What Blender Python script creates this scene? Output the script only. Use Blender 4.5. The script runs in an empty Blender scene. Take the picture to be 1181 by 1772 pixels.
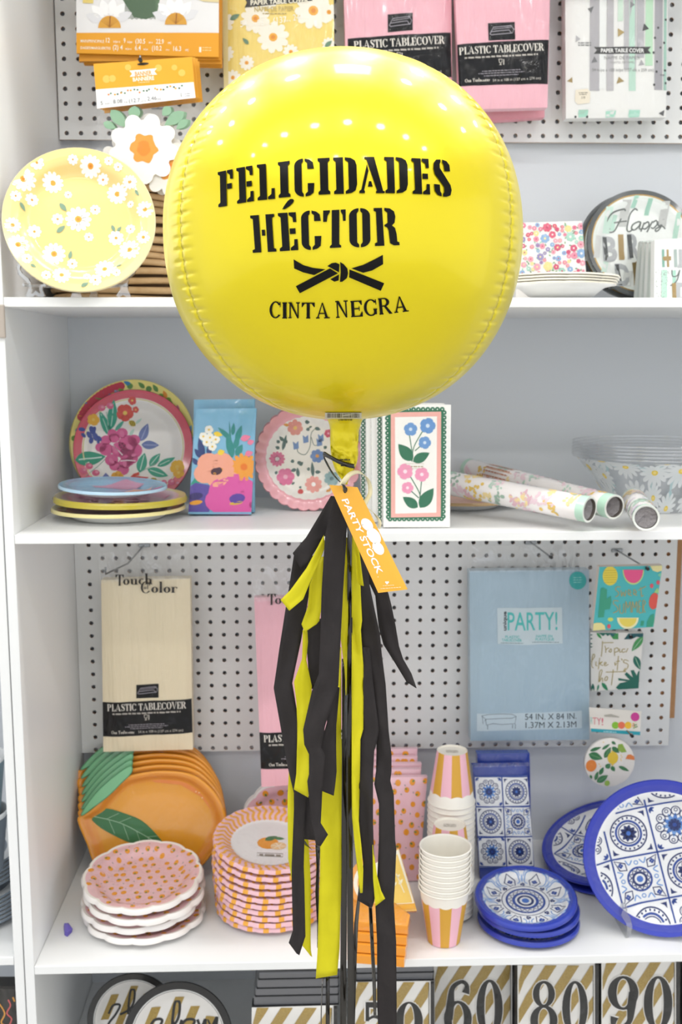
import bpy, bmesh, math, random
from mathutils import Vector, Matrix, noise
from mathutils.geometry import tessellate_polygon
R_ = random.Random(7)
PI = math.pi
S = bpy.context.scene
COL = S.collection
# ------------------------------------------------------------------ camera
FPX, CX, CY = 1828.67, 590.5, 886.0
PITCH, YAW, ROLL = .14468, .03345, -.00085
CAM = Vector((0, -1.77, 1.5))
_cp, _sp, _cy, _sy = math.cos(PITCH), math.sin(PITCH), math.cos(YAW), math.sin(YAW)
FW = Vector((_sy*_cp, _cy*_cp, -_sp)); _r = Vector((_cy, -_sy, 0)); _u = _r.cross(FW)
RT = _r*math.cos(ROLL) + _u*math.sin(ROLL); UP = _u*math.cos(ROLL) - _r*math.sin(ROLL)
cd = bpy.data.cameras.new('camera'); cam = bpy.data.objects.new('camera', cd); COL.objects.link(cam)
cd.sensor_fit = 'VERTICAL'; cd.sensor_height = 36; cd.lens = 36*FPX/1772; cd.clip_start = .02
m3 = Matrix((RT, UP, -FW)).transposed(); cam.matrix_world = Matrix.Translation(CAM) @ m3.to_4x4()
cd.dof.use_dof = True; cd.dof.focus_distance = 1.1; cd.dof.aperture_fstop = 12
S.camera = cam
S.cycles.transparent_max_bounces = 48
# ------------------------------------------------------------------ world, exposure
S.view_settings.view_transform = 'Standard'; S.view_settings.look = 'None'
S.view_settings.exposure = -0.2; S.view_settings.gamma = 1.0; S.view_settings.use_curve_mapping = False
w = bpy.data.worlds.new('store_surroundings'); S.world = w; w.use_nodes = True
w.node_tree.nodes['Background'].inputs[0].default_value = (.93, .96, 1, 1)
w.node_tree.nodes['Background'].inputs[1].default_value = 1.55
P_PANEL, P_SPOT = 7, 5

def area(name, loc, sx, sy, power, rot=(0, 0, 0), col=(1, .98, .95), shape='RECTANGLE', parent=None):
    l = bpy.data.lights.new(name, 'AREA'); l.shape = shape; l.size = sx; l.size_y = sy; l.energy = power; l.color = col
    o = bpy.data.objects.new(name, l); o.location = loc; o.rotation_euler = rot; COL.objects.link(o)
    if parent: o.parent = parent
    return o
# ------------------------------------------------------------------ pixel rays onto real planes
def ray(px, py): return FW + RT*((px-CX)/FPX) - UP*((py-CY)/FPX)
def at(px, py, Y):
    d = ray(px, py); return CAM + d*((Y-CAM.y)/d.y)
def onz(px, py, z):
    d = ray(px, py); return CAM + d*((z-CAM.z)/d.z)
def atp(px, py, p0, n):
    d = ray(px, py); return CAM + d*((p0-CAM).dot(n)/d.dot(n))
def Zm(x0, y0, s): return lambda *p: [(x0+a/s, y0+b/s) for a, b in p]
def zl(x, y0=0): return x
# ------------------------------------------------------------------ materials
def lin(c): return c/12.92 if c <= .04045 else ((c+.055)/1.055)**2.4
def hexc(h): h = h.lstrip('#'); return tuple(lin(int(h[i:i+2], 16)/255) for i in (0, 2, 4)) + (1,)
MC = {}
def newmat(key):
    m = bpy.data.materials.new(key); m.use_nodes = True; MC[key] = m
    return m, m.node_tree.nodes, m.node_tree.links, m.node_tree.nodes['Principled BSDF']
def mat(key):
    """'#rrggbb' printed paper, '#rrggbb|g' glossy print, '|m' matte, '|f' foil"""
    if key in MC: return MC[key]
    h, _, fin = key.partition('|')
    m, N, L, B = newmat(key); B.inputs['Base Color'].default_value = hexc(h)
    B.inputs['Roughness'].default_value = {'': .5, 'g': .22, 'm': .85, 'f': .3}[fin]
    if fin == 'f': B.inputs['Metallic'].default_value = .8
    if fin == 'g': B.inputs['Coat Weight'].default_value = .35; B.inputs['Coat Roughness'].default_value = .08
    t = N.new('ShaderNodeTexNoise'); t.inputs['Scale'].default_value = 60; t.inputs['Detail'].default_value = 2
    b = N.new('ShaderNodeBump'); b.inputs['Strength'].default_value = .06; b.inputs['Distance'].default_value = .002
    L.new(t.outputs['Fac'], b.inputs['Height']); L.new(b.outputs[0], B.inputs['Normal'])
    return m
def special(key, col, rough, metal=0, spec=.5, noise_scale=0, bump=0, dist=.002, coat=0, col2=None, cscale=10, trans=0, stretch=None):
    m, N, L, B = newmat(key); B.inputs['Base Color'].default_value = hexc(col); B.inputs['Roughness'].default_value = rough
    B.inputs['Metallic'].default_value = metal; B.inputs['Specular IOR Level'].default_value = spec; B.inputs['Coat Weight'].default_value = coat
    B.inputs['Coat Roughness'].default_value = .06
    tc = N.new('ShaderNodeTexCoord'); mp = N.new('ShaderNodeMapping'); L.new(tc.outputs['Object'], mp.inputs[0])
    if stretch: mp.inputs['Scale'].default_value = stretch
    if bump:
        t = N.new('ShaderNodeTexNoise'); t.inputs['Scale'].default_value = noise_scale; t.inputs['Detail'].default_value = 4
        b = N.new('ShaderNodeBump'); b.inputs['Strength'].default_value = bump; b.inputs['Distance'].default_value = dist
        L.new(mp.outputs[0], t.inputs[0]); L.new(t.outputs['Fac'], b.inputs['Height']); L.new(b.outputs[0], B.inputs['Normal'])
    if col2:
        t = N.new('ShaderNodeTexNoise'); t.inputs['Scale'].default_value = cscale; t.inputs['Detail'].default_value = 5
        x = N.new('ShaderNodeMix'); x.data_type = 'RGBA'; x.inputs[6].default_value = hexc(col); x.inputs[7].default_value = hexc(col2)
        L.new(mp.outputs[0], t.inputs[0]); L.new(t.outputs['Fac'], x.inputs[0]); L.new(x.outputs[2], B.inputs['Base Color'])
    return m, N, L, B
special('melamine', '#f1f2f2', .42, noise_scale=300, bump=.03)
special('wall_board', '#d9dde2', .5, noise_scale=200, bump=.03)
special('pegboard', '#ecedec', .5, noise_scale=250, bump=.05, col2='#e6e7e6', cscale=8)
special('hardboard', '#c2946a', .8, noise_scale=150, bump=.2, col2='#a87a50', cscale=40)
special('floor_tile', '#c4c1bb', .35, noise_scale=30, bump=.02, col2='#b9b6b0', cscale=3)
special('ceiling_tile', '#eeeeec', .8, noise_scale=120, bump=.1)
special('wire', '#8f9294', .25, metal=1)
special('black_plastic', '#131313', .35)
special('wicker', '#dbbd90', .6, noise_scale=90, bump=.4, col2='#b78f5e', cscale=55)
special('glitter', '#d0b36a', .45, metal=.2, noise_scale=900, bump=.6, dist=.003, col2='#94793a', cscale=420)
special('glitter_dark', '#8d7a3f', .5, metal=.3, noise_scale=900, bump=.6, dist=.003, col2='#6b5a2c', cscale=420)
special('black_tissue', '#2a2627', .75, noise_scale=160, bump=.25, col2='#352f2f', cscale=60)
special('yellow_tissue', '#ece31a', .7, noise_scale=160, bump=.2, col2='#e2d914', cscale=60)
special('black_ribbon', '#17130f', .16, noise_scale=40, bump=.3, coat=.5)
special('vinyl', '#08080d', .3, spec=.15)
special('cream_plastic', '#f7e9c8', .45, noise_scale=14, bump=.5, dist=.012, stretch=(3, 1, .35), coat=.2)
special('pink_plastic', '#f4b9c6', .45, noise_scale=14, bump=.5, dist=.012, stretch=(3, 1, .35), coat=.2)
special('blue_plastic', '#adc6d6', .4, noise_scale=10, bump=.5, dist=.014, stretch=(2.5, 1, .5), coat=.25)
special('yellow_paper', '#f6dc78', .5, noise_scale=14, bump=.4, dist=.01, stretch=(3, 1, .4), coat=.3)
for k in ('black_tissue', 'yellow_tissue'):
    m = MC[k]; N = m.node_tree.nodes; L = m.node_tree.links; B = N['Principled BSDF']
    t = N.new('ShaderNodeBsdfTranslucent'); mx = N.new('ShaderNodeMixShader'); mx.inputs[0].default_value = .25
    src = B.inputs['Base Color'].links[0].from_socket; L.new(src, t.inputs[0])
    L.new(B.outputs[0], mx.inputs[1]); L.new(t.outputs[0], mx.inputs[2]); L.new(mx.outputs[0], N['Material Output'].inputs[0])
def filmmat(key, base, fres, rough, scale, bump, tint=(1, 1, 1, 1), stretch=(1, 1, 1)):
    m, N, L, B = newmat(key); N.remove(B)
    t = N.new('ShaderNodeBsdfTransparent'); t.inputs[0].default_value = tint
    g = N.new('ShaderNodeBsdfGlossy'); g.inputs['Roughness'].default_value = rough
    lw = N.new('ShaderNodeLayerWeight'); lw.inputs[0].default_value = .35
    ma = N.new('ShaderNodeMath'); ma.operation = 'MULTIPLY_ADD'; ma.inputs[1].default_value = fres; ma.inputs[2].default_value = base; ma.use_clamp = True
    mx = N.new('ShaderNodeMixShader'); tc = N.new('ShaderNodeTexCoord'); nz = N.new('ShaderNodeTexNoise'); nz.inputs['Scale'].default_value = scale
    nz.inputs['Detail'].default_value = 3; nz.inputs['Distortion'].default_value = 1.2
    b = N.new('ShaderNodeBump'); b.inputs['Strength'].default_value = bump; b.inputs['Distance'].default_value = .02
    mp = N.new('ShaderNodeMapping'); mp.inputs['Scale'].default_value = stretch; L.new(tc.outputs['Object'], mp.inputs[0]); L.new(mp.outputs[0], nz.inputs[0]); L.new(nz.outputs['Fac'], b.inputs['Height']); L.new(b.outputs[0], g.inputs['Normal'])
    L.new(lw.outputs['Facing'], ma.inputs[0]); L.new(ma.outputs[0], mx.inputs[0]); L.new(t.outputs[0], mx.inputs[1]); L.new(g.outputs[0], mx.inputs[2])
    L.new(mx.outputs[0], N['Material Output'].inputs[0]); return m
filmmat('film', .014, .25, .16, 12, .6, stretch=(2.2, 2.2, .9)); filmmat('film_loose', .13, .4, .2, 12, .6, stretch=(2.2, 2.2, .9))
filmmat('acrylic', .22, .75, .08, 5, .0, (.98, .99, .99, 1))
filmmat('clear_bowl', .03, .2, .08, 5, .0, (.995, .997, 1, 1)); filmmat('clear_rim', .22, .4, .15, 5, 0)
filmmat('frost_white', .55, .3, .5, 50, .1)
# the balloon's foil
m, N, L, B = newmat('balloon_foil')
B.inputs['Base Color'].default_value = hexc('#e8d400'); B.inputs['Metallic'].default_value = .42; B.inputs['Roughness'].default_value = .34
B.inputs['Coat Weight'].default_value = .3; B.inputs['Coat Roughness'].default_value = .07; B.inputs['Coat IOR'].default_value = 1.5
nz = N.new('ShaderNodeTexNoise'); nz.inputs['Scale'].default_value = 9; bp = N.new('ShaderNodeBump'); bp.inputs['Strength'].default_value = .05
bp.inputs['Distance'].default_value = .02; L.new(nz.outputs['Fac'], bp.inputs['Height']); L.new(bp.outputs[0], B.inputs['Normal'])
def emis(key, col, s):
    m, N, L, B = newmat(key); B.inputs['Emission Color'].default_value = col; B.inputs['Emission Strength'].default_value = s; return m
emis('lamp_face', (1, .98, .95, 1), 6)
# ------------------------------------------------------------------ mesh building
class MB:
    def __init__(s): s.v = []; s.f = []; s.m = []; s.sm = []; s.k = []
    def mi(s, k):
        if k not in s.k: s.k.append(k)
        return s.k.index(k)
    def face(s, pts, k, smooth=False):
        b = len(s.v); s.v += [tuple(p) for p in pts]; s.f.append(tuple(range(b, b+len(pts)))); s.m.append(s.mi(k)); s.sm.append(smooth)
    def grid(s, G, k, smooth=True, close=False, kf=None):
        b = len(s.v); ny = len(G); nx = len(G[0])
        for r in G: s.v += [tuple(p) for p in r]
        for j in range(ny-1):
            for i in range(nx if close else nx-1):
                i2 = (i+1) % nx
                s.f.append((b+j*nx+i, b+j*nx+i2, b+(j+1)*nx+i2, b+(j+1)*nx+i)); s.m.append(s.mi(kf(i, j) if kf else k)); s.sm.append(smooth)
    def box(s, a, c, k, bev=0):
        (x0, y0, z0), (x1, y1, z1) = a, c
        if bev:
            bm = bmesh.new(); bmesh.ops.create_cube(bm, size=1)
            for v in bm.verts: v.co = Vector(((x0+x1)/2+v.co.x*(x1-x0), (y0+y1)/2+v.co.y*(y1-y0), (z0+z1)/2+v.co.z*(z1-z0)))
            bmesh.ops.bevel(bm, geom=bm.edges[:], offset=bev, segments=2, profile=.5, affect='EDGES'); s.add_bm(bm, k); return
        p = [Vector((x, y, z)) for z in (z0, z1) for y in (y0, y1) for x in (x0, x1)]
        for q in ((0, 2, 3, 1), (4, 5, 7, 6), (0, 1, 5, 4), (2, 6, 7, 3), (0, 4, 6, 2), (1, 3, 7, 5)): s.face([p[i] for i in q], k)
    def add_bm(s, bm, k, smooth=False, M=None):
        b = len(s.v); bm.verts.index_update()
        for v in bm.verts: s.v.append(tuple(M @ v.co if M else v.co))
        for f in bm.faces: s.f.append(tuple(b+v.index for v in f.verts)); s.m.append(s.mi(k)); s.sm.append(smooth)
        bm.free()
    def tube(s, pts, r, k, n=8, cap=True):
        pts = [Vector(p) for p in pts]; G = []; prev = None
        for i, p in enumerate(pts):
            t = (pts[min(i+1, len(pts)-1)]-pts[max(i-1, 0)]).normalized()
            if prev is None: prev = t.orthogonal().normalized()
            a = (prev - t*prev.dot(t)).normalized(); b = t.cross(a); prev = a
            rr = r[i] if isinstance(r, (list, tuple)) else r
            G.append([p+(a*math.cos(2*PI*j/n)+b*math.sin(2*PI*j/n))*rr for j in range(n)])
        s.grid(G, k, True, True)
        if cap: s.face(G[0][::-1], k); s.face(G[-1], k)
    def prism(s, outline, vec, k, kside=None, smooth=False):
        o = [Vector(p) for p in outline]; q = [p+vec for p in o]
        for t in tessellate_polygon([o]): s.face([o[i] for i in t], k); s.face([q[i] for i in t], kside or k)
        for i in range(len(o)): j = (i+1) % len(o); s.face([o[i], o[j], q[j], q[i]], kside or k, smooth)
    def art(s, A, fn, cut=None):
        bm = bmesh.new(); ml = bm.faces.layers.int.new('m'); ll = bm.faces.layers.float.new('l')
        for k, loops, lay in A.p:
            flat = [p for l in loops for p in l]
            if len(flat) < 3: continue
            vs = [bm.verts.new((x, y, 0)) for x, y in flat]
            for t in tessellate_polygon([[Vector((x, y, 0)) for x, y in l] for l in loops]):
                if len(set(t)) < 3: continue
                try: f = bm.faces.new([vs[i] for i in t])
                except ValueError: continue
                f[ml] = s.mi(k); f[ll] = lay
        if cut and bm.verts:
            xs = [v.co.x for v in bm.verts]; ys = [v.co.y for v in bm.verts]
            for ax, lo, hi in ((0, min(xs), max(xs)), (1, min(ys), max(ys))):
                q = math.floor(lo/cut)*cut
                while q < hi:
                    no = (1, 0, 0) if ax == 0 else (0, 1, 0); co = (q, 0, 0) if ax == 0 else (0, q, 0)
                    bmesh.ops.bisect_plane(bm, geom=bm.verts[:]+bm.edges[:]+bm.faces[:], plane_co=co, plane_no=no, dist=1e-7); q += cut
        bm.verts.index_update(); D = {}
        for f in bm.faces:
            ids = []
            for v in f.verts:
                kk = (v.index, f[ll])
                if kk not in D: D[kk] = len(s.v); s.v.append(tuple(fn(v.co.x, v.co.y, f[ll])))
                ids.append(D[kk])
            s.f.append(tuple(ids)); s.m.append(f[ml]); s.sm.append(bool(cut))
        bm.free()
    def build(s, name, parent=None, origin=None, **tags):
        me = bpy.data.meshes.new(name); o0 = Vector(origin) if origin is not None else (parent.location.copy() if parent else Vector((0, 0, 0)))
        me.from_pydata([tuple(Vector(v)-o0) for v in s.v], [], s.f)
        for k in s.k: me.materials.append(MC[k] if k in MC else mat(k))
        me.polygons.foreach_set('material_index', s.m); me.polygons.foreach_set('use_smooth', s.sm); me.update()
        o = bpy.data.objects.new(name, me); COL.objects.link(o)
        if parent: o.parent = parent
        elif origin is not None: o.location = o0
        for k, v in tags.items(): o[k] = v
        return o
def thing(name, label, cat, loc, group=None):
    o = bpy.data.objects.new(name, None); o.empty_display_size = .02; COL.objects.link(o); o.location = loc; o['label'] = label; o['category'] = cat
    if group: o['group'] = group
    return o
def rest(o, z):
    """set a thing down so that its lowest point just touches the surface at height z"""
    M = o.matrix_world if o.type == 'MESH' else Matrix.Translation(o.location); lo = 9e9
    for q in ([o] if o.type == 'MESH' else []) + [c for c in o.children if c.name[:5] != 'clear' or o.type != 'MESH']:
        for v in q.data.vertices: lo = min(lo, (M @ v.co).z)
    d = z+.0004-lo
    if o.type == 'MESH': o.matrix_world = Matrix.Translation((0, 0, d)) @ M
    else: o.location.z += d
    return d
def ypx(z, Y):
    a, b = -400, 2600
    for _ in range(40):
        m_ = (a+b)/2
        if at(590, m_, Y).z > z: a = m_
        else: b = m_
    return a
def tag(o, label, cat, group=None):
    o['label'] = label; o['category'] = cat
    if group: o['group'] = group
    return o
def dup(o, label, M=None, loc=None):
    c = o.copy(); COL.objects.link(c); c['label'] = label
    for ch in o.children:
        d = ch.copy(); COL.objects.link(d); d.parent = c
        for g in ch.children:
            e = g.copy(); COL.objects.link(e); e.parent = d
    if M is not None: c.matrix_world = M
    if loc is not None: c.location = loc
    return c
def frame(c, n, up=(0, 0, 1), spin=0):
    n = Vector(n).normalized(); x = Vector(up).cross(n).normalized(); y = n.cross(x)
    return Matrix.Translation(c) @ Matrix((x, y, n)).transposed().to_4x4() @ Matrix.Rotation(spin, 4, 'Z')
ORD = ['topmost', 'second from the top', 'third from the top', 'fourth from the top', 'fifth from the top', 'sixth from the top', 'seventh from the top', 'eighth from the top', 'ninth from the top', 'tenth from the top', 'eleventh from the top', 'twelfth from the top', 'thirteenth from the top', 'fourteenth from the top', 'fifteenth from the top', 'sixteenth from the top', 'seventeenth from the top', 'eighteenth from the top', 'nineteenth from the top', 'twentieth from the top']
# ------------------------------------------------------------------ flat artwork
class Art:
    def __init__(s): s.p = []; s.l = 1
    def up(s, n=1): s.l += n; return s
    def poly(s, pts, k, holes=()): s.p.append((k, [list(pts)]+[list(h) for h in holes], s.l)); return s
    def rect(s, x0, y0, x1, y1, k): return s.poly([(x0, y0), (x1, y0), (x1, y1), (x0, y1)], k)
    def ell(s, x, y, rx, ry, k, rot=0, n=20):
        c, d = math.cos(rot), math.sin(rot)
        return s.poly([(x+rx*math.cos(t)*c-ry*math.sin(t)*d, y+rx*math.cos(t)*d+ry*math.sin(t)*c) for t in (2*PI*i/n for i in range(n))], k)
    def ring(s, x, y, r, w, k, n=36, ry=None):
        ry = ry or r
        for i in range(n):
            a, b = 2*PI*i/n, 2*PI*(i+1)/n
            s.poly([(x+r*math.cos(a), y+ry*math.sin(a)), (x+r*math.cos(b), y+ry*math.sin(b)), (x+(r-w)*math.cos(b), y+(ry-w)*math.sin(b)), (x+(r-w)*math.cos(a), y+(ry-w)*math.sin(a))], k)
        return s
    def line(s, pts, wd, k, close=False):
        pts = [Vector(p) for p in pts]; n = len(pts); L = []
        for i, p in enumerate(pts):
            a = pts[(i-1) % n] if close or i > 0 else p; b = pts[(i+1) % n] if close or i < n-1 else p
            t = (b-a); t = t.normalized() if t.length > 1e-9 else Vector((1, 0))
            h = (wd[i] if isinstance(wd, (list, tuple)) else wd)/2; nn = Vector((-t.y, t.x))*h; L.append((p+nn, p-nn))
        for i in range(n if close else n-1):
            j = (i+1) % n; s.poly([tuple(L[i][0]), tuple(L[j][0]), tuple(L[j][1]), tuple(L[i][1])], k)
        return s
    def curve(s, pts, wd, k, sub=5, close=False): return s.line(spl(pts, sub, close), wd, k, close)
    def leaf(s, x0, y0, x1, y1, wd, k, vein=None, bend=0):
        a = Vector((x0, y0)); b = Vector((x1, y1)); d = b-a; nn = Vector((-d.y, d.x)).normalized(); P = []; n = 8
        ax = [a+d*(i/n)+nn*(bend*math.sin(PI*i/n)) for i in range(n+1)]; hw = [wd/2*math.sin(PI*(i/n)**.8)**.9 if 0 < i < n else 0 for i in range(n+1)]
        P = [tuple(ax[i]+nn*hw[i]) for i in range(n+1)]+[tuple(ax[i]-nn*hw[i]) for i in range(n-1, 0, -1)]
        s.poly(P, k)
        if vein: s.up(); s.line([tuple(ax[1]), tuple(ax[n//2]), tuple(ax[n-1])], wd*.09, vein); s.l -= 1
        return s
    def flower(s, x, y, r, n, k, kc=None, rot=0, fat=1., cr=.25, sy=1.):
        for i in range(n):
            t = rot+2*PI*i/n; pr = r*PI/n*fat*.62
            c, d = math.cos(t), math.sin(t)
            P = []
            for j in range(10):
                a = 2*PI*j/10; u = r*.56+r*.46*math.cos(a); v = pr*math.sin(a)*(1+.35*math.cos(a)); P.append((x+u*c-v*d, y+(u*d+v*c)*sy))
            s.poly(P, k)
        if kc: s.up(); s.ell(x, y, r*cr, r*cr*sy, kc, n=10); s.l -= 1
        return s
    def sans(s, t, x, y, h, k, width=None, rot=0, shear=0, bold=0, align='l', sy=-1):
        T, wd = font_tris(t, bold); sc = h/.70; sx = (width/wd) if width else sc
        c, d = math.cos(rot), math.sin(rot); ox = {'l': 0, 'c': -wd*sx/2, 'r': -wd*sx}[align]
        for tri in T:
            P = []
            for a, b in tri: u = a*sx+ox+b*sc*shear; v = b*sc*sy; P.append((x+u*c-v*d, y+u*d+v*c))
            s.poly(P, k)
        return s
    def serif(s, t, x, y, h, k, width=None, rot=0, st=.17, th=.05, sf=.05, sy=-1, halo=None, hw=0, gap=.06):
        cur = 0; Q = []
        for ch in t:
            if ch == ' ': cur += .32; continue
            P, wd = glyph(ch, st, th, sf); Q += [[(cur+a, b) for a, b in p] for p in P]; cur += wd+gap
        sx = width/(cur-gap) if width else h; c, d = math.cos(rot), math.sin(rot)
        for p in Q:
            pp = [(x+a*sx*c-b*h*sy*d, y+a*sx*d+b*h*sy*c) for a, b in p]
            if halo: s.line(pp, hw, halo, True); s.up(); s.poly(pp, k); s.l -= 1
            else: s.poly(pp, k)
        return s
    def tiny(s, x0, x1, y, h, k, rot=0, seed=1):
        r = random.Random(seed); x = x0
        while x < x1:
            wl = min(r.uniform(.8, 3.2)*h, x1-x); dy = (x-x0)*math.tan(rot); s.rect(x, y+dy-h*.5, x+wl, y+dy+h*.25, k); x += wl+h*.5
        return s
def spl(pts, sub=5, close=False):
    n = len(pts); out = []
    for i in range(n if close else n-1):
        p = [pts[(i+j) % n] if close else pts[min(max(i+j, 0), n-1)] for j in (-1, 0, 1, 2)]
        for q in range(sub):
            t = q/sub
            out.append(tuple(.5*(2*p[1][a]+(p[2][a]-p[0][a])*t+(2*p[0][a]-5*p[1][a]+4*p[2][a]-p[3][a])*t*t+(3*p[1][a]-p[0][a]-3*p[2][a]+p[3][a])*t**3) for a in range(len(p[1]))))
    if not close: out.append(tuple(pts[-1]))
    return out
FT = {}
def font_tris(t, bold=0):
    if (t, bold) in FT: return FT[(t, bold)]
    c = bpy.data.curves.new('lettering', 'FONT'); c.body = t; c.size = 1; c.offset = bold; c.resolution_u = 3
    o = bpy.data.objects.new('lettering', c); me = bpy.data.meshes.new_from_object(o)
    me.calc_loop_triangles(); V = [(v.co.x, v.co.y) for v in me.vertices]
    T = [[V[i] for i in q.vertices] for q in me.loop_triangles]; x0 = min((v[0] for v in V), default=0); x1 = max((v[0] for v in V), default=1)
    T = [[(a-x0, b) for a, b in q] for q in T]
    bpy.data.objects.remove(o); bpy.data.curves.remove(c); bpy.data.meshes.remove(me)
    FT[(t, bold)] = (T, x1-x0); return FT[(t, bold)]
def arcr(cx, cy, rx, ry, irx, iry, a0, a1, n=14, icx=None):
    a0, a1 = math.radians(a0), math.radians(a1); icx = cx if icx is None else icx
    A = [a0+(a1-a0)*i/n for i in range(n+1)]
    return [[(cx+rx*math.cos(A[i]), cy+ry*math.sin(A[i])), (cx+rx*math.cos(A[i+1]), cy+ry*math.sin(A[i+1])), (icx+irx*math.cos(A[i+1]), cy+iry*math.sin(A[i+1])), (icx+irx*math.cos(A[i]), cy+iry*math.sin(A[i]))] for i in range(n)]
def vw(pts, ws):
    a = Art(); q = spl([(p[0], p[1], w_) for p, w_ in zip(pts, ws)], 5); a.line([(x, y) for x, y, _ in q], [z for _, _, z in q], 'x')
    return [l[0] for _, l, _ in a.p]
def glyph(ch, st, th, sf):
    Rr = lambda x0, y0, x1, y1: [(x0, y0), (x1, y0), (x1, y1), (x0, y1)]
    def V(x, h=1): return [Rr(x, 0, x+st, h), Rr(x-sf, 0, x+st+sf, th), Rr(x-sf, h-th, x+st+sf, h)]
    w0 = sf+st
    if ch == 'I': return V(sf), st+2*sf
    if ch == 'L': return V(sf)+[Rr(w0, 0, .6, th), [(.6, 0), (.6, .3), (.56, .3), (.44, th)]], .6
    if ch in 'EF':
        P = V(sf)+[Rr(w0, 1-th, .6, 1), [(.6, 1), (.6, .72), (.56, .72), (.44, 1-th)], Rr(w0, .5-th/2, .46, .5+th/2), Rr(.43, .36, .47, .64)]
        if ch == 'E': P += [Rr(w0, 0, .62, th), [(.62, 0), (.62, .3), (.58, .3), (.46, th)]]
        return P, .62
    if ch == 'T': return [Rr(.34-st/2, 0, .34+st/2, 1), Rr(.34-st/2-sf, 0, .34+st/2+sf, th), Rr(0, 1-th, .68, 1), [(0, 1), (0, .72), (.04, .72), (.16, 1-th)], [(.68, 1), (.68, .72), (.64, .72), (.52, 1-th)]], .68
    if ch in 'PRB':
        y = .47 if ch != 'B' else .5; cy = (1+y)/2; ry = (1-y)/2; P = V(sf)+arcr(w0+.1, cy, .3, ry, .3-st, ry-th, -90, 90)+[Rr(w0, 1-th, w0+.1, 1), Rr(w0, y, w0+.1, y+th)]
        if ch == 'B': P += arcr(w0+.12, .26, .33, .26, .33-st, .26-th, -90, 90)+[Rr(w0, 0, w0+.12, th)]
        if ch == 'R': P += [[(w0+.05, y+th), (w0+.05+st*.9, y+th), (w0+.52, 0), (w0+.52-st*1.1, 0)]]
        return P, w0+.45+(.08 if ch == 'R' else 0)
    if ch == 'D': return V(sf)+arcr(w0+.08, .5, .44, .5, .44-st, .5-th, -90, 90)+[Rr(w0, 0, w0+.08, th), Rr(w0, 1-th, w0+.08, 1)], w0+.52
    if ch == 'O' or ch == '0':
        rx = .4 if ch == 'O' else .3
        return arcr(rx, .5, rx, .51, rx-st, .51-th, 0, 360, 28), 2*rx
    if ch in 'CG':
        P = arcr(.4, .5, .4, .51, .4-st, .51-th, 38, 322, 22)+[[(.66, .98), (.72, .98), (.72, .66), (.68, .66)]]
        P += [Rr(.72-st, .08, .72, .42), Rr(.72-st-sf, .42-th, .72+sf, .42)] if ch == 'G' else [[(.7, .2), (.73, .2), (.7, .12), (.66, .14)]]
        return P, .74
    if ch == 'S': return vw([(.5, .74), (.44, .9), (.28, .965), (.12, .87), (.14, .68), (.3, .52), (.46, .36), (.46, .14), (.28, .035), (.12, .1), (.05, .28)], [th, th*1.1, th*1.3, st*.6, st*.9, st*1.1, st*.95, st*.6, th*1.3, th*1.1, th])+[Rr(.49, .7, .53, .98), Rr(.02, .02, .06, .3)], .56
    if ch == 'A': return [[(.02, 0), (.02+th*1.3, 0), (.42, 1), (.36, 1)], [(.36, 1), (.42, 1), (.76, 0), (.76-st*1.15, 0)], Rr(.16, .28, .6, .28+th), Rr(-.04, 0, .2, th), Rr(.48, 0, .86, th)], .82
    if ch == 'V': return [[(.02, 1), (.02+st*1.15, 1), (.42, 0), (.36, 0)], [(.36, 0), (.42, 0), (.78, 1), (.78-th*1.3, 1)], Rr(-.05, 1-th, .32, 1), Rr(.6, 1-th, .84, 1)], .8
    if ch == 'N': return [Rr(.08, 0, .08+th*1.3, 1), Rr(.66, 0, .66+th*1.3, 1), [(.06, 1), (.06+st*1.1, 1), (.68+th, 0), (.68+th-st*.6, 0)], Rr(0, 0, .24, th), Rr(0, 1-th, .2, 1), Rr(.56, 1-th, .84, 1)], .82
    if ch == 'H': return V(sf)+[[(a+.48, b) for a, b in p] for p in V(sf)]+[Rr(w0, .5-th/2, .5, .5+th/2)], .48+st+2*sf
    if ch == 'o': return arcr(.25, .26, .25, .27, .25-st, .27-th, 0, 360, 20), .5
    if ch == 'c': return arcr(.25, .26, .25, .27, .25-st, .27-th, 45, 315, 18), .44
    if ch == 'u': return [Rr(.05, .12, .05+st, .52), Rr(.36, 0, .36+st, .52), Rr(0, .52-th, .1, .52), Rr(.3, .52-th, .4, .52), Rr(.4, 0, .42+st+sf, th)]+arcr(.05+st*.5+.13, .13, .13+st*.5, .14, .13-st*.5, .14-th, 180, 320, 8), .5+st*.5
    if ch == 'h': return [Rr(.05, 0, .05+st, 1), Rr(0, 0, .1+st, th), Rr(0, 1-th, .1, 1), Rr(.36, 0, .36+st, .36), Rr(.3, 0, .42+st, th)]+arcr(.05+st*.5+.15, .36, .16+st*.5, .17, .16-st*.5, .17-th, 0, 150, 9), .44+st
    if ch == 'l': return [Rr(.05, 0, .05+st, 1), Rr(0, 0, .1+st, th), Rr(0, 1-th, .1, 1)], .1+st
    if ch == 'r': return [Rr(.05, 0, .05+st, .52), Rr(0, 0, .12+st, th), Rr(0, .52-th, .1, .52)]+arcr(.05+st+.1, .36, .13, .17, .1, .17-th, 30, 160, 7)+[Rr(.2+st, .38, .28+st, .5)], .28+st
    if ch == 'f': return [Rr(.08, 0, .08+st, .8), Rr(0, .48, .26, .48+th)]+arcr(.08+.14, .8, .14, .2, .14-st*.7, .2-th, 20, 180, 8), .3
    if ch == '6': return arcr(.32, .31, .32, .32, .32-st, .32-th, 0, 360, 24)+vw([(.02+st/2, .3), (.06+st/2, .58), (.2, .85), (.4, .965), (.52, .9), (.5, .76)], [st, st*.95, st*.6, th*1.4, th*2, th*3.4]), .64
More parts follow.
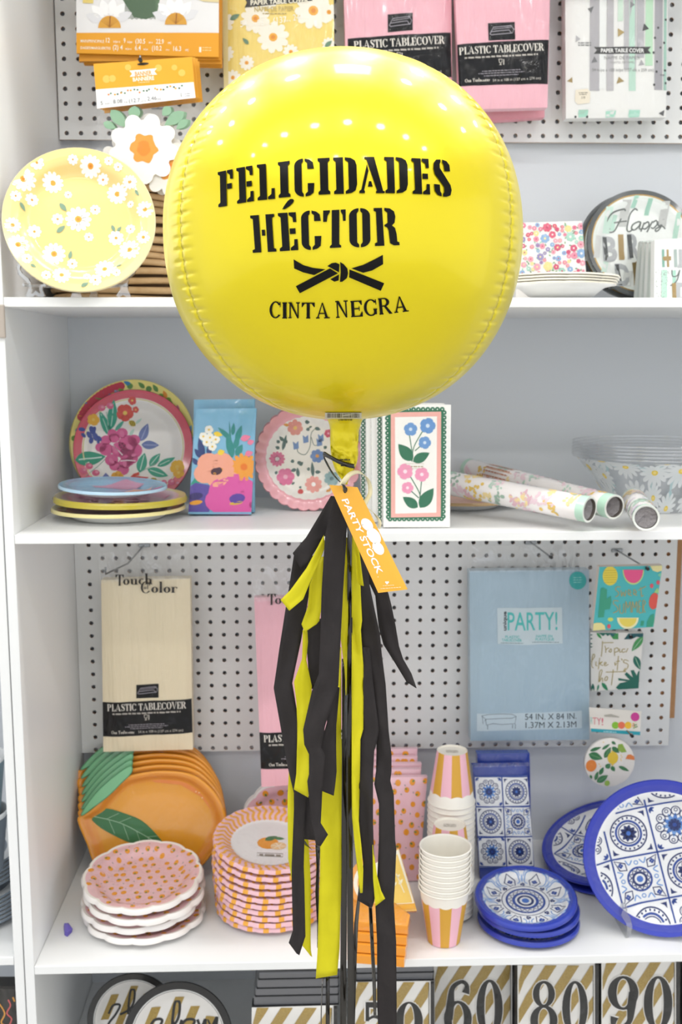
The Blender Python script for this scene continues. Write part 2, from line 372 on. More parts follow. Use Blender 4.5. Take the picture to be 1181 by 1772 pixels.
    if ch == '9': return [[(.64-a, 1-b) for a, b in p] for p in glyph('6', st, th, sf)[0]], .64
    if ch == '8': return arcr(.32, .27, .32, .28, .32-st, .28-th, 0, 360, 24)+arcr(.32, .76, .26, .25, .26-st*.85, .25-th, 0, 360, 22), .64
    if ch == '5': return [Rr(.06, .5, .06+th*1.6, 1), [(.06, 1), (.1, .86), (.4, .84), (.56, 1)]]+vw([(.09, .52), (.24, .62), (.42, .54), (.48, .33), (.4, .1), (.22, .03), (.08, .1), (.1, .22)], [th, th*1.6, st*.7, st, st*.7, th*1.6, th*1.6, th*3]), .6
    return [Rr(.05, 0, .35, .6)], .4
# stencil capitals in a unit square, y up
def _st(xr=.5): return [(0, 0), (xr, 0), (xr, 1), (0, 1), (0, .93), (.14, .88), (.14, .12), (0, .07)]
def ringh(x0, x1, y0, y1, t, side, n=8):
    """half of a heavy O: outer edge rounded, inner edge straight with small brackets"""
    rx = (x1-x0); P = []
    for i in range(n+1): a = PI/2+PI/2*i/n; P.append((x1+(rx)*math.cos(a), y1-.2+.2*math.sin(a)))
    for i in range(n+1): a = PI+PI/2*i/n; P.append((x1+rx*math.cos(a), y0+.2+.2*math.sin(a)))
    P += [(x1, y0+.07), (x0+t, y0+.13), (x0+t, y1-.13), (x1, y1-.07)]
    return P if side == 'l' else [(x0+x1-a, b) for a, b in P]
STEN = {
 'F': [_st(.56), [(.62, 1), (1, 1), (1, .74), (.82, .74), (.8, .86), (.62, .93)], [(.6, .47), (.92, .47), (.92, .62), (.6, .62)]],
 'E': [_st(.54), [(.6, 1), (1, 1), (1, .74), (.82, .74), (.8, .86), (.6, .93)], [(.6, .43), (.92, .43), (.92, .58), (.6, .58)], [(.6, 0), (1, 0), (1, .29), (.82, .29), (.8, .14), (.6, .07)]],
 'L': [_st(.54), [(.6, 0), (1, 0), (1, .3), (.82, .3), (.8, .14), (.6, .07)]],
 'I': [[(0, 0), (1, 0), (1, .07), (.84, .12), (.84, .88), (1, .93), (1, 1), (0, 1), (0, .93), (.16, .88), (.16, .12), (0, .07)]],
 'C': [ringh(0, .45, 0, 1, .37, 'l'), [(.54, 1), (.78, .97), (.95, .9), (1, .73), (.66, .73), (.66, .88), (.54, .93)], [(.54, 0), (.78, .03), (.95, .1), (1, .35), (.66, .35), (.66, .13), (.54, .07)]],
 'O': [ringh(0, .46, 0, 1, .37, 'l'), ringh(.54, 1, 0, 1, .37, 'r')],
 'D': [[(0, 0), (.42, 0), (.42, 1), (0, 1), (0, .93), (.1, .88), (.1, .12), (0, .07)], [(.5, 0), (.75, .02), (.93, .09), (1, .25), (1, .78), (.93, .91), (.75, .98), (.5, 1), (.5, .93), (.64, .87), (.64, .13), (.5, .07)]],
 'A': [[(.2, 1), (.58, 1), (.94, .06), (1, .05), (1, 0), (.66, 0), (.66, .05), (.7, .07), (.28, .93), (.2, .95)], [(0, 0), (.22, 0), (.22, .06), (.19, .08), (.36, .62), (.3, .8), (.08, .1), (0, .06)], [(.34, .18), (.53, .18), (.47, .33), (.38, .33)]],
 'S': [[(0, .75), (.03, .9), (.18, .99), (.44, 1), (.44, .93), (.38, .88), (.38, .77), (.95, .32), (1, .18), (.92, .04), (.72, 0), (.5, 0), (.5, .07), (.58, .12), (.58, .26), (.06, .6)], [(.54, 1), (.8, .96), (.96, .86), (.98, .69), (.65, .69), (.62, .86), (.54, .92)], [(.42, 0), (.2, .04), (.04, .14), (0, .33), (.34, .32), (.35, .14), (.42, .08)]],
 'H': [[(0, 0), (.36, 0), (.36, 1), (0, 1), (0, .93), (.1, .9), (.1, .1), (0, .07)], [(.64, 0), (1, 0), (1, .07), (.9, .1), (.9, .9), (1, .93), (1, 1), (.64, 1)], [(.44, .44), (.57, .44), (.57, .6), (.44, .6)]],
 'T': [[(.3, 0), (.8, 0), (.8, .05), (.72, .09), (.72, 1), (.38, 1), (.38, .09), (.3, .05)], [(0, 1), (.3, 1), (.3, .95), (.2, .86), (.16, .7), (0, .7)], [(1, 1), (.78, 1), (.78, .95), (.86, .86), (.88, .7), (1, .7)]],
 'R': [[(0, 0), (.38, 0), (.38, 1), (0, 1), (0, .93), (.1, .9), (.1, .1), (0, .07)], [(.48, 1), (.72, .98), (.9, .9), (.94, .76), (.88, .6), (.76, .53), (.88, .46), (.92, .3), (.92, .1), (1, .08), (1, 0), (.78, 0), (.62, .06), (.6, .4), (.55, .48), (.44, .51), (.44, .55), (.58, .6), (.6, .87), (.48, .93)]],
}
def sten(A, ch, q, k):
    (ax, ay), (bx, by), (cx, cy), (dx, dy) = q  # tl tr br bl
    for p in STEN[ch]:
        A.poly([((1-u)*v*ax+u*v*bx+u*(1-v)*cx+(1-u)*(1-v)*dx, (1-u)*v*ay+u*v*by+u*(1-v)*cy+(1-u)*(1-v)*dy) for u, v in p], k)
# ------------------------------------------------------------------ generic package: front face is a gently pillowed surface on a real plane
def invq(q, x, y):
    u = v = .5
    for _ in range(6):
        (ax, ay), (bx, by), (cx, cy), (dx, dy) = q
        fx = (1-u)*(1-v)*ax+u*(1-v)*bx+u*v*cx+(1-u)*v*dx-x; fy = (1-u)*(1-v)*ay+u*(1-v)*by+u*v*cy+(1-u)*v*dy-y
        xu = (1-v)*(bx-ax)+v*(cx-dx); xv = (1-u)*(dx-ax)+u*(cx-bx); yu = (1-v)*(by-ay)+v*(cy-dy); yv = (1-u)*(dy-ay)+u*(cy-by)
        det = xu*yv-xv*yu
        if abs(det) < 1e-9: break
        u -= (fx*yv-fy*xv)/det; v -= (fy*xu-fx*yu)/det
    return u, v
class Pk:
    def __init__(s, q, Y, tilt=0, bulge=.003, wr=.0006, seed=0, yaw=0):
        s.q = q; s.tilt = math.radians(tilt); mx = (q[2][0]+q[3][0])/2; my = (q[2][1]+q[3][1])/2
        s.p0 = at(mx, my, Y); ya = math.radians(yaw)
        s.n = Vector((math.sin(ya)*math.cos(s.tilt), -math.cos(ya)*math.cos(s.tilt), math.sin(s.tilt))); s.bulge = bulge; s.wr = wr; s.seed = seed
    def pt(s, x, y, off=0, raw=False):
        p = atp(x, y, s.p0, s.n)
        if raw: return p+s.n*off
        u, v = invq(s.q, x, y); u = min(max(u, 0), 1); v = min(max(v, 0), 1)
        e = (1-(2*u-1)**8)*(1-(2*v-1)**10)
        h = s.bulge*e+s.wr*e*noise.noise(Vector((u*6+s.seed*7.3, v*2.2+s.seed, s.seed)))*2
        return p+s.n*(h+off)
    def uv(s, u, v):
        (ax, ay), (bx, by), (cx, cy), (dx, dy) = s.q
        return ((1-u)*(1-v)*ax+u*(1-v)*bx+u*v*cx+(1-u)*v*dx, (1-u)*(1-v)*ay+u*(1-v)*by+u*v*cy+(1-u)*v*dy)
    def body(s, mb, thick, k, kside=None, nx=22, ny=28, kf=None):
        G = [[s.pt(*s.uv(i/nx, j/ny)) for i in range(nx+1)] for j in range(ny+1)]
        mb.grid(G, k, True, kf=kf)
        rim = G[0]+[r[-1] for r in G[1:]]+G[-1][-2::-1]+[r[0] for r in G[-2:0:-1]]
        back = [p-s.n*thick for p in rim]; ks = kside or k
        for i in range(len(rim)): j = (i+1) % len(rim); mb.face([rim[i], back[i], back[j], rim[j]], ks)
        for t in tessellate_polygon([back]): mb.face([back[i] for i in t], ks)
    def film(s, mb, q=None, off=.0026, nx=44, ny=60, amp=.0022, k='film'):
        q = q or s.q; G = []; rd = lambda x, y, z_: 1-2*abs(noise.noise(Vector((x, y, z_))))
        (ax, ay), (bx, by), (cx, cy), (dx, dy) = q
        for j in range(ny+1):
            r = []
            for i in range(nx+1):
                u, v = i/nx, j/ny
                x = (1-u)*(1-v)*ax+u*(1-v)*bx+u*v*cx+(1-u)*v*dx; y = (1-u)*(1-v)*ay+u*(1-v)*by+u*v*cy+(1-u)*v*dy
                e = 1+1.2*max(0, 1-v*7)
                w_ = .6*rd(u*4+s.seed*3.1+v, v*3.2, 2.2+s.seed)+.5*rd(u*9-v*4+s.seed, v*6+u*3, 9.1)+.25*rd(u*19+v*6, v*17, s.seed+.5)
                r.append(s.pt(x, y, off+amp*e*max(0, .55+w_)))
            G.append(r)
        ty = (s.q[0][1]+s.q[1][1])/2-2; yy = [(1-j/ny)*(ay+by)/2+(j/ny)*(cy+dy)/2 for j in range(ny)]
        mb.grid(G, k, True, False, lambda i, j: 'film_loose' if yy[j] < ty else k)
def clipq(A, q):
    """trim printed artwork to the sheet it is printed on"""
    ar = sum(q[i][0]*q[(i+1) % 4][1]-q[(i+1) % 4][0]*q[i][1] for i in range(4)); sg = 1 if ar > 0 else -1; out = []
    for k, loops, l in A.p:
        P = loops[0]
        for i in range(4):
            (x0, y0), (x1, y1) = q[i], q[(i+1) % 4]; sd = lambda p: sg*((x1-x0)*(p[1]-y0)-(y1-y0)*(p[0]-x0)); R = []
            for j in range(len(P)):
                a, b = P[j], P[(j+1) % len(P)]; da, db = sd(a), sd(b)
                if da >= 0: R.append(a)
                if (da >= 0) != (db >= 0): t = da/(da-db); R.append((a[0]+(b[0]-a[0])*t, a[1]+(b[1]-a[1])*t))
            P = R
            if len(P) < 3: break
        if len(P) >= 3: out.append((k, [P]+loops[1:], l))
    A.p = out; return A
def pack(name, label, cat, q, Y, thick, k, art=None, tilt=0, bulge=.003, wr=.0006, seed=0, film=True, fq=None, group=None, kside=None, cut=None, yaw=0, kf=None, famp=.0022, on=None):
    P = Pk(q, Y, tilt, bulge, wr, seed, yaw); root = thing(name, label, cat, P.p0, group)
    mb = MB(); P.body(mb, thick, k, kside, kf=kf)
    if art: clipq(art, q); mb.art(art, lambda x, y, l: P.pt(x, y, .0006+.0002*l), min(cut or 9, 9))
    mb.build('folded_stack', root)
    if film:
        f = MB(); P.film(f, fq, amp=famp); f.build('clear_wrapper', root)
    if on is not None: rest(root, on)
    return root, P
# ------------------------------------------------------------------ plates
def prof(t, depth=.15, flat=.64, mid=.86):
    if t <= flat: return 0
    if t <= mid: x = (t-flat)/(mid-flat); return depth*.82*x*x*(3-2*x)
    return depth*(.82+.18*min(1, (t-mid)/(1-mid)))
def plate_mesh(R, rings, art=None, depth=.15, scal=0, ns=12, seg=72, th=.012, flute=0, kback='#f4f3ef', cut=.16, klip=None, flat=.64, lip=.018, lipf=None):
    """unit-radius plate scaled by R, front along +Z, lying on z=0"""
    mb = MB(); ts = [0, .25, .5, .62, .66, .7, .74, .78, .82, .86, .9, .93, .96, .985, 1]
    ex = sorted(set([round(r[0], 4) for r in rings if r[0] < 1])); ts = sorted(set(ts+ex))
    def sc(th_, t): return 1+scal*(abs(math.cos(ns*th_/2))**.7-.6)*max(0, min(1, (t-.55)/.4)) if scal else 1
    def zf(t, th_): return prof(t, depth, flat)+(flute*math.sin(64*th_)*(t > .87) if flute else 0)
    def P(t, th_, dz=0): s_ = sc(th_, t)*t*R; return Vector((s_*math.cos(th_), s_*math.sin(th_), (zf(t, th_)+th+dz)*R))
    A = [2*PI*i/seg for i in range(seg)]
    G = [[P(t, a) for a in A] for t in ts]
    def kf(i, j):
        t = (ts[j]+ts[j+1])/2
        for r, k in rings:
            if t < r: return k
        return rings[-1][1]
    mb.grid(G, None, True, True, kf)
    rim = [G[-1], [P(1, a)+Vector((math.cos(a), math.sin(a), -1.2))*lip*R*.6 for a in A], [P(1, a)+Vector((math.cos(a), math.sin(a), -3))*lip*R*.6 for a in A]]
    mb.grid(rim, klip or rings[-1][1], True, True, lipf)
    bk = [t for t in ts if t not in (.985,)][::-1]
    mb.grid([rim[-1]]+[[P(t, a, -th) for a in A] for t in bk[1:]], kback, True, True)
    if art:
        art.p = [q for q in art.p if max(math.hypot(*p) for p in q[1][0]) < .999]
        def fn(x, y, l):
            t = math.hypot(x, y); a = math.atan2(y, x); s_ = sc(a, t); return Vector((x*s_*R, y*s_*R, (zf(min(t, 1), a)+th)*R+.00025+.00012*l))
        mb.art(art, fn, cut)
    return mb
def wrapdisc(R, seed, depth=.15, off=.02, amp=.012):
    mb = MB(); G = []
    for j in range(13):
        t = .995*j/12; G.append([Vector((t*R*math.cos(a), t*R*math.sin(a), R*(depth*.9+off+amp*(noise.noise(Vector((t*3*math.cos(a)+seed, t*3*math.sin(a), seed)))+.6*noise.noise(Vector((t*9*math.cos(a)+seed, t*9*math.sin(a), 4))))*(1 if t < .97 else .3)-(.03 if j == 12 else 0)))) for a in (2*PI*i/48 for i in range(48))])
    mb.grid(G, 'film', True, True); return mb
# ================================================================== SETTING
D = .4688; XL = -.49116; XR = 1.06; Z1, Z2, Z3, TH = 1.59856, 1.20611, .42374, .0158; Z4 = .098; ZT = 2.4
def structure(name, mb): o = mb.build(name); o['kind'] = 'structure'; return o
b = MB(); b.box((-5, -6, -.04), (6, 3, 0), 'floor_tile'); structure('floor', b)
b = MB(); b.box((-5, -6, 3.25), (6, 3, 3.3), 'ceiling_tile'); structure('ceiling', b)
b = MB(); b.box((-5, .56, 0), (6, .6, 3.25), 'wall_board'); structure('wall_back', b)
# shop lights: a row of downlights over the aisle, one beyond the unit, bright panels over the shelf edge, an added fill row furthest out
def downlight(x, y, label):
    t = thing('ceiling_light', label, 'ceiling light', (x, y, 3.25), 'round ceiling lights')
    h = MB(); h.tube([(x, y, 3.25), (x, y, 3.215)], [.095, .085], 'melamine', 24); h.build('housing', t)
    f = MB(); f.face([(x+.07*math.cos(2*PI*i/24), y+.07*math.sin(2*PI*i/24), 3.2135) for i in range(24)], 'lamp_face'); f.build('diffuser', t)
    area('lamp', (0, 0, -.04), .13, .13, P_SPOT, shape='DISK', parent=t)
for i in range(8): downlight(-2.0+.52*i, -1.55, 'round white ceiling light in the row over the aisle')
for i in range(8): downlight(-1.85+.52*i, .5, 'round white ceiling light in the row above the shelving')
for i in range(6): downlight(-1.6+.7*i, -2.7, 'round white fill light added in the row furthest out over the aisle')  # unseen row behind the camera, added as frontal fill for the shelf recesses
for i in range(8): downlight(-2.1+.56*i, -.18, 'round white ceiling light in the row right above the shelf front') if i not in (4,) else None
for i in range(1):
    x = .14; y = -.18
    t = thing('panel_light', 'short white ceiling panel light above the shelf front', 'ceiling light', (x, y, 3.25))
    h = MB(); h.box((x-.18, y-.18, 3.22), (x+.18, y+.18, 3.25), 'melamine'); h.build('housing', t)
    f = MB(); f.face([(x-.16, y-.16, 3.2195), (x+.16, y-.16, 3.2195), (x+.16, y+.16, 3.2195), (x-.16, y+.16, 3.2195)], 'lamp_face'); f.build('diffuser', t)
    area('lamp', (0, 0, -.035), 0.3, .3, P_PANEL, parent=t)
# the white shelving unit
unit = thing('shelving_unit', 'white melamine shelving unit full of party tableware behind the balloon', 'shelving', (.28, 0, 0))
def part(name, a, c, k, root, bev=.0012, **t): b = MB(); b.box(a, c, k, bev); return b.build(name, root, **t)
part('side_panel', (XL-.0165, 0, 0), (XL, D, ZT), 'melamine', unit); part('side_panel', (XR, 0, 0), (XR+.0165, D, ZT), 'melamine', unit)
for z in (Z1, Z2, Z3, Z4): part('shelf', (XL+.0004, 0, z-TH), (XR-.0004, D, z), 'melamine', unit)
part('top_board', (XL, 0, ZT-TH), (XR, D, ZT), 'melamine', unit); part('kickboard', (XL, .03, 0), (XR, .045, Z4-TH), 'melamine', unit)
part('back_panel', (XL, D, 0), (XR, D+.006, ZT), 'wall_board', unit, 0)
nb = thing('shelving_unit', 'neighbouring white shelving unit seen as a sliver at the left edge', 'shelving', (-.9, 0, 0))
xa = XL-.0165-.0022; part('side_panel', (xa-.0165, .001, 0), (xa, D, ZT), 'melamine', nb)
ZN = [onz(5, 1656, .0).z, 0]
zn3 = at(5, 1656, .002).z; zn2 = Z2
part('shelf', (-1.5, .001, zn3-TH), (xa-.017, D, zn3), 'melamine', nb); part('shelf', (-1.5, .001, Z2-TH), (xa-.017, D, Z2), 'melamine', nb)
part('shelf', (-1.5, .001, Z4-TH), (xa-.017, D, Z4), 'melamine', nb); part('shelf', (-1.5, .001, Z1-TH), (xa-.017, D, Z1), 'melamine', nb)
part('side_panel', (-1.5165, .001, 0), (-1.5, D, ZT), 'melamine', nb); part('back_panel', (-1.5, D, 0), (xa-.0165, D+.006, ZT), 'wall_board', nb, 0)
# beige metal clip on the panel edge
b = MB(); p0 = at(-6, 527, -.006); p1 = at(9.5, 585, -.006)
b.box((p0.x, -.007, p1.z), (p1.x, .0, p0.z), special('clip_metal', '#b5aaa0', .45)[0].name, .002)
tag(b.build('panel_clip', origin=(p0.x, 0, p1.z)), 'beige metal clip on the panel edge under the top shelf', 'clip')
# pegboards
def pegboard(name, x0, x1, z0, z1, hx, hz, p, r, label):
    yf, t = .4475, .005; b = MB(); nx = int((x1-hx)/p)+1; nz = int((z1-hz)/p)+1
    C = [(-1, -1), (0, -1), (1, -1), (1, 0), (1, 1), (0, 1), (-1, 1), (-1, 0)]; H = [math.radians(225+45*i) for i in range(8)]
    for i in range(nx):
        for j in range(nz):
            cx, cz = hx+i*p, hz+j*p
            if cx+p/2 > x1 or cz+p/2 > z1: continue
            o = [Vector((min(max(cx+a*p/2, x0), x1), yf, min(max(cz+c*p/2, z0), z1))) for a, c in C]; n = [Vector((cx+r*math.cos(h), yf, cz+r*math.sin(h))) for h in H]; q = [v+Vector((0, t, 0)) for v in n]
            for k in range(8): l = (k+1) % 8; b.face([o[k], o[l], n[l], n[k]], 'pegboard'); b.face([n[k], n[l], q[l], q[k]], 'hardboard')
    ex, ez = hx-p/2, hz-p/2; fx = max(hx+p/2+i*p for i in range(nx) if hx+i*p+p/2 <= x1); fz = max(hz+p/2+j*p for j in range(nz) if hz+j*p+p/2 <= z1)
    for a, c, e, f in ((x0, ex, z0, z1), (fx, x1, z0, z1), (max(ex, x0), fx, z0, ez), (max(ex, x0), fx, fz, z1)):
      if c > a and f > e: b.face([(a, yf, e), (c, yf, e), (c, yf, f), (a, yf, f)], 'pegboard')
    for q in ([(x0, yf, z0), (x1, yf, z0), (x1, yf+t, z0), (x0, yf+t, z0)], [(x0, yf, z0), (x0, yf+t, z0), (x0, yf+t, z1), (x0, yf, z1)], [(x1, yf, z0), (x1, yf+t, z0), (x1, yf+t, z1), (x1, yf, z1)]): b.face(q, 'hardboard')
    o = b.build(name, unit); o['label'] = label; return o
PB = .4475
a0 = at(98, 238, PB); h0 = at(137, 226, PB); PT = at(210.7, 226, PB).x-at(137, 226, PB).x; PT = PT/3
hz0 = at(300, 231.5, PB).z
pegboard('pegboard', XL+.0025, XR-.004, hz0-.0125, ZT-TH-.001, at(115.5, 226, PB).x, at(300+0, 231.5, PB).z, PT, .0046, 'upper white pegboard')
a1 = at(142, 1303, PB); a2 = at(1157, 1296, PB)
pegboard('pegboard', a1.x, a2.x, a1.z, Z2-TH-.001, at(166, 1297, PB).x, at(166, 1297, PB).z, PT, .0046, 'lower white pegboard')
q0 = at(1163, 1241, PB+.012); part('batten', (a2.x-.03, PB+.006, q0.z), (a2.x+.013, D-.001, Z2-TH-.001), 'hardboard', unit, 0, label='brown hardboard batten behind the lower pegboard')
# ================================================================== BALLOON
YB = -.57; BC = at(594, 411, YB); RH = .1968; EX = 2.1
RVT = (at(595, 90, YB)-BC).length*.985; RVB = (at(595, 731, YB)-BC).length*.985
def bal(lon, z):
    Rv = RVT if z > 0 else RVB; t = min(1, abs(z)/Rv); r = RH*max(0, 1-t**EX)**(1/EX)
    return r
SEAM = [math.radians(a) for a in (58.5, -58.5, 121.5, -121.5)]
def balp(lon, z, extra=0):
    r = bal(lon, z); dr = 0
    for L0 in SEAM:
        dl = (lon-L0+PI) % (2*PI)-PI; d = dl*r
        if abs(d) < .05:
            w_ = .5+.5*noise.noise(Vector((z*38, L0*3, d*60)))
            ph = PI*z/.0118+1.3*noise.noise(Vector((z*26, L0, 1)))
            dr += -.0016*math.exp(-(d/.0035)**2)-.0019*(.35+w_)*math.exp(-((abs(d)-.006)/.013)**2)*abs(math.cos(ph))**9*min(1, r/.08)
            dr += .0008*math.exp(-(d/.02)**2)
    dr += .0009*noise.noise(Vector((math.sin(lon)*3, math.cos(lon)*3, z*12)))
    rr = r+dr*min(1, r/.05)+extra
    return BC+Vector((rr*math.sin(lon), -rr*math.cos(lon), z))
balloon = thing('foil_balloon', 'large round yellow foil balloon lettered FELICIDADES HÉCTOR and CINTA NEGRA', 'balloon', BC-Vector((0, 0, RVB)))
lons = set(round(math.radians(a), 5) for a in range(-180, 180, 5))
for L0 in SEAM[:2]:
    for k in range(-17, 18): lons.add(round(L0+math.radians(.7*k), 5))
lons = sorted(lons); zs = []
for i in range(441):
    a = -PI/2+PI*i/440; s_ = math.sin(a); zs.append((abs(s_)**(.93))*(1 if s_ > 0 else -1)*(RVT if s_ > 0 else RVB))
b = MB(); b.grid([[balp(l, z) for l in lons] for z in zs], 'balloon_foil', True, True)
mat('#8d8400')
for L0 in SEAM[:2]:      # fine dark weld line along each front seam
    for i in range(18, 422):
        if i % 5 == 0: continue
        b.face([balp(L0-.0022, zs[i], .0006), balp(L0+.0022, zs[i], .0006), balp(L0+.0022, zs[i+1], .0006), balp(L0-.0022, zs[i+1], .0006)], '#8d8400', True)
b.build('balloon_skin', balloon)
def onbal(px, py, off):
    d = ray(px, py).normalized(); t0 = (BC-CAM).dot(d); lo, hi = t0-RH*1.4, t0
    def ins(t):
        p = CAM+d*t-BC; Rv = RVT if p.z > 0 else RVB
        return (math.hypot(p.x, p.y)/RH)**EX+(abs(p.z)/Rv)**EX < 1
    if not ins(hi): hi = t0
    for _ in range(34):
        m_ = (lo+hi)/2
        if ins(m_): hi = m_
        else: lo = m_
    p = CAM+d*hi; n = p-BC; n = Vector((n.x, n.y, n.z)).normalized(); lon = math.atan2(n.x, -n.y)
    return balp(lon, p.z-BC.z)+n*(.0007+off*.0001)
special('black_vinyl_print', '#0b0a09', .25, spec=.18); BK = 'black_vinyl_print'; A = Art()
za = Zm(365, 255, 5.368); zb = Zm(575, 255, 5.368)
for ch, z_, q in (('F', za, ((68, 233), (209, 205), (215, 535), (75, 557))), ('E', za, ((243, 197), (392, 172), (405, 500), (250, 525))), ('L', za, ((433, 165), (588, 148), (600, 478), (440, 495))), ('I', za, ((627, 142), (735, 128), (742, 460), (634, 470))),
                  ('C', za, ((776, 110), (957, 105), (968, 455), (782, 462))), ('I', za, ((993, 105), (1105, 99), (1112, 436), (1003, 441))), ('D', zb, ((10, 97), (225, 93), (235, 430), (20, 435))), ('A', zb, ((253, 92), (487, 92), (487, 427), (253, 427))),
                  ('D', zb, ((482, 93), (695, 95), (703, 430), (495, 427))), ('E', zb, ((733, 103), (892, 110), (908, 440), (747, 433))), ('S', zb, ((936, 112), (1090, 120), (1110, 462), (946, 456))),
                  ('H', za, ((370, 635), (590, 618), (612, 967), (395, 980))), ('E', za, ((625, 612), (790, 602), (815, 953), (645, 965))), ('C', za, ((838, 590), (1020, 585), (1033, 950), (848, 955))),
                  ('T', za, ((1045, 588), (1254, 577), (1254, 928), (1045, 938))), ('O', zb, ((156, 570), (350, 562), (357, 925), (163, 932))), ('R', zb, ((385, 565), (590, 560), (627, 908), (398, 917)))):
    sten(A, ch, z_(*q), BK)
A.poly(za((665, 577), (690, 535), (718, 498), (742, 480), (766, 481), (775, 496), (765, 517), (735, 545), (692, 574)), BK)
zk = Zm(450, 430, 4.374)
for P in ([(257, 82), (330, 125), (400, 145), (497, 157), (412, 200), (330, 180), (261, 150)], [(274, 284), (530, 150), (592, 187), (304, 337)], [(692, 150), (785, 122), (870, 80), (930, 48), (932, 118), (850, 165), (782, 183)],
          [(678, 158), (940, 262), (914, 319), (676, 218)], [(512, 132), (545, 110), (575, 106), (603, 118), (600, 180)], [(608, 102), (635, 118), (662, 150), (668, 185), (660, 222), (625, 250), (606, 252), (612, 180)], [(534, 232), (600, 195), (597, 240), (565, 250)]): A.poly(zk(*P), BK)
for ch, x, y, h, wd, rot in (('C', 74, 524, 126, 84, .03), ('I', 172, 528, 122, 36, 0), ('N', 218, 526, 120, 84, 0), ('T', 318, 528, 120, 98, 0), ('A', 430, 528, 118, 96, -.02), ('N', 578, 524, 128, 92, -.06), ('E', 692, 518, 122, 88, -.06), ('G', 792, 512, 124, 98, -.08), ('R', 905, 500, 124, 100, -.1), ('A', 1022, 486, 120, 100, -.12)):
    (X, Y_), = zk((x, y)); A.serif(ch, X, Y_, h/4.374, BK, width=wd/4.374, rot=rot, st=.16, th=.07, sf=.03)
b = MB(); b.art(A, onbal, 7); b.build('printed_lettering', balloon, label='black FELICIDADES HÉCTOR, CINTA NEGRA and knotted belt print')
A = Art(); A.rect(563, 713, 626, 723.5, '#c9c7b4'); A.up(); x = 567
while x < 622: wd = R_.uniform(.5, 1.8); A.rect(x, 714, x+wd, 721.5, '#20201c'); x += wd+R_.uniform(.5, 1.4)
A.tiny(586, 610, 726, 2, '#5c5610')
b = MB(); b.art(A, onbal, 6); b.build('barcode_strip', balloon, label='white barcode strip at the foot of the balloon')
# neck: flattened crumpled foil tube
rows = [(704, 575, 620, .02), (718, 562, 634, .028), (725, 566, 629, .024), (731, 569, 626, .019), (738, 571, 624, .016), (745, 571.5, 622, .014), (760, 571.5, 621, .013), (773, 572, 620, .012), (785, 573, 620.5, .012), (800, 576, 618.5, .011), (813, 580, 613, .010), (824, 587, 607, .007), (833, 594, 603, .004), (838, 596, 602, .003)]
G = []
for i, (y, xl, xr, d) in enumerate(spl([(a, b_, c, e) for a, b_, c, e in rows], 3)):
    l, r = at(xl, y, YB), at(xr, y, YB); c = (l+r)/2; hw = (r.x-l.x)/2; row = []
    for j in range(28):
        a = 2*PI*j/28; cr = 1+.10*noise.noise(Vector((math.cos(a)*2.2, math.sin(a)*2.2, y*.06)))*(1 if y > 745 else .2)
        row.append(c+Vector((math.cos(a)*hw*(1 if abs(math.cos(a)) > .9 else cr), math.sin(a)*d*cr-(.004*noise.noise(Vector((j*.9, y*.12, 3))) if y > 750 else 0), 0)))
    G.append(row)
b = MB(); b.grid(G, 'balloon_foil', True, True)
PN = Pk([(573, 790), (620, 790), (612, 820), (580, 820)], YB-.0135, 0, 0, 0)
A = Art()
for y, x0, x1 in ((796, 588, 606), (801, 592, 604), (806, 590, 608)): A.tiny(x0, x1, y, 3, '#3a3608', seed=y)
b.art(A, lambda x, y, l: PN.pt(x, y, .0005)); b.build('neck', balloon)
# ------------------------------------------------------------------ tassel of tissue strips
TY = YB
tassel = thing('tissue_tassel', 'black and yellow tissue streamer tassel hanging under the balloon', 'tassel', at(598, 868, TY))
def strip(rows, d, k, name='tissue_strip', wav=.004, seed=0, sub=4, root=tassel, thick=.0004):
    G = []
    for i in range(len(rows)-1):
        for s_ in range(sub if i < len(rows)-2 else sub+1):
            t = s_/sub; a, c = rows[i], rows[i+1]; xl, yl, xr, yr = [a[m]+(c[m]-a[m])*t for m in range(4)]; r = []
            for j in range(6):
                u = j/5; x = xl+(xr-xl)*u; y = yl+(yr-yl)*u
                fold = .5*abs(((y/46+seed*.37) % 1)*2-1)
                dd = d+wav*(noise.noise(Vector((u*1.5+seed*5, y*.018, seed)))*1.6+fold*.5)+.006*(u-.5)*math.sin(y*.012+seed*2)
                r.append(at(x, y, TY+dd))
            G.append(r)
    b = MB(); b.grid(G, k, True); o = b.build(name, root)
    md = o.modifiers.new('thickness', 'SOLIDIFY'); md.thickness = thick; return o
BT, YT = 'black_tissue', 'yellow_tissue'
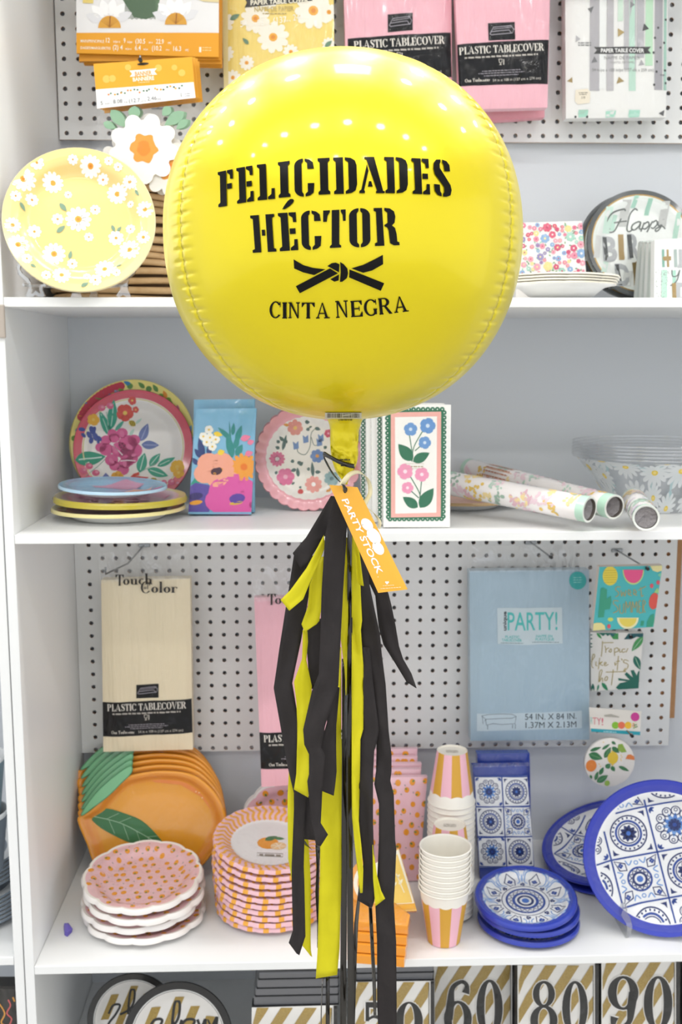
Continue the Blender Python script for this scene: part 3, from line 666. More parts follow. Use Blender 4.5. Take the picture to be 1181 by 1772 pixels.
STR = [
 (BT, -.020, [(573, 858, 596, 860), (548, 900, 580, 903), (530, 930, 572, 924), (507, 957, 562, 928), (522, 987, 540, 962)]),
 (BT, .012, [(509, 960, 545, 962), (503, 1000, 538, 1010), (484, 1120, 521, 1110), (474, 1190, 506, 1182), (486, 1258, 517, 1246), (498, 1325, 514, 1330), (509, 1372, 530, 1370), (509, 1400, 527, 1440), (505, 1500, 526, 1500), (505, 1520, 527, 1520), (507, 1610, 529, 1620), (500, 1631, 525, 1632), (514, 1650, 518, 1653)]),
 (YT, -.024, [(561, 926, 563, 945), (543, 960, 556, 966), (531, 983, 545, 988), (503, 1021, 525, 1037), (486, 1038, 501, 1057)]),
 (YT, -.004, [(552, 966, 562, 962), (536, 1012, 560, 1000), (533, 1050, 557, 1050), (522, 1080, 553, 1074), (528, 1094, 548, 1080)]),
 (YT, .004, [(524, 1090, 532, 1092), (524, 1110, 533, 1111), (523, 1140, 530, 1142), (509, 1180, 540, 1187), (513, 1213, 539, 1213), (515, 1250, 529, 1255), (515, 1275, 530, 1280), (514, 1300, 535, 1300), (513, 1340, 537, 1340), (509, 1366, 534, 1380)]),
 (BT, -.030, [(578, 862, 604, 862), (570, 895, 602, 895), (563, 926, 600, 926), (557, 1020, 594, 1026), (554, 1120, 589, 1125), (552, 1166, 586, 1186), (540, 1196, 577, 1212), (525, 1262, 563, 1256), (527, 1288, 556, 1293), (535, 1305, 563, 1308), (535, 1340, 560, 1340), (532, 1352, 558, 1370), (540, 1424, 555, 1424), (544, 1445, 568, 1444), (547, 1462, 555, 1464)]),
 (BT, -.010, [(570, 1180, 588, 1190), (566, 1250, 582, 1255), (554, 1293, 582, 1290), (554, 1340, 583, 1335), (555, 1360, 580, 1363), (556, 1368, 578, 1377)]),
 (BT, .014, [(530, 1080, 556, 1070), (530, 1110, 556, 1110), (533, 1145, 556, 1150), (536, 1192, 553, 1192)]),
 (YT, .020, [(588, 1120, 591, 1120), (580, 1196, 591, 1196), (572, 1268, 591, 1268), (560, 1317, 592, 1317), (556, 1340, 592, 1340), (555, 1366, 592, 1362), (555, 1420, 592, 1420), (554, 1520, 591, 1520), (552, 1566, 590, 1566), (550, 1641, 588, 1641), (547, 1693, 584, 1687)]),
 (YT, .034, [(500, 1335, 520, 1335), (498, 1380, 530, 1380), (499, 1486, 536, 1486), (505, 1520, 538, 1520), (520, 1600, 538, 1610), (524, 1637, 538, 1645), (536, 1652, 540, 1656)]),
 (BT, .022, [(511, 1366, 536, 1378), (521, 1420, 542, 1424), (527, 1452, 546, 1454)]),
 (YT, .000, [(599, 930, 603, 930), (594, 988, 603, 988), (592, 1070, 603, 1070), (590, 1102, 602, 1102), (596, 1151, 601, 1151), (599, 1203, 600, 1203)]),
 (YT, -.008, [(610, 920, 618, 930), (609, 1010, 624, 1010), (609, 1070, 627, 1073), (609, 1090, 625, 1090), (609, 1151, 629, 1151), (609, 1262, 629, 1262), (609, 1277, 624, 1280), (609, 1340, 623, 1340), (610, 1415, 621, 1420), (614, 1460, 626, 1465), (620, 1510, 629, 1505), (624, 1545, 628, 1545)]),
 (YT, -.014, [(612, 925, 620, 935), (617, 1000, 628, 1000), (622, 1012, 630, 1014)]),
 (BT, .004, [(600, 868, 612, 866), (612, 900, 626, 905), (618, 960, 634, 960), (623, 1014, 640, 1014), (625, 1097, 658, 1097), (629, 1139, 661, 1130), (636, 1180, 668, 1185), (646, 1222, 671, 1234), (652, 1258, 673, 1265), (652, 1300, 678, 1305), (651, 1335, 678, 1335), (648, 1357, 676, 1351), (656, 1391, 682, 1375), (656, 1453, 684, 1453), (654, 1500, 686, 1470), (653, 1525, 684, 1525), (650, 1568, 682, 1562), (653, 1626, 686, 1630), (653, 1740, 687, 1740), (657, 1830, 687, 1830)]),
 (BT, .018, [(602, 870, 612, 868), (622, 930, 640, 930), (630, 990, 657, 985), (650, 1031, 673, 1028), (652, 1050, 678, 1048), (656, 1085, 685, 1082), (664, 1115, 691, 1118), (681, 1142, 698, 1140), (704, 1180, 712, 1165), (720, 1190, 721, 1191)]),
 (BT, -.002, [(626, 1120, 640, 1120), (629, 1163, 645, 1170), (629, 1260, 656, 1262), (623, 1280, 653, 1283), (623, 1300, 648, 1300), (622, 1340, 646, 1340), (621, 1422, 646, 1422), (629, 1495, 648, 1490), (624, 1535, 652, 1535), (619, 1558, 648, 1560), (638, 1569, 645, 1569)]),
 (YT, -.006, [(645, 1462, 646, 1462), (646, 1520, 653, 1515), (648, 1545, 660, 1541), (650, 1568, 667, 1555)]),
]
for i, (k, d, rows) in enumerate(STR):
    o = strip(rows, d, k, seed=i); o['label'] = ('black' if k == BT else 'yellow')+' tissue strip'
RIB = [
 (-.002, [(601, 900, 611, 900), (601.5, 1000, 610.5, 1000), (601, 1200, 610, 1200), (601, 1500, 611, 1500), (602, 1700, 613, 1700), (601, 1840, 614, 1840)]),
 (.010, [(592, 1140, 601, 1140), (592, 1300, 601, 1300), (591, 1520, 601, 1520), (589, 1680, 600, 1680), (588, 1840, 601, 1840)]),
 (.026, [(622, 1528, 626, 1528), (613, 1600, 620, 1600), (611, 1645, 618, 1650), (611, 1760, 614.5, 1780), (610, 1840, 613, 1840)]),
 (.024, [(638, 1565, 644, 1565), (640, 1600, 646, 1600), (643, 1660, 649, 1660), (645, 1700, 651, 1700), (647, 1757, 652, 1758)]),
 (.028, [(564, 1690, 571, 1690), (564, 1840, 571, 1840)]),
 (.026, [(546, 1462, 555, 1464), (548, 1500, 553, 1500), (546, 1545, 552, 1545), (549, 1600, 553, 1600), (549, 1640, 551, 1640)]),
 (.030, [(558, 1693, 560, 1693), (556, 1740, 557.5, 1740), (554, 1840, 556, 1840)]),
 (.03, [(523, 1450, 526, 1452), (528, 1462, 532, 1461), (540, 1470, 541, 1471)]),
]
for i, (d, rows) in enumerate(RIB):
    o = strip(rows, d, 'black_ribbon', 'curling_ribbon', wav=.002, seed=30+i, thick=.0003); o['label'] = 'glossy black curling ribbon strand'
# black ribbon tied round the balloon neck
def ribbon3(pts, wd, k, name, root, thick=.0004):
    q = spl(pts, 6); b = MB(); G = []
    for i, (x, y, d, wx, wy) in enumerate(q):
        G.append([at(x-wx/2, y-wy/2, TY+d), at(x, y, TY+d-.0006), at(x+wx/2, y+wy/2, TY+d)])
    b.grid(G, k, True); o = b.build(name, root); md = o.modifiers.new('thickness', 'SOLIDIFY'); md.thickness = thick; return o
ribbon3([(613.5, 807, -.0135, 1, 8), (600, 804, -.0175, 1, 8), (585, 798, -.0175, 1, 8), (572, 791, -.014, 1, 8), (562, 786, -.008, 2, 9), (563, 795, -.004, 5, 5), (572, 813, -.004, 5, 4), (582, 827, -.006, 5, 3), (592, 837, -.008, 4, 3), (600, 846, -.012, 6, 3), (597, 850, -.03, 5, 3)], 0, 'black_ribbon', 'neck_ribbon', balloon)
# price / shop tag
q = [(570, 839), (619, 843), (706, 1020), (655, 1026)]
TG = Pk(q, YB-.062, 3, .001, 0, 3); tagt = thing('hang_tag', 'orange PARTY STOCK swing tag tied to the balloon neck', 'tag', TG.pt(597, 845))
b = MB(); TG.body(b, .0006, '#f6b43a', '#f3e6c8', 8, 16)
A = Art(); WH = '#fffdf6'
zt = Zm(540, 700, 4.922); ang = math.atan2(997-866, 654-591)
A.sans('PARTY STOCK', 591.5, 864.5, 10.2, WH, width=143, rot=ang, shear=.25, bold=.022)
for x, y, rx, ry, rt in ((470, 1022, 62, 42, .85), (528, 1118, 78, 50, .95), (565, 1222, 64, 42, .95)):
    (X, Y_), = zt((x, y)); A.ell(X, Y_, rx/4.922, ry/4.922, WH, rt)
for x, y in ((428, 1025), (466, 1122), (517, 1226)): (X, Y_), = zt((x, y)); A.poly([(X-1.6, Y_-.5), (X+2, Y_-2), (X+2, Y_+2)], WH)
for x, y in ((632, 1512), (648, 1512), (640, 1522)): (X, Y_), = zt((x, y)); A.ell(X, Y_, 1.7, 1.7, WH, n=8)
A.tiny(663, 682, 1013.5, 1.6, '#fbe3ae', rot=-.06); A.tiny(659, 694, 1018.5, 1.8, '#fbe3ae', rot=-.07)
A.ell(654.5, 998, 1, 1, '#fbe3ae', n=8)
A.ell(598, 848, 3.4, 5.2, '#1a1614', .2)
b.art(A, lambda x, y, l: TG.pt(x, y, .0003+.0001*l), 7); b.build('card', tagt)
ribbon3([(597, 851, -.0668, 6, 2), (596, 842, -.072, 6, 2), (594, 838, -.066, 6, 2), (598, 844, -.02, 5, 2)], 0, 'black_ribbon', 'tie_loop', tagt)
special('cream_ribbon', '#efe3bb', .35, noise_scale=40, bump=.1, coat=.2)
zr = lambda x, y: (540+x/4.922, 700+y/4.922)
pts = [(250, 690, -.066, 8, 3), (285, 640, -.068, 9, 3), (330, 592, -.066, 4, 7), (400, 575, -.05, 3, 6), (460, 610, -.035, 6, 4), (493, 680, -.025, 7, 2), (495, 760, -.025, 7, 2), (460, 830, -.04, 7, 3), (450, 875, -.05, 8, 3), (510, 905, -.04, 5, 5), (560, 960, -.03, 6, 3), (580, 1010, -.03, 5, 2), (570, 1055, -.03, 4, 2)]
o = ribbon3([zr(x, y)+(d, wx*1.05, wy) for x, y, d, wx, wy in pts], 0, 'cream_ribbon', 'tie_ribbon', tagt); o['label'] = 'cream curling ribbon tie'
# ================================================================== shared prints
def daisy(A, x, y, r, n=11, pet='#fffdf8', cen='#f2a83c', rot=0, cr=.27, c2='#e8902c', sy=1.):
    A.flower(x, y, r, n, pet, cen, rot, 1.15, cr, sy); A.up(2); A.ell(x, y, r*cr*.5, r*cr*.5*sy, c2, n=8); A.l -= 2
def orange(A, x, y, r, rot=0, leaf=True, sy=1.):
    A.ell(x, y, r, r*sy, '#f2a02c', n=12); A.up()
    if leaf: c, d = math.cos(rot), math.sin(rot); A.leaf(x, y, x+r*1.05*c, y+r*1.05*d*sy, r*.7, '#6f8f4a')
    A.l -= 1
def orange_scatter(A, x0, y0, x1, y1, sp, r, seed, inside=lambda x, y: True, sy=1.):
    g = random.Random(seed); j = 0; y = y0
    while y < y1:
        x = x0+(sp*.5 if j % 2 else 0)
        while x < x1:
            X, Y_ = x+g.uniform(-.16, .16)*sp, y+g.uniform(-.14, .14)*sp*sy
            if inside(X, Y_):
                orange(A, X, Y_, r*g.uniform(.9, 1.1), g.uniform(0, 6.28), g.random() < .75, sy)
                bx, by = X+sp*.5, Y_+sp*.1*sy
                if g.random() < .55 and inside(bx, by): a = g.uniform(0, 3); A.leaf(bx, by, bx+r*.8*math.cos(a), by+r*.8*math.sin(a)*sy, r*.3, '#7d8f86')
            x += sp
        y += sp*.72*sy; j += 1
def blossom(A, x, y, r, k, kc='#f6e6c0', n=5, rot=0): A.flower(x, y, r, n, k, kc, rot, 1.25, .26)
def disc(R): return lambda x, y: x*x+y*y < R*R
def pxr(rpx, Y, py): return rpx*at(590, py, Y).__sub__(CAM).dot(FW)/FPX
# ================================================================== TOP BAY (on the upper shelf)
# --- yellow daisy plate on a clear stand
c = at(139, 383, .026); Rp = pxr(126.5, .026, 383)
A = Art(); zp = lambda x, y: ((30+x-138*1)/1, 0)
def pl(x, y): return ((x/3.374-138)/127, -(y/3.374+250-383)/119)
for x, y, r in ((455, 430, 75), (532, 140, 62), (315, 230, 60), (155, 230, 70), (680, 283, 60), (755, 230, 42), (838, 385, 50), (743, 607, 62), (600, 715, 58), (360, 757, 52), (315, 628, 66), (122, 595, 60), (92, 488, 46), (825, 542, 40)):
    X, Y_ = pl(x, y)
    if math.hypot(X, Y_) < .93: daisy(A, X, Y_, r/430, 12, rot=x)
for x, y, r in ((338, 432, 34), (552, 375, 30), (400, 293, 22), (433, 110, 30), (600, 205, 34), (690, 147, 26), (637, 115, 26), (232, 138, 40), (112, 325, 32), (197, 330, 36), (207, 505, 40), (513, 530, 27), (752, 482, 28), (668, 533, 45), (755, 345, 20), (417, 682, 30), (668, 742, 24), (548, 785, 36), (170, 672, 30), (275, 762, 28), (500, 762, 22), (335, 78, 28)):
    X, Y_ = pl(x, y)
    if math.hypot(X, Y_) < .95: daisy(A, X, Y_, r/430, 8, rot=y, cr=.2)
A.up(4)
for a in ((352, 342, 390, 388, 28), (332, 508, 380, 468, 28), (402, 655, 412, 608, 22), (645, 460, 662, 500, 20), (675, 495, 700, 468, 18), (135, 355, 160, 400, 20), (580, 108, 608, 75, 24), (445, 55, 483, 92, 26), (785, 275, 805, 308, 18), (792, 608, 840, 632, 28), (468, 825, 510, 800, 24), (168, 705, 190, 745, 20), (190, 703, 220, 720, 16), (665, 705, 700, 695, 10)):
    p, q_ = pl(a[0], a[1]), pl(a[2], a[3])
    if max(math.hypot(*p), math.hypot(*q_)) < .97: A.leaf(*p, *q_, a[4]/430, '#7f9c83')
t = math.radians(15)
b = plate_mesh(Rp, [(.66, '#efd283|g'), (.9, '#f0d58b|g'), (1.1, '#f2d994|g')], A, .13, flute=.004, seg=128, klip='#f3e6b8|g')
o = tag(b.build('paper_plate'), 'pale yellow daisy paper plate on the clear stand, upper shelf left', 'plate'); o.matrix_world = frame(c, (.13, -math.cos(t), math.sin(t))); rest(o, Z1+.006)
yb = c.y-.012
st = thing('plate_stand', 'clear acrylic easel holding the yellow daisy plate', 'stand', (c.x, c.y, Z1))
zz = Zm(0, 250, 3.374)
LG = [(92, 712), (98, 690), (120, 680), (150, 683), (160, 700), (150, 710), (135, 700), (118, 705), (115, 725), (128, 748), (165, 778), (182, 810), (185, 840), (178, 862), (190, 868), (208, 850), (225, 862), (235, 868), (228, 840), (232, 818), (262, 808), (270, 825), (250, 826), (245, 845), (262, 880), (245, 888), (215, 884), (205, 874), (190, 886), (158, 889), (146, 880), (158, 862), (166, 838), (160, 812), (142, 790), (105, 755)]
RG = [(748, 682), (760, 672), (785, 690), (795, 725), (785, 755), (755, 780), (745, 810), (748, 850), (765, 885), (745, 892), (715, 876), (690, 892), (678, 882), (700, 850), (705, 818), (695, 806), (680, 812), (672, 805), (700, 790), (728, 790), (745, 765), (768, 745), (775, 720), (765, 700), (752, 700)]
MG = [(420, 850), (470, 848), (480, 885), (490, 889), (455, 888), (440, 875), (425, 889), (408, 887)]
MG2 = [(530, 845), (565, 842), (570, 880), (580, 889), (555, 888), (545, 876), (530, 889), (518, 886)]
zbase = Z1+.0004
for nm, P, dy in (('leg', LG, -.014), ('leg', RG, -.012), ('rear_foot', MG, .06), ('rear_foot', MG2, .06)):
    b = MB(); pp = [at(x, y, c.y+dy) for x, y in zz(*P)]; mz = min(p.z for p in pp); b.prism([p+Vector((0, 0, zbase-mz)) for p in pp], Vector((0, .007, 0)), 'acrylic'); b.build(nm, st)
b = MB(); pl_ = at(46, 500, c.y); pr_ = at(222, 500, c.y)
b.tube([(pl_.x, c.y-.02, Z1+.02), (pl_.x+.04, c.y+.045, Z1+.022), (pr_.x-.04, c.y+.045, Z1+.022), (pr_.x, c.y-.02, Z1+.02)], .003, 'acrylic', 6); b.build('cross_bar', st)
# --- coiled wicker basket behind it
bx = at(216, 500, .31); Rb = pxr(116, .31, 480); ht = at(196, 318, .31).z-Z1; b = MB(); n = 15
for i in range(n):
    z = Z1+.0105+i*(ht-.017)/(n-1); rr = Rb*(1+.03*math.sin(i*.9)+(.02 if i % 2 else 0)); dx = .004*math.sin(i*2.1)
    ring = [(bx.x+dx+rr*math.cos(2*PI*k/56), bx.y+rr*math.sin(2*PI*k/56), z+.003*math.sin(2*PI*k/56*2+i)-(Z1+.0065 > z-1)*0) for k in range(57)]
    b.tube(ring, .0062, 'wicker', 8, False)
b.tube([(bx.x, bx.y, Z1+.001), (bx.x, bx.y, Z1+.006)], Rb*.98, 'wicker', 40)
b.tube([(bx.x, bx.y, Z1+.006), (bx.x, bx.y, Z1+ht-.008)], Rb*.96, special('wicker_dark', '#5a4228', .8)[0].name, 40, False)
tag(b.build('wicker_basket', origin=(bx.x, bx.y, Z1)), 'tan coiled wicker basket standing behind the yellow daisy plate', 'basket')
# --- orange and white centrepiece packs, hanging
OR = '#f2a71c'
def honeyart(full=True):
    A = Art(); A.rect(131.5, -70, 379, 58, '#f1f0f0'); A.up()
    z = Zm(0, 0, 2.9525)
    A.poly(z((590, -60), (830, -60), (800, 85), (745, 100), (685, 90)), '#5f7a5c'); A.up()
    for k in range(14):
        y = 5+k*7; A.line(z(*[(640+4*j*3, y+(4 if j % 2 else -4)) for j in range(14)]), 1.0, '#48624a')
    A.up()
    for cx_, cy_, L in ((560, 120, 1), (900, 110, -1)):
        for a in (-160, -135, -108, -80, -52, -25): t = math.radians(a); (X, Y_), (X2, Y2) = z((cx_+40*math.cos(t), cy_+40*math.sin(t)), (cx_+128*math.cos(t), cy_+128*math.sin(t))); A.leaf(X, Y_, X2, Y2, 17, '#ffffff' if abs(a+90) < 60 else '#e9e9ec')
    A.up()
    for cx_, cy_, r in ((561, 145, 58), (900, 128, 56)):
        P = z(*[(cx_+r*math.cos(math.radians(a)), cy_-r*1.08*math.sin(math.radians(a))*(1 if a <= 180 else .1)) for a in range(0, 181, 12)]); A.poly(P, '#e2a63a'); A.up()
        for a in range(-50, 51, 10): A.line(z((cx_, cy_-2), (cx_+r*.95*math.sin(math.radians(a)), cy_-r*math.cos(math.radians(a)))), .5, '#bd7f22')
        A.line(z((cx_, cy_-3), (cx_+4, cy_-r*1.05)), 1.6, '#a45f22'); A.up()
    A.poly(z((425, -10), (480, -10), (478, 20), (425, 18)), '#ead27a'); A.poly(z((1000, -5), (1118, -5), (1118, 15), (1040, 10)), '#ead9a8')
    A.rect(131.5, 57.6, 379, 99, OR); A.up()
    rt = .022; WT = '#fff6e2'
    for (t, x, y, h) in (('MAIN/PRINCIPALE', 140, 74, 4.8), ('12', 184, 74.4, 8), ('in/po x', 197, 74.6, 4), ('9', 214.5, 75, 8), ('in/po', 221, 75.2, 4), ('(30.5', 235, 76, 8), ('cm x', 258, 76, 4), ('22.9', 270.5, 76.6, 8), ('cm)', 291, 76.8, 4.5),
                         ('DAISIES/MARGUERITES', 140, 85.5, 4.4), ('(2) 4', 196, 86.5, 8), ('in/po x', 217.5, 86.8, 3.6), ('6.4', 234, 87.4, 8), ('in/po', 249, 87.6, 3.6), ('(10.2', 263.5, 88, 8), ('cm x', 287.5, 88.4, 3.6), ('16.3', 300.5, 88.8, 8), ('cm)', 321, 89, 4.5), ('1', 345, 91, 9)):
        wd = {'MAIN/PRINCIPALE': 41, 'DAISIES/MARGUERITES': 52}.get(t); A.sans(t, x, y, h, WT, width=wd or len(t)*h*.42, rot=rt, bold=.012)
    A.tiny(351, 366, 83.5, 2.2, '#f9d78c', rt); A.tiny(351, 366, 88, 2.2, '#f9d78c', rt)
    return A
grp = 'orange and white centrepiece packs on one hook'
r0, P0 = pack('centerpiece_pack', 'front orange and white honeycomb daisy centerpiece pack, upper left', 'party pack', [(131.5, -70), (379, -70), (379, 99.5), (133, 92.5)], .30, .004, OR, honeyart(), 0, .001, .0002, 1, False, group=grp)
for i, (x0, x1, y0, y1) in enumerate(((137, 382, 106, 104), (137, 384, 107.5, 111), (145, 384, 111, 114.5), (146, 385, 113, 117.5))):
    pack('centerpiece_pack', '%s orange edge showing under the front honeycomb daisy pack' % ['first', 'second', 'third', 'lowest'][i], 'party pack', [(x0, -60), (x1, -60), (x1, y1), (x0, y0)], .308+.007*i, .004, '#e39a1b', None, 0, .001, .0002, 2+i, False, group=grp)
# --- banner bags
def bannerart():
    A = Art(); z = Zm(0, 0, 2.9525)
    H = [(162, 111), (333, 98), (339, 168), (169, 188)]; A.poly(z((478, 327), (982, 292), (990, 420), (490, 458)), '#f4ad22'); A.poly(z((490, 458), (990, 420), (1000, 500), (497, 556)), '#fbfafa'); A.up()
    for x, y, r in ((545, 405, 20), (575, 402, 18), (810, 348, 18), (892, 346, 15), (930, 373, 18), (655, 345, 16)): A.ell(x/2.9525, y/2.9525, r/2.9525, r/2.9525, '#f8c65a', n=14)
    A.up(); A.poly(z((662, 362), (802, 350), (790, 366), (804, 382), (664, 394), (676, 378)), '#fffaf0'); A.up()
    ro = -.085
    A.sans('BANNER', 734/2.9525, 386/2.9525, 7.2, '#e79a1e', width=29, rot=ro, bold=.02, align='c'); A.sans('BANNIÈRE', 735/2.9525, 413/2.9525, 6.6, '#fff8ea', width=37, rot=ro, bold=.03, align='c'); A.tiny(240, 259, 143.6, 1.6, '#fbe3b0', ro)
    g = random.Random(5)
    for gx in (555, 620, 700, 790, 870):
        for k in range(5): x = gx+k*16+g.uniform(-4, 4); y = 480-(x-555)*.095+g.uniform(-9, 9); A.ell(x/2.9525, y/2.9525, 1.9, 1.7, g.choice(['#f0a52a', '#6f8f74', '#e8b84a', '#55705c', '#f08a4a']), n=7)
    A.sans('5', 516/2.9525, 537/2.9525, 6.6, '#6b6b70', rot=ro); A.sans('in/po x', 182, 181, 3, '#8b8b90', rot=ro); A.sans('8.08', 580/2.9525, 530/2.9525, 6.6, '#6b6b70', width=16, rot=ro); A.sans('ft/pi', 215, 178.5, 3, '#8b8b90', rot=ro); A.sans('(12.7', 661/2.9525, 526/2.9525, 6.6, '#6b6b70', width=19, rot=ro); A.sans('cm x', 244.5, 176.5, 3, '#8b8b90', rot=ro); A.sans('2.46', 755/2.9525, 515/2.9525, 6.6, '#6b6b70', width=16, rot=ro); A.sans('m)', 273, 173.5, 4, '#8b8b90', rot=ro)
    A.sans('1', 926/2.9525, 496/2.9525, 7, '#77777c', rot=ro); A.tiny(320, 329, 163, 2, '#b5b5ba', ro); A.tiny(320, 329, 166.5, 2, '#b5b5ba', ro)
    A.up(); A.ell(248, 111, 10, 2.2, '#2b2512', ro)
    return A
grp = 'daisy banner packs on one hook'
def flowerpart(root, P, cx_, cy_, r, dy, k='#fbfaf6', kc='#f2a23a', k2='#f78f24', seed=0, thick=.0012):
    """die-cut paper daisy with real thickness"""
    g = random.Random(seed); pts = []
    n = 9
    for i in range(n*8):
        a = 2*PI*i/(n*8); f = abs(math.sin(a*n/2+seed)); rr = r*(.66+.34*f**.55); pts.append((cx_+rr*math.cos(a), cy_+rr*math.sin(a)))
    b = MB(); o_ = [P.pt(x, y, dy, True) for x, y in pts]; b.prism(o_, -P.n*thick, k, '#e9c894')
    A = Art(); pc = [(cx_+r*(.36+.045*math.sin(6*a+1)+.02*math.sin(11*a))*math.cos(a), cy_+r*(.40+.045*math.sin(6*a+1))*math.sin(a)) for a in (2*PI*i/42 for i in range(42))]
    A.poly(pc, kc); A.up(); A.poly([(cx_+r*.18*math.cos(a)*(1+.12*math.sin(5*a)), cy_+r*.22*math.sin(a)) for a in (2*PI*i/30 for i in range(30))], k2)
    b.art(A, lambda x, y, l: P.pt(x, y, dy+.0002+.00012*l, True)); return b.build('paper_daisy', root)
def banner(i, label):
    dx, dy, Y = ((0, 0, .105), (5, 1, .120), (9, 3, .135), (12, 8, .150))[i]; mv = lambda q: [(x+dx, y+dy) for x, y in q]
    P = Pk(mv([(162, 111), (333, 98), (339, 168), (169, 188)]), Y, 0, .0006, .0002, i); root = thing('banner_pack', label, 'party pack', P.p0, grp)
    b = MB(); P.body(b, .002, '#f0ab26', '#e09a20', 8, 8)
    if i == 0: b.art(bannerart(), lambda x, y, l: P.pt(x, y, .0004+.00015*l), 9)
    b.build('header_card', root)
    z = Zm(0, 0, 2.9525)
    if i < 2:
        b = MB()
        for L in ((565, 560, 645, 650, 60), (690, 540, 680, 615, 62), (870, 545, 830, 590, 48), (940, 570, 840, 640, 60), (960, 610, 900, 660, 40), (528, 625, 590, 655, 40)):
            A = Art(); (x0, y0), (x1, y1) = z((L[0], L[1]), (L[2], L[3])); A.leaf(x0+dx, y0+dy, x1+dx, y1+dy, L[4]/2.9525, 'x'); b.prism([P.pt(x, y, -.001-.0012*(L[0] % 3), True) for x, y in A.p[0][1][0]], -P.n*.0006, '#8fb897')
        b.build('paper_leaves', root)
        flowerpart(root, P, 249+dx, 257+dy, 62, .0008, seed=1+i)
        flowerpart(root, P, 292+dx, 292+dy, 48, -.0032, '#f3f1ea', seed=4+i); flowerpart(root, P, 213+dx, 287+dy, 46, -.0036, '#efece6', seed=6+i)
    F = MB(); Pk2 = Pk(mv([(166, 180), (338, 165), (346, 306), (158, 312)]), Y-.003, 0, .003, 0, 3+i); Pk2.film(F, None, .002, 40, 40, .0025); F.build('clear_bag', root)
for i in range(4): banner(i, ['front daisy banner pack with orange and white BANNER header', 'second daisy banner pack just behind the front BANNER pack', 'third daisy banner pack, its orange header edge showing at right', 'rearmost daisy banner pack on the BANNER hook'][i])
def hook(label, base, tip, upx=None, r=.0017, end='wire', up=.006):
    """peg hook: straight wire out of the board, small turned-up end"""
    t = thing('peg_hook', label, 'hook', base); d = (tip-base).normalized()
    base = base-Vector((0, .0036, 0)); b = MB(); pts = [base, tip-d*.004, tip, tip+Vector((0, 0, up)), tip+Vector((0, 0, up*1.8))-d*.001]
    if upx: pts = [base]+upx+pts[1:]
    b.tube(pts, r, 'wire', 8); b.build('wire', t)
    if end != 'wire': e = MB(); e.tube([tip+d*-.003, tip+d*.004], r*2.1, end, 10); e.build('end_cap', t)
    e = MB(); e.box((base.x-.012, base.y-.001, base.z-.004), (base.x+.012, base.y+.0028, base.z+.004), 'wire', .001); e.build('back_plate', t)
    return t
tip = at(243, 104, .094); hook('black-tipped hook through the front BANNER header', Vector((tip.x-.02, PB, tip.z+.004)), tip, end='black_plastic', up=.004)
b = MB(); # --- yellow daisy paper table cover
A = Art(); z = Zm(380, 0, 2.9525); g = random.Random(11)
for x, y, r in ((480, 60, 95), (275, 195, 82), (185, 100, 75), (15, 120, 60), (140, 325, 38), (560, 65, 45), (365, 270, 40), (30, 275, 45), (560, 230, 36), (255, 15, 40), (70, 400, 40), (420, 380, 60), (250, 420, 50)):
    (X, Y_), = z((x, y)); daisy(A, X, Y_, r/2.9525, 10, '#fbf6e6', '#f3b13f', x)
A.up(4)
for a in ((55, 105, 105, 80, 26), (540, 245, 575, 210, 22), (150, 230, 120, 200, 20)): (X, Y_), (X2, Y2) = z((a[0], a[1]), (a[2], a[3])); A.leaf(X, Y_, X2, Y2, a[4]/2.9525, '#6d8f74')
A.poly(z((112, -45), (480, -45), (460, -25), (475, 10), (130, 45), (142, 20)), '#2b2a26'); A.up(); A.sans('PAPER TABLE COVER', 434.5, 11, 8, '#f6f0da', width=100, rot=-.05, bold=.03)
A.sans('NAPPE DE PAPIER', 441, 22.5, 8, '#c9b46a', width=68, rot=-.03, bold=.02); A.tiny(455, 496, 26, 2.6, '#b9a460')
for t, x, y, h in (('54', 417, 49, 11), ('in/po x', 429, 47.5, 4.4), ('96', 446.5, 47, 11), ('in/po', 460, 45.5, 4.4), ('(137', 474, 43, 11), ('cm x', 494, 40, 4.6), ('244', 508, 38, 11), ('cm)', 528, 35, 4.6), ('1', 544, 48, 11)): A.sans(t, x, y, h, '#fffdf4', rot=-.09, width=len(t)*h*.52)
A.poly([(382, -80), (394, -80), (396, 170), (388, 170)], '#f8e8aa')
pack('table_cover', 'yellow daisy paper table cover in plastic, hanging above the balloon', 'table cover', [(382, -90), (577, -90), (580, 200), (389, 200)], .37, .03, 'yellow_paper', A, 0, .006, .0012, 3, True, [(380, -90), (582, -90), (584, 206), (386, 206)], cut=40, group='packaged table covers on the upper pegboard', famp=.004)
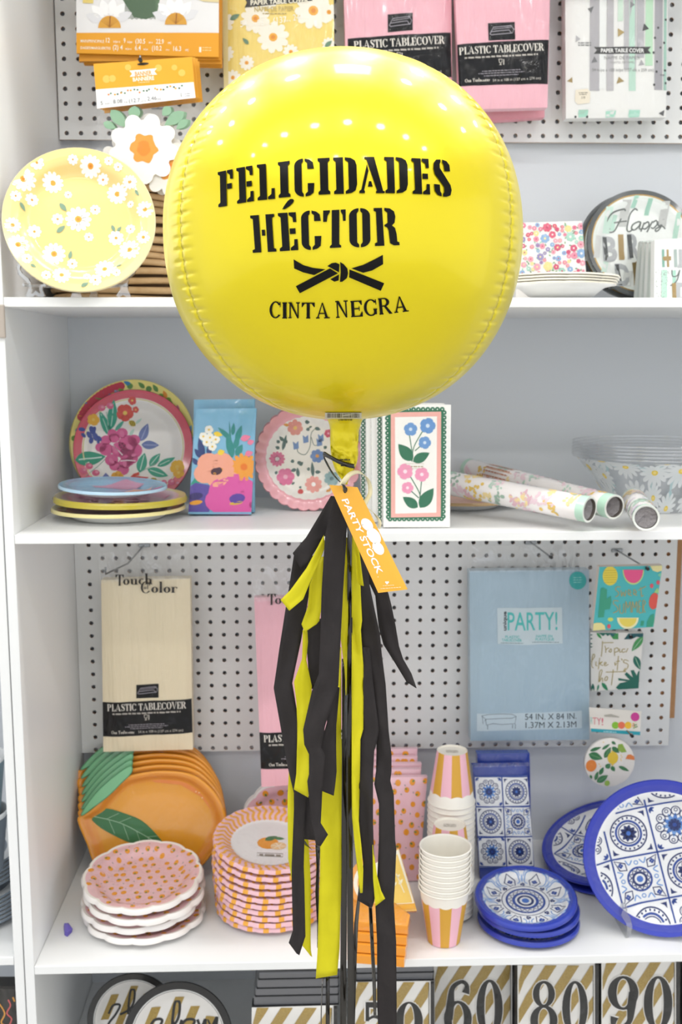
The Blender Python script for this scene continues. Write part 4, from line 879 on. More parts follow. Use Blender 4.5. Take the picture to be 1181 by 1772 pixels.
# --- plastic table covers with the black band
def bandart(tl, tr, br, bl, icon, fine=True):
    A = Art(); q = [tl, tr, br, bl]
    A.poly([tl]+[((1-t)*tl[0]+t*tr[0], (1-t)*tl[1]+t*tr[1]+math.sin(t*9)*.5) for t in (.2, .4, .6, .8)]+[tr, br]+[((1-t)*br[0]+t*bl[0], (1-t)*br[1]+t*bl[1]+math.sin(t*11)*.5) for t in (.25, .5, .75)]+[bl], 'vinyl'); A.poly(icon, 'vinyl'); A.up()
    wd = tr[0]-tl[0]; ro = math.atan2(tr[1]-tl[1], wd); U = lambda u, v: ((1-u)*(1-v)*tl[0]+u*(1-v)*tr[0]+u*v*br[0]+(1-u)*v*bl[0], (1-u)*(1-v)*tl[1]+u*(1-v)*tr[1]+u*v*br[1]+(1-u)*v*bl[1])
    A.serif('PLASTIC TABLECOVER', *U(.06, .26), wd*.078, '#e9e4da', width=wd*.88, rot=ro, st=.2, th=.05, sf=.05)
    A.tiny(U(.12, 0)[0], U(.88, 0)[0], U(.12, .35)[1], wd*.022, '#bdb7ae', ro)
    x, y = U(.5, .47); k = '#d8d2c8'; s_ = wd*.03
    A.line([(x-s_, y-s_*.9), (x+s_*.2, y-s_*.9), (x, y+s_*.3), (x-s_*.8, y+s_*.3), (x-s_, y-s_*.9)], s_*.22, k); A.line([(x-s_*.4, y+s_*.3), (x-s_*.4, y+s_*.9)], s_*.22, k); A.line([(x-s_*.8, y+s_), (x, y+s_)], s_*.22, k); A.line([(x+s_*.7, y-s_*.9), (x+s_*.7, y+s_)], s_*.3, k)
    for i, (a, b_) in enumerate(((.3, .7), (.26, .74), (.32, .68))): A.tiny(U(a, 0)[0], U(b_, 0)[0], U(a, .68+.055*i)[1], wd*.013, '#8d8890', ro)
    A.serif('One Tablecover', *U(.1, .925), wd*.036, '#d6d0c6', width=wd*.26, rot=ro, st=.2, sf=.05, th=.07); A.sans('54 in x 108 in (137 cm x 274 cm)', *U(.4, .925), wd*.028, '#d6d0c6', width=wd*.5, rot=ro)
    (ax, ay), (bx_, by), (cx_, cy_), (dx, dy) = icon; I = lambda u, v: (ax+(bx_-ax)*u+(dx-ax)*v, ay+(by-ay)*u+(dy-ay)*v); lw = (bx_-ax)*.03
    A.line([I(*p) for p in ((.06, .62), (.2, .25), (.86, .2), (.96, .42), (.9, .62), (.12, .68), (.06, .62))], lw, '#9d98a2'); A.line([I(*p) for p in ((.12, .5), (.5, .46), (.78, .44), (.86, .6))], lw, '#9d98a2'); A.line([I(*p) for p in ((.2, .36), (.82, .3), (.9, .22))], lw, '#8d8892')
    return A
ghook = 'packaged table covers on the upper pegboard'
pack('table_cover', 'pink plastic table cover partly behind the balloon top', 'table cover', [(592, -120), (781, -120), (783, 190), (601, 190)], .37, .03, 'pink_plastic', bandart((602, 68), (780, 57), (782, 134), (604, 142), [(671, 27), (714, 24), (714, 54), (671, 58)]), 0, .006, .001, 4, True, cut=30, group=ghook, famp=.004)
pack('table_cover', 'pink plastic table cover right of the balloon top, front of its hook', 'table cover', [(784, -120), (955, -120), (948, 186), (796, 190)], .345, .024, 'pink_plastic', bandart((784, 78), (950, 69.5), (948, 146), (789, 150), [(844, 42), (890, 40), (891, 70), (845, 72)]), 0, .006, .001, 5, True, [(782, -120), (957, -120), (952, 204), (800, 206)], cut=30, group=ghook, famp=.005)
pack('table_cover', 'deeper pink plastic table cover whose hem shows below the right pink one', 'table cover', [(800, -100), (944, -100), (943, 203), (812, 212)], .405, .024, '#e79aa8', None, 0, .005, .001, 6, True, [(798, -100), (946, -100), (946, 212), (815, 224)], group=ghook, famp=.005)
# --- mint striped paper table cover
A = Art(); z = Zm(770, 0, 2.8735)
for x0, x1, y1, k in ((665, 712, 570, '#a8d0bd'), (720, 768, 455, '#b3b1b5'), (768, 800, 445, '#eef0ee'), (805, 838, 455, '#bcbabd'), (860, 885, 110, '#cfe6d4'), (890, 950, 350, '#bebdc0'), (915, 948, 455, '#bfe0cf'), (955, 990, 290, '#b9b8bc'), (997, 1033, 330, '#bfe3c4'), (1042, 1082, 450, '#a9a7ad'), (1090, 1104, 450, '#a7cdbf'), (805, 850, 580, '#e0e6e2'), (915, 970, 578, '#b9e2d2')):
    y0 = -200 if y1 < 500 else 548; A.poly(z((x0, y0), (x1, y0), (x1-2, y1), (x0-3, y1)), k)
for x0, x1 in ((665, 712), (800, 850), (915, 970)): A.poly(z((x0, 555), (x1, 552), (x1-3, 582), (x0, 585)), '#a9dcc8')
A.up()
for p, k in (((708, 48), (738, 36), (725, 70)), '#6b6d70'), (((857, 145), (890, 165), (858, 188)), '#b29a63'), (((980, 158), (988, 120), (1013, 148)), '#4c4d4f'), (((650, 180), (672, 198), (648, 214)), '#b8b7ba'), (((725, 318), (740, 284), (756, 312)), '#77777a'), (((850, 420), (862, 386), (888, 408)), '#a48d58'), (((608, 405), (632, 386), (634, 414)), '#a48d58'), (((960, 330), (975, 300), (990, 325)), '#a9a8ab'), (((1063, 565), (1092, 548), (1088, 578)), '#5b5c5e'), (((920, 12), (942, 28), (918, 45)), '#8a8b8e'): A.poly(z(*p), k)
for x, y in ((1058, 142), (1042, 192), (1098, 100), (1090, 215), (1070, 240), (1035, 265), (1052, 310), (1095, 352), (1050, 360), (1038, 425), (1098, 415), (650, 582), (708, 582)): (X, Y_), = z((x, y)); A.ell(X, Y_, 2, 2.2, '#3f4042', n=8)
A.up(); A.poly(z((738, 238), (1022, 236), (1008, 252), (1022, 270), (738, 272), (752, 255)), '#2a2a2b'); A.up(); A.sans('PAPER TABLE COVER', 1076.5, 92, 6.6, '#f1f1ef', width=75, bold=.03, align='c')
A.sans('NAPPE DE PAPIER', 1076, 104, 5.5, '#9fa09f', width=62, align='c'); A.sans('MANTEL DE PAPEL', 1076, 111, 3.4, '#a5a6a5', width=42, align='c')
A.sans('54 in/po x 108 in/po (137 cm x 259 cm)', 1024, 125, 5.5, '#8c8d8c', width=106); A.tiny(1000, 1022, 76, 2.4, '#77787a'); A.tiny(1000, 1022, 80, 2.4, '#77787a'); A.tiny(1142, 1150, 131, 2.4, '#77787a')
A.poly(z((648, 450), (708, 445), (720, 465), (718, 515), (660, 522), (645, 505)), '#efe6d2'); A.up(); A.tiny(1001, 1016, 162, 2, '#8d8576'); A.tiny(1002, 1014, 165, 2, '#8d8576'); A.sans('3/8', 1005, 172, 4, '#8d8576')
pack('table_cover', 'mint and grey striped paper table cover with gold triangles', 'table cover', [(978, -120), (1159, -120), (1153, 203), (980, 205)], .385, .03, '#efefec', A, 0, .005, .0008, 7, True, [(974, -120), (1163, -120), (1159, 209), (975, 210)], group=ghook, cut=30, famp=.004)
# --- flowered napkin pack
A = Art(); g = random.Random(21); KS = ['#e0607e', '#ea8fa6', '#f0e39a', '#8fb4dc', '#9a8fc0', '#d8577a', '#f0a9b8', '#e77f9a', '#eb95ab', '#a9d8c6']
used = []
for _ in range(900):
    r = g.choice([3.2, 4, 5, 6.2, 8]); x, y = g.uniform(899, 1017), g.uniform(378, 488)
    if all((x-a)**2+(y-b_)**2 > (r+c_)**2*.8 for a, b_, c_ in used) and 899+r < x < 1014-r*.8 and 377+r < y < 490-r: used.append((x, y, r)); blossom(A, x, y, r, g.choice(KS), g.choice(['#f8e9a8', '#fff5ee', '#c8486a']), g.choice([5, 6, 7]), g.uniform(0, 6))
for _ in range(120):
    x, y = g.uniform(902, 1010), g.uniform(381, 485); a = g.uniform(0, 6.28); A.l = 0.3; A.leaf(x, y, x+5*math.cos(a), y+5*math.sin(a), 2, g.choice(['#74a56f', '#8ecdb4', '#5d9065']))
yn = .22
q = [(901, 378), (1007, 374), (1020, 496), (888, 500)]; zb_ = at(950, 500, yn).z; sh = Z1+.0005
def shy(q, Y): """lift the pack so its lowest edge sits on the shelf"""
pack('napkin_pack', 'square napkin pack of small pastel flowers on the upper shelf', 'napkins', [(899, 377), (1008, 374), (1019, 515), (893, 515)], .24, .02, '#f7f5f1', A, 12, .002, .0006, 8, True, on=Z1)
# --- scalloped white plates with gilt rims
gp = 'white gilt-rimmed plates on the upper shelf'
c = at(972, 502, .1); R1 = pxr(92, .1, 500)
b = plate_mesh(R1, [(.9, '#f6f5f1'), (.975, '#efe8d6'), (1.1, '#9c8a58|f')], None, .26, .05, 9, 90, .012, kback='#f6f6f4', klip='#e9e3d2', flat=.5)
pm = tag(b.build('paper_plate'), 'lowest white scalloped gilt-rimmed plate beside the flowered napkins', 'plate', gp); pm.matrix_world = frame((c.x, c.y, Z1+.0035), (0, 0, 1), (0, 1, 0))
for i in range(1, 4): dup(pm, ['', 'second white gilt-rimmed plate from the shelf', 'third white gilt-rimmed plate from the shelf', 'topmost white scalloped gilt-rimmed plate beside the flowered napkins'][i], frame((c.x+.002*i, c.y, Z1+.0035+.0046*i), (.006*i, 0, 1), (0, 1, 0), 2*PI/9*i))
# --- happy birthday plates
A = Art(); z = lambda *p: [((860+a/3.68-1108)/96, -(300+b_/3.68-424)/101) for a, b_ in p]
def zin(P): return all(x*x+y*y < .8 for x, y in P)
for k, x0, x1, y0, y1 in (('#a9d6c4', 880, 910, 120, 200), ('#9ccbb8', 970, 1000, 140, 250), ('#c9cbc9', 800, 860, 150, 330), ('#cfe9dc', 690, 740, 200, 380), ('#d9dad8', 620, 660, 400, 560), ('#cfe7dc', 665, 700, 580, 660), ('#c3c5c3', 1060, 1110, 160, 330), ('#b7dccb', 1150, 1180, 240, 420), ('#cdd0cd', 800, 860, 640, 760), ('#bfe0d1', 740, 770, 250, 360)):
    n = 6
    A.poly(z((x0, y0), (x1, y0), (x1-25, y1), (x0-25, y1)), k)
A.up(2)
for pts in ([(718, 350), (703, 320), (705, 280), (735, 240), (790, 215), (822, 213), (805, 250), (775, 310), (745, 362), (715, 370), (702, 355)], [(905, 215), (885, 205), (855, 240), (838, 300), (830, 350), (845, 365), (870, 345)], [(745, 303), (790, 295), (832, 290)], [(925, 300), (905, 295), (870, 315), (860, 345), (880, 352), (910, 325), (922, 300), (912, 345), (935, 340)], [(945, 300), (920, 365)], [(945, 310), (970, 295), (975, 320), (950, 345), (932, 340)], [(1000, 290), (960, 368)], [(1000, 300), (1025, 285), (1030, 310), (1005, 340), (988, 335)], [(1035, 290), (1040, 325), (1065, 300), (1075, 260), (1062, 310), (1040, 350), (1020, 362), (1020, 345), (1060, 325), (1082, 345)]):
    A.curve([z(p)[0] for p in pts], .026, '#6b716f')
def bigl(P, k): A.poly(z(*P), k)
A.up(2)
for (x, y, w_, h, ch, k1, k2) in ((665, 405, 95, 165, 'B', '#4a4f50', '#b9bcbf'), (770, 390, 35, 165, 'I', '#a98e5b', '#a98e5b'), (828, 385, 85, 165, 'R', '#3f4445', '#a9adb0'), (740, 595, 95, 155, 'D', '#3c3f40', '#a9adb0'), (855, 580, 60, 160, 'A', '#7d6a3c', '#a08650')):
    X, Y_ = z((x, y+h))[0]; X2, Y2 = z((x+w_, y))[0]; A.sans(ch, X, Y_, Y2-Y_, k2, width=X2-X, bold=.04, sy=1); A.up(); A.poly(z((x, y+2), (x+28, y), (x+38, y+h), (x+12, y+h+2)), k1); A.l -= 1
c = at(1108, 424, .33); R2 = pxr(95, .33, 424); t = math.radians(14)
b = plate_mesh(R2, [(.84, '#eef2ef|g'), (.9, '#e4ebe6|g'), (.925, '#a98a50|f'), (1.1, '#55595b|g')], A, .1, seg=96)
gb = 'mint Happy Birthday plates with dark rims'
o = tag(b.build('paper_plate'), 'front mint and grey Happy Birthday plate with a dark grey rim', 'plate', gb); o.matrix_world = frame(c, (0, -math.cos(t), math.sin(t)))
o['group'] = gb; f = wrapdisc(R2, 3, .1).build('clear_wrapper', None); f.parent = o
dup(o, 'rear mint Happy Birthday plate peeping out at the left of the front one', frame(c+Vector((-.01, .022, -.004)), (0, -math.cos(t), math.sin(t))))
# --- birthday napkins at the right edge
A = Art(); z = Zm(860, 300, 3.68); g = random.Random(9)
for x0, x1, k in ((1015, 1045, '#f0f2f1'), (1050, 1085, '#bfe6d2'), (1120, 1140, '#a9d6c4')): A.poly(z((x0, 590 if x0 < 1060 else 595), (x1, 590), (x1, 785), (x0, 785)), k)
A.up()
for _ in range(70): (X, Y_), = z((g.uniform(1015, 1100), g.uniform(590, 780))); A.poly([(X-.8, Y_+.6), (X+.8, Y_+.6), (X, Y_-.9)], '#8f9694')
for (x, w_, k) in ((1052, 14, '#7fae9e'), (1082, 12, '#a98e5b'), (1128, 18, '#a9b8b4'), (1160, 24, '#b9bcbf')): A.poly(z((x, 460), (x+w_, 458), (x+w_+4, 570), (x+3, 572)), k)
A.poly(z((1056, 505), (1110, 503), (1110, 528), (1058, 530)), '#a98e5b'); A.sans('A', 860+1150/3.68, 300+570/3.68, 30, '#b9bcbf', bold=.04); A.curve(z((1115, 590), (1120, 630), (1150, 625), (1165, 590), (1150, 650), (1125, 680), (1105, 690)), 1.8, '#6b6f6e')
A.up(); A.poly(z((1115, 675), (1140, 672), (1145, 780), (1120, 782)), '#a98e5b'); A.sans('D', 860+1140/3.68, 300+782/3.68, 29, '#b9bcbf', bold=.04)
gn = 'striped HAPPY napkin packs at the right edge of the upper shelf'
pack('napkin_pack', 'front white napkin pack lettered HAPPY in mint and gold, right edge', 'napkins', [(1134, 408), (1228, 402), (1228, 515.5), (1133, 515.5)], .17, .022, '#eef1ef', A, 4, .0015, .0005, 9, True, group=gn, on=Z1)
for i in range(3):
    A = Art(); A.line([(1111+6*i, 408.5+1.2*i), (1160, 407+1.2*i)], .8, '#55595a')
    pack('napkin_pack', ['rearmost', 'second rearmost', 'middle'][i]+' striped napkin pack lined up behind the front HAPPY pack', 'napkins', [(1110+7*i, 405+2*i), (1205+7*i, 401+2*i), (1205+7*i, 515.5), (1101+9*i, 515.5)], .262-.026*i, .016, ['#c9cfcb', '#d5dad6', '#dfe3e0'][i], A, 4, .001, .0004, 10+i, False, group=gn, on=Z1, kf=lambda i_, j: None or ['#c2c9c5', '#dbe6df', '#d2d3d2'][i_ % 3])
# ================================================================== MIDDLE BAY (on the second shelf)
def lean(c, tilt, yaw=0): t = math.radians(tilt); y = math.radians(yaw); return frame(c, (math.sin(y)*math.cos(t), -math.cos(y)*math.cos(t), math.sin(t)))
def wrap_on(o, R, seed, depth=.15):
    f = wrapdisc(R, seed, depth).build('clear_wrapper', None); f.parent = o; return f
# --- big floral plates leaning at the left
GL = '#2f9e80'; PKc = '#e0629a'
z = Zm(120, 650, 5.368)
def P9(x, y): (X, Y_), = z((x, y)); return ((X-232)/100, -(Y_-768)/93)
A = Art()
def lf(x0, y0, x1, y1, w_, k, v=None): A.leaf(*P9(x0, y0), *P9(x1, y1), w_/520, k, v)
A.ring(0, 0, .855, .02, '#e8d9a0', 48); A.up()
lf(375, 520, 290, 310, 70, '#35a58a', '#bfe3d6'); lf(385, 470, 420, 215, 85, '#35a58a', '#bfe3d6'); lf(425, 480, 510, 385, 36, '#58b09a'); lf(80, 740, 345, 700, 130, '#2f9e80', '#d5efe6'); lf(660, 570, 725, 415, 80, '#7382bb', '#a9b3da'); lf(668, 600, 830, 605, 78, '#6d7fb8', '#a9b3da')
lf(655, 840, 700, 670, 90, '#3aa88b', '#cdeae0'); lf(745, 785, 840, 675, 70, '#3aa88b', '#cdeae0'); lf(815, 785, 980, 712, 60, '#3aa88b', '#cdeae0'); lf(725, 810, 920, 875, 80, '#3aa88b', '#cdeae0'); lf(560, 525, 600, 460, 30, '#bfdccf'); lf(610, 420, 670, 370, 24, '#bfdccf')
A.line([P9(375, 520), P9(350, 320)], .014, '#a9c9bb'); A.line([P9(655, 840), P9(760, 785), P9(840, 735)], .012, '#a9c9bb'); A.line([P9(355, 710), P9(180, 880), P9(120, 885)], .01, '#6d9e8c')
A.up()
for x, y, r in ((300, 620, 40), (345, 560, 40), (350, 640, 50), (420, 540, 40), (400, 500, 34), (470, 640, 62), (490, 500, 42), (545, 590, 70), (600, 650, 62), (600, 560, 45), (540, 680, 60), (400, 730, 48), (430, 780, 40), (520, 760, 45), (505, 815, 44), (590, 720, 40), (560, 745, 35)): X, Y_ = P9(x, y); A.ell(X, Y_, r*1.22/520, r*1.15/540, '#df5f99', n=14)
A.up()
for x, y, r in ((490, 505, 30), (430, 640, 35), (560, 620, 32), (520, 765, 26), (400, 740, 26), (600, 690, 22)): X, Y_ = P9(x, y); A.ell(X, Y_, r*1.1/520, r*.7/540, '#e678a8', x*.1, 12)
for x, y in ((470, 600), (485, 625), (500, 645), (510, 610), (495, 590)): X, Y_ = P9(x, y); A.ell(X, Y_, .016, .016, '#7a2f55', n=6)
for pts in (((395, 590), (450, 640), (500, 690)), ((480, 740), (540, 735), (620, 740))): A.curve([P9(*p) for p in pts], .018, '#f7e6ee')
for x, y, r in ((225, 480, 40), (200, 520, 34), (250, 530, 38), (240, 470, 26), (285, 545, 30), (215, 565, 30), (135, 475, 30), (150, 525, 26), (275, 570, 22)): X, Y_ = P9(x, y); A.ell(X, Y_, r/520, r*.6/520, '#3c4f9e', x, 10)
lf(360, 970, 350, 840, 90, '#6a76b6', '#a7afd8')
for x, y, r, k in ((515, 325, 75, '#e0564e'), (585, 225, 36, '#df5a55'), (612, 297, 28, '#df5a55'), (235, 390, 52, '#f2b83c'), (455, 880, 56, '#f2b23a'), (290, 935, 40, '#f2b83c'), (235, 985, 48, '#f2b83c'), (1000, 800, 66, '#f4bf3e'), (1015, 850, 50, '#f2b83c')): X, Y_ = P9(x, y); blossom(A, X, Y_, r/520, k, '#f6d06a', 5, x)
A.poly([P9(*p) for p in ((440, 1000), (470, 900), (540, 930), (560, 890), (640, 870), (740, 880), (700, 910), (765, 945), (700, 965), (730, 990), (690, 1005))], '#d8453c'); A.poly([P9(*p) for p in ((545, 905), (600, 850), (650, 835), (655, 860), (590, 885))], '#dd4f44')
A.up(); A.poly([P9(*p) for p in ((495, 1000), (520, 930), (570, 900), (625, 920), (640, 965), (610, 995))], '#5b2a22'); A.up()
for _ in range(22): X, Y_ = P9(R_.uniform(515, 630), R_.uniform(915, 990)); A.ell(X, Y_, .011, .011, '#e2953a', n=6)
for x, y in ((310, 290), (385, 270), (205, 790), (160, 830), (265, 845), (215, 900), (145, 900), (880, 935), (950, 930), (1000, 945), (870, 1010), (950, 1005)): X, Y_ = P9(x, y); A.ell(X, Y_, .06, .055, '#e0688f', n=12); A.up(); A.ell(X+.015, Y_+.015, .028, .022, '#f0a3bb', n=8); A.l -= 1
for x, y in ((582, 415), (790, 910)):
    X, Y_ = P9(x, y); A.ell(X, Y_, .065, .048, '#e9cf4a', -.6, 12); A.up()
    for k in (-.03, 0, .03): A.line([(X+k-.012, Y_+.045), (X+k+.02, Y_-.045)], .013, '#453c1e')
    A.l -= 1
c = at(232, 768, .372); R3 = pxr(101, .372, 768)
gp = 'floral plates leaning at the left of the second shelf'
b = plate_mesh(R3, [(.82, '#f4f0ec|g'), (.865, '#fbfaf7|g'), (1.1, '#d9475f|g')], A, .1, seg=96, cut=.1, klip='#c23a52|g')
o = tag(b.build('paper_plate'), 'large white floral plate with a red rim in front of the leaning pair', 'plate', gp); o.matrix_world = lean(c, 16); wrap_on(o, R3, 2, .12); rest(o, Z2)
A = Art(); g = random.Random(5)
for i in range(60): a = 2*PI*i/60+g.uniform(-.04, .04); r = g.uniform(.85, .97); k = g.choice(['#cf6a92', '#5f8f4a', '#3f86b5', '#e2902f', '#c9426a', '#7fb4d6', '#6f9e3a']); A.leaf((r-.05)*math.cos(a), (r-.05)*math.sin(a), (r+.03)*math.cos(a+.13), (r+.03)*math.sin(a+.13), .07, k) if i % 2 else A.ell(r*math.cos(a), r*math.sin(a), .05, .05, k, n=9)
for i in range(14): a = 1.8+.07*i; A.ell(.92*math.cos(a), .92*math.sin(a), .07, .07, '#c4374f', n=9)
b = plate_mesh(R3*1.05, [(.8, '#7fc0dc|g'), (1.1, '#efe07a|g')], A, .1, seg=96)
o = tag(b.build('paper_plate'), 'yellow-rimmed floral plate behind the red-rimmed one, top edge showing', 'plate', gp); o.matrix_world = lean(c+Vector((-.003, .016, .004)), 16)
o = dup(o, 'rearmost floral plate of the leaning set, just its left edge showing', lean(c+Vector((-.007, .025, .001)), 16))
# --- three plates stacked flat in front of them
Rf = .121; cf = onz(192, 890, Z2); cf = Vector((onz(193, 907, Z2).x, .072+Rf, Z2))
gs = 'floral plates stacked flat at the front left of the second shelf'
A = Art(); g = random.Random(15)
for i in range(46): a = 2*PI*i/46; r = g.uniform(.87, 1.0); A.ell(r*math.cos(a), r*math.sin(a), .05, .03, g.choice(['#cf6a92', '#5f8f4a', '#3f86b5', '#e2902f', '#c9426a']), a, 8)
b = plate_mesh(Rf, [(.8, '#f0d3de|g'), (1.1, '#f0e6a4|g')], A, .17, seg=80, klip='#efe3a0|g', kback='#f0efe9', lip=.03)
o = tag(b.build('paper_plate'), 'lowest plate of the flat front stack, cream yellow rim with flowers', 'plate', gs); o.matrix_world = frame((cf.x, cf.y, Z2+.0006), (0, 0, 1), (0, 1, 0))
A = Art()
for i in range(40): x, y = g.uniform(-.8, .8), g.uniform(-.8, .8); (A.ell(x, y, .06, .05, g.choice(['#d8a0b8', '#c98aa5', '#e9bfd0']), n=9) if x*x+y*y < .6 else None)
b = plate_mesh(Rf*.985, [(.9, '#e2b9c9|g'), (1.1, '#d8c9a0|g')], A, .12, seg=80, klip='#c2b23a|g', kback='#cfc9ba', lip=.05)
o = tag(b.build('paper_plate'), 'middle plate of the flat front stack, dusty pink with a mustard edge', 'plate', gs); o.matrix_world = frame((cf.x+.004, cf.y, Z2+.0275), (.015, -.01, 1), (0, 1, 0))
A = Art()
for k, P in (('#d65fa8', ((.1, -.9), (.5, -.84), (.9, -.38), (.95, 0), (.7, -.3), (.4, -.55))), ('#7a55b8', ((-.3, -.92), (.25, -.9), (.45, -.7), (.1, -.72), (-.2, -.75))), ('#3f9e90', ((-.6, -.3), (-.2, -.5), (.2, -.3), (-.1, -.1))), ('#d8a4c0', ((-.5, .5), (.2, .3), (.5, .6), (.1, .85))), ('#f2b8a0', ((.2, 0), (.6, -.1), (.7, .3), (.35, .35)))): A.poly(P, k)
b = plate_mesh(Rf*.80, [(1.1, '#9cc6e4|g')], A, .15, seg=80, klip='#b9d9ee|g', kback='#e9edf0', lip=.03)
o = tag(b.build('paper_plate'), 'topmost plate of the flat front stack, glossy light blue', 'plate', gs); o.matrix_world = frame((cf.x-.006, cf.y-.022, Z2+.0495), (.035, -.03, 1), (0, 1, 0)); wrap_on(o, Rf*.80, 5)
# --- blue floral napkin packs
def bluenap():
    z = Zm(0, 640, 2.567); A = Art(); LF = lambda x0, y0, x1, y1, w_, k, v=None: A.leaf(*z((x0, y0))[0], *z((x1, y1))[0], w_/2.567, k, v)
    for a in ((1030, 410, 1020, 235, 10), (1035, 400, 1010, 290, 34), (1050, 330, 1075, 255, 26), (1030, 320, 970, 265, 22), (1035, 300, 1040, 245, 18), (1050, 390, 1078, 340, 30), (1045, 360, 1060, 300, 24)): LF(*a, '#2f8a86')
    for a in ((900, 400, 865, 360, 26), (905, 400, 885, 310, 30), (930, 390, 930, 340, 24), (880, 430, 855, 400, 22)): LF(*a, '#2b3f77')
    A.poly(z((838, 640), (840, 530), (870, 510), (930, 520), (945, 560), (930, 640)), '#5b4b9e'); A.poly(z((845, 520), (880, 470), (890, 510)), '#2f9a86'); A.up()
    for x, y, r in ((930, 425, 52), (985, 425, 55), (910, 470, 48), (965, 480, 55), (1010, 465, 42)): (X, Y_), = z((x, y)); A.ell(X, Y_, r/2.567, r*.9/2.567, '#f3a98f', n=14)
    (X, Y_), = z((1085, 440)); A.flower(X, Y_, 62/2.567, 14, '#f0a03a', '#e87a2a', 0, 1.1, .25)
    for x, y, r in ((990, 550, 62), (1050, 530, 60), (1085, 545, 55), (1000, 610, 60), (1070, 605, 60), (960, 590, 48), (1100, 600, 40)): (X, Y_), = z((x, y)); A.ell(X, Y_, r/2.567, r/2.567, '#dd5aa6', n=14)
    A.up()
    for x, y, w_, h in ((962, 460, 24, 16), (975, 455, 14, 14), (950, 465, 12, 10)): (X, Y_), = z((x, y)); A.ell(X, Y_, w_/2.567, h/2.567, '#4a2a3a', n=9)
    for x, y in ((955, 470), (985, 450)): (X, Y_), = z((x, y)); A.ell(X, Y_, 3, 2, '#e8a02f', n=8)
    for x, y, w_, h, k in ((1055, 580, 36, 22, '#5b3f9e'), (1050, 600, 30, 8, '#d8b03a'), (870, 570, 34, 16, '#3c3270'), (872, 598, 30, 10, '#e8a02f')): (X, Y_), = z((x, y)); A.ell(X, Y_, w_/2.567, h/2.567, k, -.15, 12)
    for x, y in ((930, 275), (905, 305), (935, 310), (960, 318), (920, 330), (945, 350)): (X, Y_), = z((x, y)); blossom(A, X, Y_, 7.5, '#f2f0e6', '#e8c24a', 5, x)
    for a in ((950, 290, 990, 300, 22), (945, 325, 975, 330, 18), (968, 380, 1000, 370, 26)): LF(*a, '#f2d03c')
    for a in ((1070, 318, 1115, 305, 28), (1100, 335, 1130, 325, 24), (1090, 385, 1125, 375, 26)): LF(*a, '#e77fa0')
    A.poly(z((838, 640), (1118, 640), (1117, 650), (838, 650)), '#7fb4d4')
    return A
gb = 'blue floral napkin packs on the second shelf'
yq = onz(380, 893, Z2).y
for i, (lab, q) in enumerate((('front light blue napkin pack printed with peach and pink flowers', [(340, 711), (444, 710), (435, 894), (326, 893)]), ('rear light blue napkin pack, its plain top showing above the front one', [(336, 691), (441, 690), (441, 886), (331, 886)]))):
    root, P = pack('napkin_pack', lab, 'napkins', q, yq+.03*i, .022, '#7cb6d6|g', bluenap() if i == 0 else None, 5, .003, .0008, 14+i, True, group=gb, kside='#6fa8c9', on=Z2)
# --- pink scalloped plates
A = Art(); z = lambda x, y: ((x/2.9525+420-534)/91, -(y/2.9525+680-793)/93)
def bl(x, y, r, k, kc, n=5): X, Y_ = z(x, y); blossom(A, X, Y_, r/270, k, kc, n, x)
DK = '#4d6a66'
for x, y, r, k, kc, n in ((270, 170, 40, '#e99a8d', '#f2c46a', 7), (220, 430, 46, '#e06d9a', '#f2b0c4', 6), (178, 335, 40, '#e2759a', '#fbf4f0', 12), (362, 470, 44, '#f0a49a', '#fbf4f0', 9), (382, 320, 36, '#6e8fc4', '#e8a24a', 7), (455, 440, 40, '#8fb0b2', '#5d7f86', 7), (440, 200, 22, '#d8486a', '#f2b0c4', 6), (560, 400, 30, '#e99a8d', '#f2c46a', 7)): bl(x, y, r, k, kc, n)
for a in ((205, 290, 225, 205), (190, 250, 175, 235), (210, 240, 190, 215), (215, 250, 230, 235), (190, 280, 168, 270), (345, 175, 325, 180), (350, 170, 345, 160), (370, 170, 400, 180), (285, 430, 280, 380), (275, 390, 245, 400), (290, 370, 310, 352), (265, 345, 245, 350), (280, 360, 300, 350), (360, 430, 355, 350), (345, 390, 328, 388), (370, 405, 400, 405), (430, 280, 415, 268), (180, 410, 165, 405), (200, 460, 190, 470), (255, 460, 262, 470), (320, 140, 345, 140)): A.leaf(*z(*a[:2]), *z(*a[2:]), .07, DK)
for a in ((215, 455, 200, 160), (240, 160, 208, 155), (440, 500, 425, 510), (448, 490, 440, 512)): A.leaf(*z(*a[:2]), *z(*a[2:]), .05, '#e6a052') if a[0] != 215 else None
A.curve([z(280, 270), z(285, 300), z(320, 312), z(345, 270), z(352, 200), z(372, 175)], .012, DK); A.curve([z(352, 220), z(365, 260), z(385, 260), z(392, 235)], .012, DK)
A.up()
for x, y in ((272, 262), (322, 228), (400, 222), (392, 245)): A.poly([z(x-14, y-20), z(x, y-8), z(x+14, y-22), z(x+16, y+18), z(x-10, y+24)], '#7796c6')
X, Y_ = z(296, 508); A.ell(X, Y_, .055, .05, '#cf4a4a', n=10); A.leaf(*z(290, 490), *z(300, 480), .05, DK)
for k in range(16): X, Y_ = z(178+18*math.cos(k*2.4)*(k/16)**.5, 335+18*math.sin(k*2.4)*(k/16)**.5); A.ell(X, Y_, .009, .009, '#55565a', n=5)
c = at(534, 795, .30); R4 = pxr(91, .30, 795); gk = 'pink scalloped floral plates behind the balloon neck'
b = plate_mesh(R4, [(.80, '#f4efe8|g'), (1.1, '#eda6b0|g')], A, .12, .035, 30, 180, klip='#e9a0ab|g')
o = tag(b.build('paper_plate'), 'front white floral plate with a scalloped pink rim behind the balloon neck', 'plate', gk); o.matrix_world = lean(c, 17); wrap_on(o, R4, 7, .13); dz = rest(o, Z2); c.z += dz
